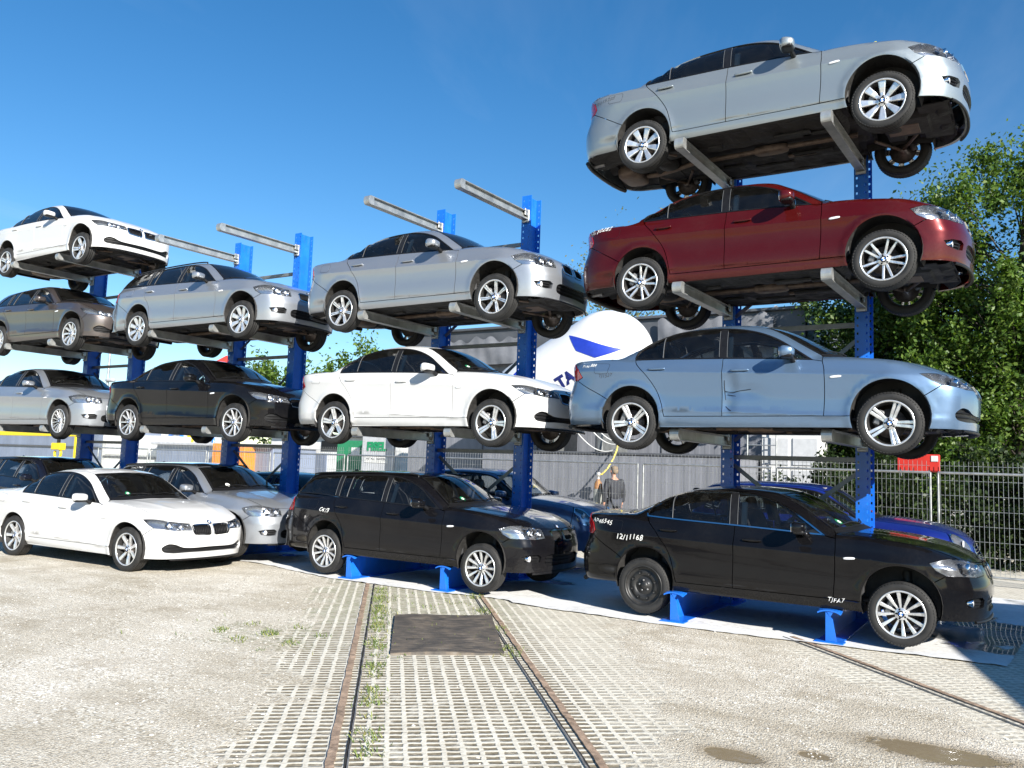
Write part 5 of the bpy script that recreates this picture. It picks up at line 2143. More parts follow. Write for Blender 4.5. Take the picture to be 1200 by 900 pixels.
tag(a.build('rubber_mat', mm), 'dark worn rubber mat lying on the pavers between two rails', 'mat')


# loose stones and turf
def scatter_mesh(name, base_v, base_f, n, place, mat, seed, label=None):
    r_ = np.random.default_rng(seed)
    bv, bf = np.array(base_v, float), np.array(base_f, int)
    pos, sc, rot = place(r_, n)
    n = len(pos)
    c, s = np.cos(rot), np.sin(rot)
    V = bv[None] * sc[:, None, :]
    x = V[..., 0] * c[:, None] - V[..., 1] * s[:, None]
    y = V[..., 0] * s[:, None] + V[..., 1] * c[:, None]
    V = np.stack([x, y, V[..., 2]], -1) + pos[:, None, :]
    F = bf[None] + (np.arange(n) * len(bv))[:, None, None]
    me = bpy.data.meshes.new(name)
    fast_mesh(me, V.reshape(-1, 3), F.reshape(-1, bf.shape[1]))
    me.materials.append(mat)
    o = bpy.data.objects.new(name, me)
    COL.objects.link(o)
    o['kind'] = 'stuff'
    return o


def fast_mesh(me, V, F, smooth=False):
    n, k = F.shape
    me.vertices.add(len(V))
    me.vertices.foreach_set('co', V.astype(np.float32).ravel())
    me.loops.add(n * k)
    me.loops.foreach_set('vertex_index', F.astype(np.int32).ravel())
    me.polygons.add(n)
    me.polygons.foreach_set('loop_start', np.arange(0, n * k, k, dtype=np.int32))
    me.polygons.foreach_set('loop_total', np.full(n, k, np.int32))
    if smooth:
        me.polygons.foreach_set('use_smooth', np.ones(n, bool))
    me.update()
    me.validate()


def stones_place(r_, n):
    x = r_.uniform(-6.5, 3.6, n)
    y = -r_.beta(1.2, 1.0, n) * 6.0 - .2
    u = (x - .21) * .768 + (y + 5.66) * .64
    v_ = -(x - .21) * .64 + (y + 5.66) * .768
    keep = ~((u > -.45) & (u < 1.9 + .19 * v_)) | (r_.random(n) < .05)
    keep &= ~((np.abs(x + 1.5) < 1.1) & (np.abs(y + 2.3) < 1.2) & (u > .1) & (u < 1.5))
    w = (x - 1.52) * .712 + (y + .17) * .702
    keep &= (w < -.3) | (r_.random(n) < .1)
    keep &= ~(((x - 2.98) / .72) ** 2 + ((y + 3.22) / .42) ** 2 < 1)
    keep &= ~(((x - 1.93) / .34) ** 2 + ((y + 4.05) / .22) ** 2 < 1)
    x, y = x[keep], y[keep]
    s = r_.uniform(.003, .0085, len(x)) * np.where(r_.random(len(x)) < .05, 1.7, 1)
    sc = np.stack([s * r_.uniform(.8, 1.5, len(x)), s, s * r_.uniform(.5, .8, len(x))], 1)
    return np.stack([x, y, s * .25], 1), sc, r_.uniform(0, 6.28, len(x))


mg, nt, out = new_mat('loose_stone')
gi = nd(nt, 'ShaderNodeNewGeometry')
c = ramp(nt, gi.outputs['Random Per Island'], [(0, (.26, .23, .18)), (.45, (.50, .46, .39)), (.8, (.64, .61, .54)), (1, (.78, .76, .71))])
b = nd(nt, 'ShaderNodeBsdfPrincipled', inp={'Base Color': c, 'Roughness': .9})
nt.links.new(b.outputs[0], out.inputs[0])
octv = [(1, 0, -.1), (.45, .8, 0), (-.6, .75, -.1), (-1, -.05, 0), (-.4, -.85, -.1), (.6, -.7, 0), (.1, .1, 1)]
octf = [(i, (i + 1) % 6, 6) for i in range(6)]
scatter_mesh('gravel', octv, octf, 16000, stones_place, mg, 4)


def grass_place(r_, n):
    L = []
    k = n // 3
    # along the left rail
    t = r_.uniform(0, 7.4, k)
    off = np.abs(r_.normal(.16, .05, k)) + .01
    clump = np.sin(t * 7) + np.sin(t * 17.3) + r_.normal(0, .5, k) + (t > 4.6) * 1.0
    d = np.array([-.64, .768])
    nn = np.array([.768, .64])
    q = np.array([.62, -6.15]) + t[:, None] * d + (off)[:, None] * nn
    L.append(q[clump > .1])
    # far end of the lattice and the right rail
    t = r_.uniform(3.2, 7.0, k)
    off = np.where(r_.random(k) < .5, r_.normal(1.36, .08, k), r_.uniform(.1, 1.4, k))
    q = np.array([.62, -6.15]) + t[:, None] * d + off[:, None] * nn
    cl = np.sin(q[:, 0] * 9) + np.sin(q[:, 1] * 11 + q[:, 0] * 4) + r_.normal(0, .5, k)
    L.append(q[cl > .75])
    q = np.stack([r_.normal(-2.8, .38, k), r_.normal(-3.45, .28, k)], 1)
    cl = np.sin(q[:, 0] * 13) + np.sin(q[:, 1] * 15 + q[:, 0] * 6) + r_.normal(0, .4, k)
    L.append(q[cl > 1.15])
    q = np.vstack(L)
    m = len(q)
    sc = np.stack([r_.uniform(.003, .006, m), np.ones(m) * .02, r_.uniform(.012, .045, m)], 1)
    return np.stack([q[:, 0], q[:, 1], np.zeros(m)], 1), sc, r_.uniform(0, 6.28, m)


mgr, nt, out = new_mat('turf_blades')
gi = nd(nt, 'ShaderNodeNewGeometry')
c = ramp(nt, gi.outputs['Random Per Island'], [(0, (.05, .085, .015)), (.6, (.12, .17, .03)), (1, (.26, .24, .08))])
b = nd(nt, 'ShaderNodeBsdfPrincipled', inp={'Base Color': c, 'Roughness': .7})
nt.links.new(b.outputs[0], out.inputs[0])
scatter_mesh('grass', [(-1, 0, 0), (1, 0, 0), (.5, .5, .6), (0, 1.2, 1)], [(0, 1, 2), (0, 2, 3)], 7000, grass_place, mgr, 9)
# ------------------------------------------------------------------ cantilever rack, one bay per stack of cars
ARMX = 1.6886
BAYS = {'a': 0.0, 'b': -4.9478, 'c': -10.0094, 'd': -14.957}
LZ = {1: 2.138, 2: 3.879, 3: 5.644}
POSTX, PY0, PY1 = .075, 1.76, 2.07


def flange(acc, x0, x1, y, th, z0, z1, holes, mat=0):
    """plate in the xz plane with open slots: columns at x, pitch in z"""
    hw, hh = .011, .016
    xs = [x0]
    for h in holes:
        xs += [h - hw, h + hw]
    xs.append(x1)
    pitch = .10
    nz = int((z1 - z0) / pitch)
    off = (z1 - z0 - nz * pitch) / 2
    zs = [z0]
    for k in range(nz):
        c = z0 + off + (k + .5) * pitch
        zs += [c - hh, c + hh]
    zs.append(z1)
    V = [(x, yy, z) for yy in (y, y + th) for z in zs for x in xs]
    nxs, nzs = len(xs), len(zs)
    F = []

    def hole(i, j):
        return 0 <= i < nxs - 1 and 0 <= j < nzs - 1 and i % 2 == 1 and j % 2 == 1
    N = nxs * nzs
    for j in range(nzs - 1):
        for i in range(nxs - 1):
            if hole(i, j):
                a, b, c, d = j * nxs + i, j * nxs + i + 1, (j + 1) * nxs + i + 1, (j + 1) * nxs + i
                F += [(a, a + N, b + N, b), (b, b + N, c + N, c), (c, c + N, d + N, d), (d, d + N, a + N, a)]
                continue
            a, b, c, d = j * nxs + i, j * nxs + i + 1, (j + 1) * nxs + i + 1, (j + 1) * nxs + i
            F.append((a, b, c, d))
            F.append((a + N, d + N, c + N, b + N))
    for j in range(nzs - 1):
        a, d = j * nxs, (j + 1) * nxs
        F.append((a, d, d + N, a + N))
        a, d = j * nxs + nxs - 1, (j + 1) * nxs + nxs - 1
        F.append((a, a + N, d + N, d))
    for i in range(nxs - 1):
        a = (nzs - 1) * nxs + i
        F.append((a, a + 1, a + 1 + N, a + N))
    acc.add(V, F, mat, False)


def post_mesh():
    a = Acc()
    top = 5.98
    w = .085
    flange(a, -w, w, 0, .012, .02, top, (-.052, .052))
    flange(a, -w, w, PY1 - PY0 - .012, .012, .02, top, (-.052, .052))
    a.box((0, (PY1 - PY0) / 2, top / 2 + .01), (.012, PY1 - PY0 - .025, top - .02))
    a.bbox((0, (PY1 - PY0) / 2, .012), (.30, .52, .022), .004)
    return a.mesh('post', [M['rackblue']])


def ibeam_y(acc, y0, y1, z_top, h, w, tf=.012, tw=.010, mat=0, taper=None):
    """I section along y"""
    for zc in (z_top - tf / 2, z_top - h + tf / 2):
        acc.bbox((0, (y0 + y1) / 2, zc), (w, y1 - y0, tf), .002, mat)
    acc.box((0, (y0 + y1) / 2, z_top - h / 2), (tw, y1 - y0, h - 2 * tf - .001), mat)


def arm_mesh():
    a = Acc()
    # channel-sided arm, wider flanges, slight rise to the tip
    ibeam_y(a, .03, PY0 - .02, 0.0, .135, .105, .013, .012)
    a.bbox((0, PY0 - .010, -.075), (.125, .018, .20), .003)
    a.bbox((.035, PY0 - .05, -.02), (.02, .09, .10), .004)
    a.tube([(-.05, PY0 - .035, -.155), (.05, PY0 - .035, -.155)], .012, 8, 0)
    a.tube([(-.045, PY0 - .03, -.165), (.045, PY0 - .03, -.165)], .018, 8, 0)
    return a.mesh('arm', [M['galv']])


def cap_mesh():
    a = Acc()
    # rounded steel nose wrapping the end of the arm
    n = 9
    prof = [(-.068, .03)] + [(-.068 * math.cos(t), .03 - .045 * math.sin(t)) for t in np.linspace(0, math.pi, n)] + [(.068, .03)]
    prof = [(-.068, .10)] + prof + [(.068, .10)]
    V = []
    for s in (-.056, .056):
        V += [(s, y, z - .0675) for z, y in prof]
    k = len(prof)
    F = [tuple(range(k)), tuple(range(k, 2 * k))[::-1]]
    F += [(i + 1, i, k + i, k + i + 1) for i in range(k - 1)]
    a.add(V, F, 0, False)
    return a.mesh('end_cap', [M['galv']])


def foot_mesh():
    """blue base arm: I section with a tapered web plate at the tip"""
    a = Acc()
    H = .335
    a.bbox((0, (PY0 + .02) / 2, .012), (.25, PY0 + .02, .016), .003)
    # curved top flange at the tip, straight behind
    a.bbox((0, .92, H - .012), (.20, 1.64, .014), .003)
    V, F = [], []
    n = 8
    for y in (-.005, .13):
        for i in range(n + 1):
            x = -.115 + .23 * i / n
            V.append((x, y, H + .004 - .030 * (abs(x) / .115) ** 2.2 * (1 if y < 0 else .2)))
        for i in range(n, -1, -1):
            x = -.115 + .23 * i / n
            V.append((x, y, H - .012 - .030 * (abs(x) / .115) ** 2.2 * (1 if y < 0 else .2)))
    k = 2 * (n + 1)
    F.append(tuple(range(k)))
    F.append(tuple(range(k, 2 * k))[::-1])
    for i in range(k):
        j = (i + 1) % k
        F.append((j, i, k + i, k + j))
    a.add(V, F, 0, False)
    a.box((-.03, .90, H / 2), (.012, 1.70, H - .04))
    # end plate, wider at the floor
    a.extrude([(-.035, .02), (.075, .02), (.035, H - .09), (-.035, H - .02)], 1, .0, .014)
    a.extrude([(-.02, H - .02), (.04, H - .02), (.012, H - .07)], 1, -.002, .012)
    a.bbox((0, .03, .010), (.29, .16, .018), .004)
    return a.mesh('base_arm', [M['rackblue']])


PM, AM, CM, FM = post_mesh(), arm_mesh(), cap_mesh(), foot_mesh()


def bar(name, p, q, w, t, mat, parent):
    p, q = Vector(p), Vector(q)
    d = q - p
    a = Acc()
    a.bbox((0, 0, 0), (d.length, t, w), .002)
    o = a.build(name, mat, parent)
    o.location = (p + q) / 2
    o.rotation_euler = d.to_track_quat('X', 'Z').to_euler()
    return o


def rack_bay(x, levels, label):
    r = empty('cantilever_rack', (x, 0, 0), 0, label, 'rack', 'bays of the blue car rack')
    for k in (0, 1):
        px = k * ARMX + POSTX
        child('post', PM, r, (px, PY0, 0))
        child('base_arm', FM, r, (k * ARMX + .02, 0, 0))
        child('base_arm', FM, r, (k * ARMX + .02, PY0 + PY1, 0), (0, 0, math.pi))
        for lv in levels:
            # arms lean a little sideways to meet the post
            ao = child('arm', AM, r, (k * ARMX, 0, LZ[lv] + .0675))
            ao.rotation_euler = (0, 0, -math.atan2(POSTX, PY0))
            child('end_cap', CM, ao)
    ym = (PY0 + PY1) / 2 + .03
    x0, x1 = POSTX + .02, ARMX + POSTX - .02
    for z in (1.93, 3.64, 5.25):
        bar('tie_bar', (x0, ym, z), (x1, ym, z), .06, .05, M['galv_dull'], r)
    for z0, z1 in ((.55, 1.83), (2.15, 3.52), (3.85, 5.12)):
        bar('brace', (x0, ym + .03, z1), (x1, ym + .03, z0), .055, .008, M['galv_dull'], r)
        bar('brace', (x0, ym + .05, z0), (x1, ym + .05, z1), .055, .008, M['galv_dull'], r)
    return r


rack_bay(BAYS['a'], (1, 2, 3), 'blue steel rack bay carrying the red car in the right-hand stack')
rack_bay(BAYS['b'], (1, 2, 3), 'blue steel rack bay with two bare arms above the middle silver sedan')
rack_bay(BAYS['c'], (1, 2, 3), 'blue steel rack bay with two bare arms above the silver estate')
rack_bay(BAYS['d'], (1, 2, 3), 'blue steel rack bay holding the white car at the left edge')
# ------------------------------------------------------------------ the cars
PAINT = {
    'black': paint('paint_black', (.004, .004, .005), 0, .2, dirt=.06),
    'black2': paint('paint_black_dusty', (.0045, .0045, .006), .0, .22, dirt=.08),
    'ice': paint('paint_light_blue', (.13, .21, .325), .6, .34, dirt=.12),
    'red': paint('paint_dark_red', (.066, .0035, .004), .25, .28, dirt=.10),
    'silver_pale': paint('paint_pale_silver', (.29, .325, .34), .6, .38, dirt=.14),
    'silver': paint('paint_silver', (.34, .36, .39), .68, .36, dirt=.12),
    'silver_b': paint('paint_silver_grey', (.34, .36, .39), .66, .36, dirt=.14),
    'white': paint('paint_white', (.56, .56, .555), 0, .35, dirt=.12),
    'white_b': paint('paint_white_bright', (.56, .56, .555), 0, .32, dirt=.10),
    'brown': paint('paint_grey_brown', (.075, .062, .058), .5, .34, dirt=.2),
    'navy': paint('paint_dark_navy', (.007, .009, .018), .2, .26, dirt=.08),
    'blue': paint('paint_bright_blue', (.008, .020, .17), .3, .28, dirt=.12),
    'slate': paint('paint_slate_blue', (.085, .135, .25), .45, .32, dirt=.12),
}
STK = 'cars stored on the blue rack'
GRD = 'cars parked on the ground behind the rack'
MCHALK = simple_mat('chalk_white', (.75, .75, .72), .9)
MPEN = simple_mat('marker_dark', (.06, .07, .09), .8)
MGREEN = simple_mat('sticker_green', (.012, .20, .08), .4)


def chalk(kind, root, text, x, z, h, mat, slope=0.0, w=1.0, bold=.0):
    """handwriting on the right-hand side of a car, following the panel"""
    P = PARAM[kind]()
    sh = Shape(P)
    fc = bpy.data.curves.new('writing', 'FONT')
    fc.body = text
    fc.size = h * 1.4
    fc.shear = .25
    fc.offset = bold
    fc.space_character = 1.08
    fo = bpy.data.objects.new('writing_tmp', fc)
    COL.objects.link(fo)
    dg = bpy.context.evaluated_depsgraph_get()
    me = bpy.data.meshes.new_from_object(fo.evaluated_get(dg))
    bpy.data.objects.remove(fo)
    V = np.array([v.co[:] for v in me.vertices])
    rn_ = random.Random(len(text))
    F = [tuple(p.vertices) for p in me.polygons]
    bpy.data.meshes.remove(me)
    V[:, 1] += .12 * h * np.sin(V[:, 0] / h * 2.1) + .05 * h * np.sin(V[:, 0] / h * 7)
    q = np.stack([x + V[:, 0] * w, z + V[:, 1] + V[:, 0] * slope], 1)
    p3 = sh.side(q)
    n3 = sh.normal(p3)
    p3 = (p3 + n3 * .003) * np.array([1, -1, 1])
    a = Acc()
    a.add(p3, F, 0, False)
    return a.build('handwriting', mat, root)


def sticker(kind, root, y, mat=None):
    P = PARAM[kind]()
    sh = Shape(P)
    xb = float(np.interp(abs(y), [0, .42, .70], [P['ws_base'][2][0], P['ws_base'][1][0], P['ws_base'][0][0]])) - .10
    t = np.linspace(0, 2 * math.pi, 19)[:-1]
    q = np.stack([xb + .045 * np.cos(t), y + .036 * np.sin(t)], 1)
    p3 = sh.top(q)
    p3 = p3 + sh.normal(p3) * .002
    a = Acc()
    a.add(p3, [tuple(range(18))], 0, False)
    q2 = np.stack([xb + .022 * np.cos(t), y + .018 * np.sin(t)], 1)
    p4 = sh.top(q2)
    p4 = p4 + sh.normal(p4) * .004
    a.add(p4, [tuple(range(18))], 1, False)
    a.build('windscreen_sticker', [mat or MGREEN, MCHALK], root)


def sunroof(kind, root):
    P = PARAM[kind]()
    sh = Shape(P)
    rs, wst, blt = sh.ct(P['roof_side']), sh.ct(P['ws_top']), sh.ct(P['bl_top'])
    lp = loop3(wst[::-1], rs, blt)
    lp = np.vstack([lp, mir(lp)[1:-1]])
    a = Acc()
    panel(a, sh, lp, 'top', 0, mirror=False, off=.004, gap=.03, skirt=.006)
    a.build('glass_roof', simple_mat('black_glass_roof', (.01, .01, .012), .05, coat=1), root)


def on_arm(lv, rocker):
    return LZ[lv] + .0675 + .003 - rocker


def dent_door(root):
    """pushes the right front door in near its rear edge, with a few scratches"""
    for d in root.children:
        if not d.name.startswith('door') or d.data.vertices[0].co.y > 0:
            continue
        xs = [v.co.x for v in d.data.vertices]
        if min(xs) < .9:
            continue
        me = d.data.copy()
        n = len(me.vertices)
        co = np.empty(n * 3)
        me.vertices.foreach_get('co', co)
        co = co.reshape(-1, 3)
        dx, dz = co[:, 0], co[:, 2]
        push = .030 * np.exp(-(((dx - 1.20) / .09) ** 2 + ((dz - .66) / .13) ** 2)) + .018 * np.exp(-(((dx - 1.36) / .16) ** 2 + ((dz - .60) / .05) ** 2)) + .022 * np.exp(-(((dx - 1.17) / .05) ** 2 + ((dz - .42) / .09) ** 2)) - .012 * np.exp(-(((dx - 1.28) / .05) ** 2 + ((dz - .70) / .20) ** 2))
        co[:, 1] += push
        me.vertices.foreach_set('co', co.ravel())
        me.normals_split_custom_set([(0, 0, 0)] * len(me.loops))
        me.update()
        d.data = me
        d['label'] = 'dented and scratched front door'
        sh = Shape(PARAM['sedan_b']())
        a = Acc()
        for pts in ([(1.13, .60), (1.20, .585), (1.30, .60), (1.42, .615)], [(1.14, .43), (1.17, .40), (1.20, .38)], [(1.125, .72), (1.13, .60), (1.14, .50)], [(1.16, .56), (1.26, .54)]):
            q = sh.side(crv(pts, .02)) + np.array([0, .001, 0])
            q[:, 1] -= .012
            a.tube(list(q * np.array([1, -1, 1])), .0035, 4)
        a.build('scratch', M['black'], root)


FT = .309   # sill rests about here (z of the feet minus 3 cm)


def stack_car(kind, col, wheels, x, y, zw, lv, yaw, label, **kw):
    rk = PARAM[kind]()['rocker'][0]
    z = on_arm(lv, rk) if lv else FT + .03 - rk
    droop = z + .317 - zw
    return make_car(kind, PAINT[col], wheels, droop, (x, y, z), R(yaw), label=label, group=STK, spin=x + lv, **kw)


bpy.context.view_layer.update()
c, _, _ = stack_car('sedan_a', 'black', ('fan12', 'steel'), -.383, .945, .362, 0, 0, 'black sedan with a bare black steel rear wheel, lowest in the right-hand stack', chrome=True)
chalk('sedan_a', c, 'AP46545', -.715, .92, .052, MCHALK, -.06)
chalk('sedan_a', c, '12/11168', -.36, .738, .062, MCHALK, .04, bold=.0012)
chalk('sedan_a', c, 'TJFA7', 2.06, .275, .045, MCHALK, .0)
sticker('sedan_a', c, -.46)
c, _, _ = stack_car('sedan_b', 'ice', ('star5', 'star5'), -.505, .72, 2.262, 1, .7, 'light blue sedan with a dented front door, above the black sedan with the steel wheel', badge=True)
dent_door(c)
chalk('sedan_b', c, 'P14v.889', -.665, .915, .036, MCHALK, .07)
chalk('sedan_b', c, 'TJ1527', -.42, .79, .042, MPEN, .03)
c, _, _ = stack_car('sedan_a', 'red', ('vee5', 'vee5'), -.495, .945, 3.992, 2, -.9, 'dark red sedan, the only red car on the rack')
chalk('sedan_a', c, '15/10282', -.76, .93, .06, MCHALK, .10)
chalk('sedan_a', c, 'AP7095', -.40, 1.035, .042, MCHALK, .13)
c, _, _ = stack_car('sedan_a', 'silver_pale', ('broad8', 'broad8'), -.505, .936, 5.734, 3, -.3, 'pale silver sedan on top of the right-hand stack above the red car')
chalk('sedan_a', c, '13/115788', -.72, .865, .05, MPEN, .10)
chalk('sedan_a', c, 'AP15277', -.70, .965, .04, MPEN, .10)
c, _, _ = stack_car('wagon_a', 'black2', ('fan12', 'fan12'), -5.405, .845, .360, 0, .5, 'black estate car with roof rails standing on low blue feet under the white sedan')
chalk('wagon_a', c, 'C4VB', -.12, .80, .055, MCHALK, -.04, bold=.001)
sticker('wagon_a', c, -.40)
c, _, _ = stack_car('sedan_b', 'white', ('wide5', 'wide5'), -5.350, .825, 2.262, 1, .2, 'white sedan on the arms above the black estate car with roof rails')
sticker('sedan_b', c, -.45)
stack_car('sedan_a', 'silver', ('twin7', 'twin7'), -5.348, .853, 3.963, 2, .1, 'silver sedan on the arms above the white sedan in the middle stack')
c, _, _ = stack_car('wagon_a', 'silver_b', ('thin10', 'thin10'), -10.25, .83, .40, 0, 0, 'silver estate car with a black glass roof, half hidden behind the white car in front')
sunroof('wagon_a', c)
sticker('wagon_a', c, -.42, MCHALK)
stack_car('sedan_b', 'black', ('thin10', 'thin10'), -10.414, .834, 2.261, 1, .2, 'black sedan lifted on the arms under the silver estate')
stack_car('wagon_a', 'silver', ('broad8', 'broad8'), -10.363, .825, 3.974, 2, .4, 'silver estate car on the arms above the lifted black sedan')
stack_car('wagon_a', 'navy', ('thin10', 'thin10'), -15.20, .85, .40, 0, 0, 'dark estate car at ground level at the left edge behind the white car')
stack_car('sedan_a', 'silver_b', ('thin15', 'thin15'), -15.426, .85, 2.281, 1, 0, 'silver sedan with many thin spokes on the lowest arms of the left stack')
stack_car('hatch_a', 'brown', ('turb10', 'turb10'), -15.242, .85, 4.002, 2, 0, 'grey brown hatchback on the arms between the white and the silver car at the left')
stack_car('sedan_b', 'white_b', ('star5', 'star5'), -15.279, .88, 5.727, 3, -.6, 'white sedan on top of the stack at the left edge')
make_car('sedan_b', PAINT['white_b'], ('spoke7', 'spoke7'), .012, (-10.44, -1.008, .012), R(2.4), label='white sedan parked on the gravel in front of the rack', spin=2)
sticker('sedan_b', bpy.data.objects[[o.name for o in bpy.data.objects if o.get('label', '').startswith('white sedan parked on')][0]], -.42)
make_car('mini_a', PAINT['slate'], ('spoke7', 'spoke7'), .0, (-5.77, 3.80, .17), 0, label='slate blue small car with round lamps behind the black estate car', group=GRD, spin=3, badge=False)
make_car('mini_a', PAINT['blue'], ('spoke7', 'spoke7'), .0, (-.27, 3.80, .137), 0, label='bright blue small car with round lamps and striped grille behind the black sedan', group=GRD, spin=4, badge=False)
make_car('hatch_a', PAINT['navy'], ('thin10', 'thin10'), .0, (-11.0, 3.8, .0), 0, label='dark blue hatchback behind the silver estate with the black roof', group=GRD, spin=5)
# yellow strap left on the bonnet of the top car
a = Acc()
a.bbox((0, 0, .018), (.09, .06, .036), .008)
a.tube([(-.06, 0, .02), (-.02, .02, .04), (.03, -.01, .045), (.07, .01, .018)], .012, 6)
tag(a.build('strap', simple_mat('yellow_strap', (.45, .38, .03), .7), None, (2.13, .28, 6.46), (0, .03, .3)), 'small yellow strap bundle left on the bonnet of the topmost silver car', 'strap')
# ------------------------------------------------------------------ fence, buildings and yard things behind the rack
FY = 7.0
PW = 2.735


def fence_panel_meshes():
    fr = Acc()
    hgt, z0 = 1.86, .12
    fr.tube([(.02, 0, .0), (.02, 0, hgt)], .019, 8)
    fr.tube([(PW - .10, 0, .0), (PW - .10, 0, hgt)], .019, 8)
    fr.tube([(.02, 0, hgt), (PW - .10, 0, hgt)], .021, 8)
    fr.tube([(.02, 0, z0 + .03), (PW - .10, 0, z0 + .03)], .021, 8)
    ms = Acc()
    n = 36
    for k in range(n):
        x = .055 + (PW - .21) * k / (n - 1)
        ms.box((x, -.004, 1.09), (.0062, .0062, 1.94))
    for z in np.linspace(.22, 1.98, 8):
        ms.box((PW / 2 - .04, .004, z), (PW - .14, .006, .0065))
    ft = Acc()
    ft.bbox((.0, 0, .065), (.24, .66, .13), .025)
    return fr.mesh('frame', [M['galv']]), ms.mesh('mesh_infill', [M['galv']]), ft.mesh('concrete_foot', [simple_mat('concrete', (.36, .35, .33), .9, var=.2)])


FR, MS, FTM = fence_panel_meshes()
wm = ['behind the slate blue small car', 'behind the black estate car', 'behind the dark blue hatchback']
fence_labels = {1: 'wire mesh fence panel right of the double post beside the blue car', 0: 'wire mesh fence panel behind the bright blue small car', -1: 'wire mesh fence panel right of the man in the dark jacket',
                -2: 'wire mesh fence panel in front of the gas cylinder', -3: 'wire mesh fence panel behind the slate blue small car', -4: 'wire mesh fence panel in front of the sign lettered in green',
                -5: 'wire mesh fence panel behind the dark blue hatchback', -6: 'wire mesh fence panel in front of the orange container', -7: 'wire mesh fence panel in front of the low grey shed', -8: 'wire mesh fence panel before the yellow hook block'}
for k in range(-8, 2):
    r = empty('fence_panel', (2.12 + PW * (k - 0) - PW * (1 if k < 1 else 1) + 0.0, FY + .01 * (k % 2), 0), R(.25 * ((k * 7) % 3 - 1)), fence_labels[k], 'fence', 'mesh fence panels behind the rack')
    if k == 1:
        r.location.x = 2.12
    else:
        r.location.x = 2.12 + PW * (k - 1)
    child('frame', FR, r)
    child('mesh_infill', MS, r)
    child('concrete_foot', FTM, r)


# ---- large grey hall
def clad_mat(name, c0, pitch, joints=True):
    m, nt, out = new_mat(name)
    v = objcoord(nt)
    sp = nd(nt, 'ShaderNodeSeparateXYZ', inp={'Vector': v})
    ph = mth(nt, 'MULTIPLY', sp.outputs['X'], 2 * math.pi / pitch)
    w = mth(nt, 'SINE', ph)
    w = sstep(nt, w, -.5, .5)
    dirt = noise(nt, .8, 6, .62, mapping(nt, v, (1.5, 1, .35)))
    c = ramp(nt, dirt, [(.3, [k * .82 for k in c0]), (.7, [min(1, k * 1.12) for k in c0])])
    b = nd(nt, 'ShaderNodeBsdfPrincipled', inp={'Base Color': c, 'Roughness': .5, 'Metallic': .15})
    bp = nd(nt, 'ShaderNodeBump', inp={'Strength': .28, 'Distance': .02, 'Height': w})
    nt.links.new(bp.outputs[0], b.inputs['Normal'])
    nt.links.new(b.outputs[0], out.inputs[0])
    return m


M['clad'] = clad_mat('grey_wall_cladding', (.21, .218, .245), .30)
M['clad_far'] = clad_mat('blue_grey_cladding', (.21, .25, .34), .28)
M['fascia'] = simple_mat('dark_roof_edge', (.085, .09, .10), .5, .2, var=.2, vscale=2)
M['white_trim'] = simple_mat('white_trim', (.62, .62, .60), .5, var=.15, vscale=4)
M['grey_lt'] = simple_mat('light_grey_panel', (.42, .43, .45), .55, var=.15, vscale=3)
M['tarp'] = simple_mat('tarpaulin_grey', (.15, .155, .17), .6, var=.2, vscale=2)
M['conc'] = simple_mat('plinth_concrete', (.40, .39, .37), .9, var=.2, vscale=2)
M['gap'] = simple_mat('gap_shade_black', (.015, .015, .017), .8)

h = empty('hall', (-9.0, 15.0, 0), 0, 'large grey clad hall behind the fence and the middle stack', 'building')
x0, x1 = -7.0, 7.1
wl = Acc()
wl.bbox((0, 5.0, 3.35), (x1 - x0, 10.0, 4.6), .01)
wl.build('wall', M['clad'], h, (.05, 0, 0))
a = Acc()
a.bbox((.05, 5.0, .55), (x1 - x0 - .06, 9.9, 1.02), .01)
a.build('plinth', M['conc'], h)
a = Acc()
a.box((.05, -.01, 1.13), (x1 - x0 - .3, .06, .20))
a.build('gap_shade_strip', M['gap'], h)  # solid strip; its near-black colour stands in for the shade of a gap
a = Acc()
a.bbox((.05, 4.9, 6.05), (x1 - x0 + .2, 10.2, .9), .02)
a.bbox((.05, -.24, 6.48), (x1 - x0 + .3, .14, .10), .02)
a.build('roof', M['fascia'], h)
a = Acc()
for k in range(6):
    a.box((-5.9 + k * 2.2, -.012, 3.4), (.03, .03, 4.4))
a.box((.05, -.014, 4.05), (x1 - x0, .03, .05))
a.build('panel_joint', M['fascia'], h)
a = Acc()
a.bbox((7.12, -.06, 3.3), (.16, .20, 6.6), .01)
a.build('corner_trim', M['white_trim'], h)
a = Acc()
a.bbox((6.35, -.10, 5.2), (.09, .10, 2.8), .01)
a.build('downpipe', M['white_trim'], h)
# rumpled pale sheeting hung under the roof edge
for nm, xa, xb, zt_, zb_, lab in (('tarpaulin', -6.15, -2.65, 6.28, 5.4, 'grey rumpled tarpaulin hung under the hall roof right of the white tank'), ('tarpaulin', -14.4, -10.6, 6.10, 5.2, 'grey rumpled tarpaulin hung under the hall roof left of the white tank')):
    a = Acc()
    V, F = [], []
    n, m_ = 40, 12
    for i in range(n + 1):
        for j in range(m_ + 1):
            x = xa + (xb - xa) * i / n
            u = j / m_
            z = zb_ + (zt_ - zb_) * u + .08 * math.sin(i * .9) * (u > .9) + .06 * math.sin(i * .37 + 1) * u
            V.append((x, 14.62 + .03 * math.sin(i * .35 + u * 5) * (1 - .4 * u) + .012 * math.sin(i * 1.3 + u * 2), z))
    for i in range(n):
        for j in range(m_):
            k = i * (m_ + 1) + j
            F.append((k, k + m_ + 1, k + m_ + 2, k + 1))
    a.add(V, F, 0, True)
    tag(a.build(nm, M['tarp']), lab, 'tarpaulin', 'tarpaulins on the hall')

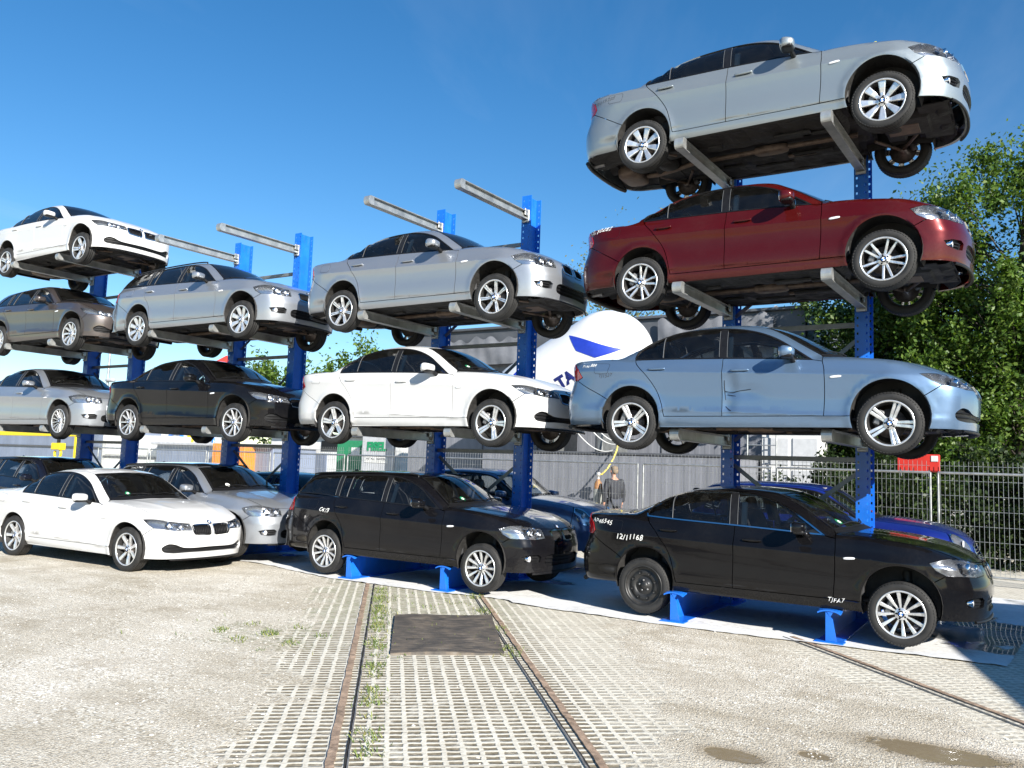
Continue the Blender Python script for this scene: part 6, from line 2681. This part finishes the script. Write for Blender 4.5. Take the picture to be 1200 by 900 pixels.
# ---- white tank with blue stripes, lying tilted on a low grey container
cont = empty('site_container', (-6.35, 12.3, 0), 0, 'low grey ribbed container under the white tank behind the gas cylinder', 'container')
a = Acc()
a.bbox((0, 0, 1.30), (7.5, 2.4, 1.62), .02)
a.build('wall', M['clad'], cont)
a = Acc()
a.bbox((0, 0, .25), (7.4, 2.3, .48), .01)
a.build('skid', M['conc'], cont)
a = Acc()
a.bbox((0, 0, 2.15), (7.56, 2.46, .08), .02)
a.build('roof', M['fascia'], cont)

tk = empty('tank', (-6.693, 12.3, 0), 0, 'big white round-ended tank tilted on the grey container, with blue stripes and dark letters', 'tank')
TR, TZ = 1.30, 4.962
TT = R(28.0)
TA_, TE1, TE2 = Vector((math.cos(TT), 0, math.sin(TT))), Vector((0, -1, 0)), Vector((math.sin(TT), 0, -math.cos(TT)))
TLEN = 2.75


def tank_pt(s, w, h=0.0):
    """s along the axis from the upper end centre, w angle about it, 0 = facing the yard, positive = down"""
    rd = TE1 * math.cos(w) + TE2 * math.sin(w)
    r_ = TR
    if s > 0:
        r_ = math.sqrt(max(0, TR * TR - s * s))
    elif s < -TLEN:
        r_ = math.sqrt(max(0, TR * TR - (s + TLEN) ** 2))
    return Vector((0, 0, TZ)) + TA_ * s + rd * (r_ + h)


a = Acc()
V, F = [], []
nw = 56
ss = [TR * math.sin(t) for t in np.linspace(math.pi / 2, 0, 16)] + list(np.linspace(0, -TLEN, 12)[1:-1]) + [-TLEN - TR * math.sin(t) for t in np.linspace(0, math.pi / 2, 16)]
for s_ in ss:
    for j in range(nw):
        V.append(tuple(tank_pt(s_, 2 * math.pi * j / nw)))
for i in range(len(ss) - 1):
    for j in range(nw):
        F.append((i * nw + j, i * nw + (j + 1) % nw, (i + 1) * nw + (j + 1) % nw, (i + 1) * nw + j))
a.add(V, F, 0, True)
M['tank_white'] = simple_mat('tank_white_paint', (.70, .70, .69), .35, var=.06, vscale=2, coat=.5)
M['tank_blue'] = simple_mat('tank_blue_stripe', (.018, .045, .40), .4, var=.1)
M['tank_navy'] = simple_mat('tank_letter_navy', (.012, .020, .13), .4)
a.build('shell', M['tank_white'], tk)


def tank_patch(poly, mat, name, n=16):
    """poly: four corners in (s, w in degrees); a painted foil on the shell"""
    a = Acc()
    V, F = [], []
    A, B, C, D = (np.array(q, float) for q in poly)
    for i in range(n + 1):
        for j in range(n + 1):
            s_, t = i / n, j / n
            q = (A * (1 - s_) + B * s_) * (1 - t) + (D * (1 - s_) + C * s_) * t
            V.append(tuple(tank_pt(q[0], R(q[1]), .008)))
    for i in range(n):
        for j in range(n):
            k = i * (n + 1) + j
            F.append((k, k + 1, k + n + 2, k + n + 1))
    a.add(V, F, 0, True)
    return a.build(name, mat, tk)


tank_patch([(-.416, -35), (.80, 22), (.067, 13), (-.335, -7)], M['tank_blue'], 'stripe')
tank_patch([(-2.95, -20), (-2.05, -36), (-2.05, -12), (-2.95, 10)], M['tank_blue'], 'stripe')
tank_patch([(-2.95, 16), (-2.05, -6), (-2.05, 2), (-2.95, 26)], M['tank_blue'], 'stripe')


def text_mesh(body, size, depth=.0, bold=0.0, align='CENTER', shear=0.0):
    fc = bpy.data.curves.new('text', 'FONT')
    fc.body = body
    fc.size = size
    fc.extrude = depth
    fc.offset = bold
    fc.align_x = align
    fc.shear = shear
    fo = bpy.data.objects.new('text_tmp', fc)
    COL.objects.link(fo)
    dg = bpy.context.evaluated_depsgraph_get()
    me = bpy.data.meshes.new_from_object(fo.evaluated_get(dg))
    bpy.data.objects.remove(fo)
    V = np.array([v.co[:] for v in me.vertices])
    F = [tuple(p.vertices) for p in me.polygons]
    bpy.data.meshes.remove(me)
    return V, F


def flat_text(name, body, size, mat, parent, loc, rot, depth=.004, bold=0.0, align='CENTER'):
    V, F = text_mesh(body, size, depth, bold, align)
    a = Acc()
    a.add(V, F, 0, False)
    return a.build(name, mat, parent, loc, rot)


V, F = text_mesh('TA', .44, 0, .025, 'LEFT')
a = Acc()
a.add([tuple(tank_pt(-1.28 + v[0], R(23) - v[1] / TR, .010)) for v in V], F, 0, False)
a.build('lettering', M['tank_navy'], tk)
for s_ in (-.35, -2.2):
    c_ = tank_pt(s_, R(90))
    a = Acc()
    zt_ = c_.z + .25
    a.bbox((c_.x - .1, 0, (2.20 + zt_) / 2), (.16, 1.7, zt_ - 2.20), .02)
    a.build('saddle', M['galv_dull'], tk)

# gas cylinder with hose
gc = empty('gas_cylinder', (-6.02, 10.45, 0), 0, 'pale upright gas cylinder with a rusty shoulder left of the man', 'gas cylinder')
a = Acc()
a.lathe([(0, .0), (0.0, .115), (.02, .12), (1.22, .12)], 20, 0, 'z')
a.build('bottle', simple_mat('cylinder_grey_paint', (.27, .28, .26), .5, var=.25, vscale=6), gc)
a = Acc()
a.lathe([(1.221, .12), (1.34, .105), (1.44, .06), (1.47, .035)], 20, 0, 'z')
a.build('shoulder', simple_mat('cylinder_orange_rust', (.30, .14, .05), .6, var=.35, vscale=12), gc)
a = Acc()
a.lathe([(1.47, .03), (1.56, .03), (1.56, .055), (1.64, .055), (1.64, .001)], 14, 0, 'z')
a.build('valve', M['white_trim'], gc)
a = Acc()
a.tube([(-6.0, 10.44, 1.58), (-5.92, 10.46, 1.60), (-5.82, 10.55, 1.74), (-5.74, 10.72, 2.0), (-5.72, 10.9, 2.25), (-5.74, 11.02, 2.5), (-5.8, 11.1, 2.9), (-5.9, 11.2, 3.6)], .022, 8)
tag(a.build('hose', simple_mat('yellow_hose', (.62, .50, .10), .5)), 'yellow hose rising from the gas cylinder', 'hose')
a = Acc()
for dx, s_ in ((0, 1.0), (.30, .8), (.42, .72)):
    pts = []
    for t in np.linspace(0, 1, 16):
        pts.append((-7.35 + dx * 1.6 + (1.55 - dx * .9) * t, 11.0, 3.15 - (.95 * s_) * math.sin(min(1, t * 1.0) * math.pi * .62)))
    a.tube(pts, .016, 6)
tag(a.build('cable', M['white_trim']), 'white cables hanging in loops on the grey container', 'cable')
# striped barrier tape board
a = Acc()
a.bbox((0, 0, 0), (.72, .02, .12), .004, 0)
for k in range(3):
    a.box((-.24 + k * .2, -.012, 0), (.08, .004, .118), 1, (0, .5, 0))
tag(a.build('warning_strip', [simple_mat('hazard_yellow', (.62, .46, .03), .5), M['black']], None, (-8.5, 11.06, 1.22)), 'yellow and black hazard strip on the grey container wall', 'warning strip')

# ---- white cabinet with ladder right of the hall corner
wc = empty('control_cabinet', (-1.75, 12.9, 0), 0, 'white cabinet with panelled doors beside the trees right of the hall', 'cabinet')
a = Acc()
a.bbox((0, .4, 1.45), (1.5, .8, 2.9), .02)
a.build('body', M['white_trim'], wc)
a = Acc()
for k in range(2):
    for z, hh in ((2.35, .7), (1.45, .85), (.6, .7)):
        a.bbox((-.36 + k * .72, -.012, z), (.62, .03, hh), .01)
a.build('door', simple_mat('cabinet_door_white', (.50, .51, .52), .5, var=.1), wc)
a = Acc()
for s in (-.75, .75):
    a.tube([(s * .5 - .1, -.1, .2), (s * .5 - .1, -.1, 3.3)], .022, 6)
for z in np.linspace(.4, 3.2, 9):
    a.tube([(-.475, -.1, z), (.275, -.1, z)], .016, 6)
tag(a.build('ladder', M['galv'], None, (-2.35, 12.85, 0)), 'metal ladder leaning by the white cabinet', 'ladder')

# ---- red sign box fixed to the fence
rb_ = empty('red_sign', (1.74, FY + .10, 0), 0, 'flat red sign box with a small white label on the double fence post', 'sign')
a = Acc()
a.bbox((.08, .07, 2.02), (.68, .12, .31), .012)
a.build('box', simple_mat('red_sign_paint', (.52, .030, .020), .45, var=.1, vscale=3), rb_)
a = Acc()
a.bbox((.34, .004, 2.10), (.11, .008, .10), .002)
a.build('paper_label', M['white_trim'], rb_)
a = Acc()
for sx_ in (-.2, .25):
    a.bbox((sx_, .02, 1.84), (.03, .03, .12), .004)
a.build('clamp', M['galv_dull'], rb_)

# ---- man in a dark jacket, seen from behind through the fence
def skin_body(name, joints, edges, rad, mat, parent, lv=2):
    me = bpy.data.meshes.new(name)
    me.from_pydata(joints, edges, [])
    o = bpy.data.objects.new(name, me)
    COL.objects.link(o)
    mo = o.modifiers.new('skin', 'SKIN')
    mo.use_smooth_shade = True
    for i, v_ in enumerate(me.skin_vertices[0].data):
        v_.radius = rad[i] if isinstance(rad[i], (tuple, list)) else (rad[i], rad[i])
        v_.use_root = (i == 0)
    s_ = o.modifiers.new('sub', 'SUBSURF')
    s_.levels = s_.render_levels = lv
    dg = bpy.context.evaluated_depsgraph_get()
    m2 = bpy.data.meshes.new_from_object(o.evaluated_get(dg))
    bpy.data.objects.remove(o)
    m2.materials.clear()
    m2.materials.append(mat)
    for p_ in m2.polygons:
        p_.use_smooth = True
    return child(name, m2, parent)


mn = empty('person', (-5.57, 10.45, 0), R(238), 'man in a dark jacket standing behind the fence with his back turned', 'person')
SK = simple_mat('skin', (.42, .22, .15), .6)
J = [(0, 0, .98), (0, .02, 1.20), (0, .01, 1.42), (0, -.01, 1.53), (0, -.03, 1.60), (0, -.035, 1.70),
     (.11, 0, .93), (.12, -.01, .52), (.125, .03, .09), (.13, -.14, .05), (-.11, 0, .93), (-.12, -.01, .52), (-.125, .03, .09), (-.13, -.14, .05),
     (.20, .01, 1.43), (.27, .02, 1.15), (.27, -.03, .90), (.265, -.05, .82), (-.20, .01, 1.43), (-.27, .02, 1.15), (-.27, -.03, .90), (-.265, -.05, .82)]
E_ = [(0, 1), (1, 2), (2, 3), (3, 4), (4, 5), (0, 6), (6, 7), (7, 8), (8, 9), (0, 10), (10, 11), (11, 12), (12, 13), (2, 14), (14, 15), (15, 16), (16, 17), (2, 18), (18, 19), (19, 20), (20, 21)]
rad = [(.10, .08), (.12, .09), (.12, .085), .055, .07, (.078, .098), .075, .055, .045, .04, .075, .055, .045, .04, .05, .045, .034, .03, .05, .045, .034, .03]
skin_body('body', J, E_, rad, SK, mn)
skin_body('jacket', [(0, 0, .92), (0, .02, 1.18), (0, .012, 1.40), (0, .005, 1.515), (.205, .01, 1.43), (.285, .02, 1.15), (.275, -.03, .89), (-.205, .01, 1.43), (-.285, .02, 1.15), (-.275, -.03, .89)],
          [(0, 1), (1, 2), (2, 3), (2, 4), (4, 5), (5, 6), (2, 7), (7, 8), (8, 9)], [(.20, .15), (.185, .14), (.20, .14), (.105, .10), .09, .07, .058, .09, .07, .058], simple_mat('dark_jacket_cloth', (.025, .027, .034), .85, var=.3, vscale=14), mn)
skin_body('trousers', [(0, 0, .95), (.11, 0, .90), (.12, -.01, .50), (.125, .02, .09), (-.11, 0, .90), (-.12, -.01, .50), (-.125, .02, .09)], [(0, 1), (1, 2), (2, 3), (0, 4), (4, 5), (5, 6)], [(.16, .13), .115, .085, .075, .115, .085, .075], simple_mat('trousers_cloth', (.05, .055, .07), .9), mn)
a = Acc()
a.sup((0, -.01, 1.755), (.086, .108, .075), (.9, .9), (16, 10), 0)
a.sup((0, .045, 1.70), (.080, .065, .085), (.9, .9), (16, 10), 0)
a.build('hair', simple_mat('grey_blond_hair', (.20, .15, .10), .8, var=.3, vscale=40), mn)
a = Acc()
for s in (-1, 1):
    a.sup((s * .088, -.03, 1.68), (.012, .022, .032), (.9, .9), (8, 6), 0)
    a.sup((s * .035, -.128, 1.70), (.012, .006, .008), (.9, .9), (8, 6), 1)
a.sup((0, -.135, 1.672), (.014, .022, .022), (.9, .9), (8, 6), 0)
a.sup((0, -.128, 1.632), (.026, .006, .007), (.9, .9), (8, 6), 2)
a.build('face', [SK, M['black'], simple_mat('lips', (.35, .12, .10), .6)], mn)
hands = Acc()
for s in (-1, 1):
    hands.sup((s * .265, -.055, .79), (.018, .034, .045), (.8, .8), (10, 8), 0)
    for f_ in range(4):
        y = -.083 + f_ * .018
        ln = (.06, .072, .07, .055)[f_]
        hands.tube([(s * .265, y, .76), (s * .263, y - .004, .76 - ln * .5), (s * .256, y - .002, .76 - ln)], [.0085, .008, .006], 6)
    hands.tube([(s * .26, -.085, .805), (s * .255, -.11, .78), (s * .25, -.115, .755)], [.01, .009, .007], 6)
hands.build('hand', SK, mn)

# ---- far left: low halls, crane, containers
fh = empty('far_hall', (-52.5, 21.5, 0), 0, 'low blue grey ribbed hall at the far left behind the yellow crane beam', 'building')
a = Acc()
a.bbox((0, 3, 1.6), (17, 6, 3.2), .02)
a.build('wall', M['clad_far'], fh)
a = Acc()
a.bbox((0, 2.9, 3.25), (17.3, 6.4, .14), .02)
a.box((0, -.06, 2.02), (17, .05, .10))
a.build('roof', M['fascia'], fh)
M['crane_y'] = simple_mat('crane_yellow', (.66, .50, .01), .45, var=.1)
cr = empty('gantry_crane', (-50, 19.5, 0), 0, 'yellow gantry crane beam with a hanging hook block at the far left', 'crane')
a = Acc()
ibeam = a.bbox((-.5, 0, 2.78), (12.0, .22, .34), .02)
a.build('beam', M['crane_y'], cr)
a = Acc()
a.bbox((3.4, 0, 2.0), (.95, .40, .42), .04)
a.bbox((3.4, 0, 2.4), (.20, .14, .50), .02, 1)
a.build('hook_block', [M['crane_y'], M['black']], cr)
a = Acc()
a.tube([(3.4 + .34 * math.sin(t), 0, 1.58 + .30 * math.cos(t)) for t in np.linspace(.2, 5.2, 16)], .075, 8)
a.build('hook', M['crane_y'], cr)
a = Acc()
for s in (-6.3, 5.25):
    a.bbox((s, 0, 1.35), (.18, .18, 2.7), .01)
a.build('leg', M['crane_y'], cr)

sh_ = empty('white_shed', (-41.5, 21.0, 0), 0, 'white shed with two wide shutters between the left rack posts', 'shed')
a = Acc()
a.bbox((0, 1.5, 1.4), (6.0, 3, 2.8), .02)
a.build('wall', M['white_trim'], sh_)
a = Acc()
for z in (2.0, 1.0):
    a.bbox((0, -.02, z), (5.2, .05, .75), .01)
a.build('shutter', simple_mat('white_shutter', (.72, .72, .70), .5), sh_)
a = Acc()
a.box((0, -.03, 1.5), (5.6, .04, .12))
a.build('rail', M['fascia'], sh_)
gs = empty('grey_shed', (-33.8, 20.5, 0), 0, 'long low grey shed with a pale roof edge behind the black lifted sedan', 'shed')
a = Acc()
a.bbox((0, 1.5, 1.15), (9.4, 3, 2.3), .02)
a.build('wall', M['clad_far'], gs)
a = Acc()
a.bbox((0, 1.4, 2.36), (9.7, 3.4, .16), .02)
a.build('roof', M['grey_lt'], gs)
bn = empty('banner', (-38.6, 22.8, 0), 0, 'white banner with blue arcs and a yellow bar over the grey shed', 'banner')
a = Acc()
a.bbox((0, 0, 3.1), (5.6, .05, 1.5), .01)
a.build('cloth', M['white_trim'], bn)
a = Acc()
for s in (-1, 1):
    a.tube([(s * 1.35 + .75 * math.cos(t), -.05, 2.45 + .62 * math.sin(t)) for t in np.linspace(0, math.pi, 14)], .12, 6, 0)
a.bbox((0, -.05, 2.85), (.55, .05, .85), .01, 1)
a.build('print', [M['badge_blue'], M['crane_y']], bn)
a = Acc()
for s in (-2.7, 2.7):
    a.tube([(s, .05, 0), (s, .05, 3.9)], .05, 8)
a.build('pole', M['galv'], bn)
oc = empty('orange_container', (-31.4, 19.6, 0), R(6), 'orange container beside the lattice posts behind the dark hatchback', 'container')
a = Acc()
a.bbox((0, .9, 1.25), (2.2, 1.8, 2.3), .03)
a.build('body', simple_mat('orange_paint', (.70, .23, .02), .5, var=.12), oc)
a = Acc()
for k in range(5):
    a.bbox((-.85 + k * .42, -.02, 1.25), (.10, .05, 2.1), .01)
a.build('rib', simple_mat('orange_rib', (.55, .18, .02), .5), oc)
wb = empty('white_building', (-28.4, 24.0, 0), 0, 'white building with grey doors between the two racks behind the dark hatchback', 'building')
a = Acc()
a.bbox((0, 2, 1.5), (9.5, 4, 3.0), .02)
a.build('wall', M['white_trim'], wb)
a = Acc()
for x in (-3.2, -.8, 2.0, 3.8):
    a.bbox((x, -.02, 1.05), (.9, .06, 2.1), .01)
a.build('door', M['clad_far'], wb)
a = Acc()
a.bbox((1.0, -.03, 2.5), (3.6, .05, .55), .01)
a.build('window_band', M['black'], wb)
a = Acc()
a.bbox((0, 1.9, 3.05), (9.8, 4.4, .14), .02)
a.build('roof', M['fascia'], wb)
gb = empty('green_container', (-23.9, 20.5, 0), 0, 'green container with a white plate left of the green lettered sign', 'container')
a = Acc()
a.bbox((0, .8, 1.55), (1.7, 1.6, 2.3), .02)
a.build('body', simple_mat('green_paint', (.02, .20, .09), .5, var=.15), gb)
a = Acc()
a.bbox((.35, -.02, 2.2), (.5, .03, .35), .005)
a.build('plate', M['white_trim'], gb)
fs = empty('sign_board', (-18.55, 16.2, 0), 0, 'white upright board lettered FISEL in green behind the fence', 'sign')
a = Acc()
a.bbox((0, .10, 1.60), (1.55, .18, 2.9), .02)
a.build('board', M['grey_lt'], fs)
MG2 = simple_mat('letter_green', (.01, .22, .09), .5)
flat_text('lettering', 'FISEL', .46, MG2, fs, (0, -.012, 2.18), (R(90), 0, 0), .006, .025)
a = Acc()
a.bbox((0, -.006, 1.84), (1.2, .012, .30), .002)
a.build('text_panel', M['white_trim'], fs)
flat_text('small_print', 'METALL  HANDEL', .125, M['fascia'], fs, (0, -.016, 1.80), (R(90), 0, 0), .003)
a = Acc()
a.bbox((.86, .02, 1.6), (.10, .12, 2.9), .01)
a.build('edge_post', M['white_trim'], fs)
# lamp mast
lm = empty('lamp_mast', (-58.0, 29.5, 0), 0, 'thin grey lamp mast against the sky between the left rack posts', 'lamp post')
a = Acc()
a.tube([(0, 0, 0), (0, 0, 9.6)], [.16, .09], 8)
a.build('mast', M['galv'], lm)
a = Acc()
a.sup((.35, 0, 7.4), (.55, .22, .14), (.7, .7), (12, 8), 0)
a.build('lamp_head', M['grey_lt'], lm)
# red parasol top far away
ps = empty('parasol', (-43.6, 29.0, 0), 0, 'red parasol roof showing over the lifted black sedan', 'parasol')
a = Acc()
a.lathe([(7.6, 1.55), (7.75, 1.5), (8.7, .02)], 8, 0, 'z', smooth=False)
a.build('canopy', simple_mat('red_canvas', (.60, .04, .025), .7), ps)
a = Acc()
a.tube([(0, 0, 0), (0, 0, 8.4)], .07, 8)
a.build('pole', M['galv'], ps)
# unseen shed added off to the right so that its roof shades the yard
sd = empty('shade_shed', (11.44, -5.08, 0), R(15.7), 'unseen long low shed added right of the yard to cast shade on it', 'shed')
a = Acc()
a.bbox((0, 0, 1.5), (4.2, 14.0, 3.0), .02)
a.build('wall', simple_mat('shed_brick', (.28, .14, .09), .9, var=.25, vscale=6, bump=.4, bscale=20), sd)
a = Acc()
a.bbox((0, 0, 3.06), (4.6, 14.4, .14), .02)
a.build('roof', M['fascia'], sd)
a = Acc()
for y in (-5, -2.2, .6, 3.4):
    a.bbox((-2.11, y, 1.7), (.08, 1.2, 1.1), .01)
a.build('window', M['black'], sd)
# ------------------------------------------------------------------ trees
def leaf_mat(name, c0, c1, c2):
    m, nt, out = new_mat(name)
    gi = nd(nt, 'ShaderNodeNewGeometry')
    c = ramp(nt, gi.outputs['Random Per Island'], [(0, c0), (.55, c1), (1, c2)])
    d = nd(nt, 'ShaderNodeBsdfPrincipled', inp={'Base Color': c, 'Roughness': .5, 'Specular IOR Level': .35})
    t = nd(nt, 'ShaderNodeBsdfTranslucent', inp={'Color': mixc(nt, 1.0, c, (1.5, 1.6, .6), 'MULTIPLY')})
    mx = nd(nt, 'ShaderNodeMixShader', inp={0: .28})
    nt.links.new(d.outputs[0], mx.inputs[1])
    nt.links.new(t.outputs[0], mx.inputs[2])
    nt.links.new(mx.outputs[0], out.inputs[0])
    return m


M['leaf_a'] = leaf_mat('leaves_fresh_green', (.034, .075, .010), (.075, .14, .020), (.135, .195, .034))
M['leaf_b'] = leaf_mat('leaves_dark_green', (.018, .042, .010), (.04, .075, .016), (.075, .11, .025))
M['leaf_shade'] = leaf_mat('leaves_shaded_green', (.010, .022, .006), (.022, .042, .010), (.045, .07, .016))  # green darkened to stand in for the trees' shade on the shrubs
M['leaf_e'] = leaf_mat('leaves_mid_green', (.022, .05, .010), (.05, .095, .017), (.095, .14, .028))
M['leaf_c'] = leaf_mat('leaves_pale', (.10, .13, .05), (.17, .19, .09), (.24, .24, .14))
M['bark'] = simple_mat('bark', (.045, .036, .028), .9, var=.4, vscale=9, bump=.6, bscale=30)


def tree(name, loc, H, crown, seed, n_clump, n_leaf, leaf, mat, label, cat='tree', group=None, trunk_r=.16, clump=.55, z_low=.25):
    """crown: list of (dx, dy, dz, rx, ry, rz) ellipsoids (in metres from the base) that the twigs fill"""
    r_ = np.random.default_rng(seed)
    root = empty(name, loc, 0, label, cat, group)
    tr = Acc()
    top = H * .80
    pts = [(0, 0, -.05)]
    x = y = 0.0
    for k in range(1, 9):
        x += r_.uniform(-.10, .10)
        y += r_.uniform(-.10, .10)
        pts.append((x, y, top * k / 8))
    tr.tube(pts, [trunk_r * (1 - .85 * (k / 8)) + .01 for k in range(9)], 9, 0)
    pts = np.array(pts)
    C = []
    vol = np.array([c[3] * c[4] * c[5] for c in crown])
    cnt = np.maximum(1, np.round(n_clump * vol / vol.sum()).astype(int))
    for c, k in zip(crown, cnt):
        d = r_.normal(0, 1, (k, 3))
        d /= np.linalg.norm(d, axis=1)[:, None]
        rad = r_.uniform(.35, 1.0, k) ** .55
        C.append(np.array(c[:3]) + d * rad[:, None] * np.array(c[3:]))
    C = np.vstack(C)
    C = C[C[:, 2] > H * z_low * .3]
    # limbs to most clumps
    for i, c in enumerate(C):
        if i % 2 and len(C) > 60:
            continue
        zb = np.clip(c[2] - r_.uniform(.5, 1.8) - .25 * np.hypot(c[0], c[1]), H * .10, top)
        b = np.array([np.interp(zb, pts[:, 2], pts[:, 0]), np.interp(zb, pts[:, 2], pts[:, 1]), zb])
        m1 = b + (c - b) * .5 + np.array([r_.uniform(-.15, .15), r_.uniform(-.15, .15), r_.uniform(-.1, .25)])
        rr = trunk_r * .28 * (1 - zb / H * .6)
        tr.tube([b, m1, c], [rr, rr * .55, .008], 5, 0, cap=False)
    tr.build('trunk', M['bark'], root)
    # leaves: clumps drawn out along a twig direction
    n = int(n_leaf)
    ci = r_.integers(0, len(C), n)
    ax = C - np.array([0, 0, H * .35])
    ax /= np.linalg.norm(ax, axis=1)[:, None] + 1e-6
    ax += r_.normal(0, .45, ax.shape)
    size = r_.uniform(.55, 1.25, len(C)) * clump
    P = C[ci] + ax[ci] * (np.clip(r_.normal(0, .75, n), -1.3, 1.3) * size[ci])[:, None] + r_.normal(0, .36, (n, 3)) * size[ci][:, None]
    ls = r_.uniform(.55, 1.25, n) * leaf
    nrm = r_.normal(0, 1, (n, 3)) + np.array([0, -.15, .7])
    nrm /= np.linalg.norm(nrm, axis=1)[:, None]
    t = np.cross(nrm, r_.normal(0, 1, (n, 3)))
    t /= np.linalg.norm(t, axis=1)[:, None] + 1e-9
    b = np.cross(nrm, t)
    q = np.stack([P - t * ls[:, None], P - b * (ls * .55)[:, None] + nrm * (ls * .12)[:, None], P + t * ls[:, None], P + b * (ls * .55)[:, None] + nrm * (ls * .12)[:, None]], 1)
    V = q.reshape(-1, 3)
    F = np.arange(n * 4).reshape(n, 4)
    me = bpy.data.meshes.new('crown')
    fast_mesh(me, V, F)
    me.materials.append(mat)
    child('crown', me, root)
    return root


G = 'trees behind the fence on the right'
tree('maple_tree', (3.2, 13.6, 0), 10.4, [(-.2, 0, 7.2, 2.0, 1.9, 2.4), (-1.3, 0, 5.8, 1.4, 1.5, 2.0), (.5, 0, 8.6, 1.0, 1.0, 1.5), (1.6, 0, 6, 1.6, 1.6, 2.4), (-1.7, 0, 7.7, 1.0, 1.1, 1.1), (-2.2, 0, 6.2, 1.0, 1.2, 1.3), (-1.6, .3, 3.6, 1.9, 1.6, 2.0), (.8, .4, 3.4, 2.0, 1.6, 1.9)], 21, 210, 85000, .062, M['leaf_a'], 'tall fresh green maple rising at the right edge behind the fence', 'tree', G, .15, .50)
tree('broadleaf_tree', (.2, 15.2, 0), 8.0, [(0, 0, 5.6, 2.0, 1.7, 1.9), (-1.2, -.2, 5.0, 1.2, 1.5, 1.7), (1.4, 0, 6.4, 1.4, 1.4, 1.7), (-1.0, 0, 3.4, 1.3, 1.3, 1.6), (0, 0, 2.2, 2.4, 1.6, 1.5)], 22, 150, 60000, .066, M['leaf_e'], 'dark green tree between the hall corner and the tall maple', 'tree', G, .14, .55)
tree('broadleaf_tree', (5.6, 15.5, 0), 8.5, [(0, 0, 5.5, 2.4, 2, 2.8), (-.5, 0, 3, 2.4, 2, 1.8)], 23, 80, 24000, .085, M['leaf_b'], 'dark tree behind the maple at the right edge of the yard', 'tree', G, .15, .6)
tree('broadleaf_tree', (2.2, 18.5, 0), 8.0, [(0, 0, 4.8, 3.2, 2, 2.6), (-2.5, 0, 4.6, 1.8, 1.5, 1.8), (0, 0, 2.0, 3.6, 1.6, 1.8)], 24, 100, 30000, .095, M['leaf_b'], 'shaded broad tree behind the maple and the dark green tree', 'tree', G, .16, .7)
for i, (x, y, hh, lab) in enumerate(((-.6, 10.6, 2.2, 'dark shrub behind the fence near the white cabinet'), (.7, 10.9, 2.5, 'dark shrub behind the fence left of the red container'), (2.9, 10.8, 2.4, 'dark shrub behind the fence right of the red container'), (4.2, 10.6, 2.3, 'dark shrub at the right end of the fence'))):
    tree('shrub', (x, y, 0), hh, [(0, 0, hh * .5, .95, .7, hh * .45), (.3, 0, hh * .35, .9, .7, hh * .35)], 40 + i, 40, 12000, .055, M['leaf_shade'], lab, 'shrub', 'shrubs behind the fence', .05, .35)
# far trees
GF = 'far trees beyond the sheds'
tree('poplar_tree', (-39.5, 31, 0), 9.6, [(0, 0, 7.2, 2.4, 2, 2.2), (2.4, 0, 6.4, 1.8, 1.8, 1.9), (-2.2, 0, 6.2, 2.0, 2, 2.3), (0, 0, 4, 4, 2, 2.4)], 31, 70, 8000, .16, M['leaf_a'], 'bushy far tree seen between the lifted black sedan and the white sedan', 'tree', GF, .2, .8)
tree('poplar_tree', (-33.0, 31.5, 0), 9.5, [(0, 0, 6.8, 2.1, 2, 2.3), (-1.6, 0, 5.5, 1.8, 2, 2), (1.6, 0, 5.2, 2.2, 2, 2)], 32, 60, 7000, .16, M['leaf_a'], 'bushy far tree right of the blue post behind the roof of the white sedan', 'tree', GF, .2, .8)
tree('poplar_tree', (-29.5, 33.5, 0), 11.0, [(-.6, 0, 8.6, .9, .8, 1.5), (0, 0, 5.5, 2, 2, 2.6)], 33, 26, 2600, .14, M['leaf_a'], 'thin far treetop just above the roof of the white sedan in the middle', 'tree', GF, .16, .6)
tree('birch_tree', (-13.2, 27, 0), 13.5, [(0, 0, 11.2, 2.6, 1.6, 2.3), (2.5, 0, 10.5, 2.0, 1.5, 1.9), (-2.2, 0, 9.5, 1.8, 1.5, 2)], 34, 80, 3400, .085, M['leaf_c'], 'sparse pale tree behind the white tank', 'tree', GF, .14, .9)
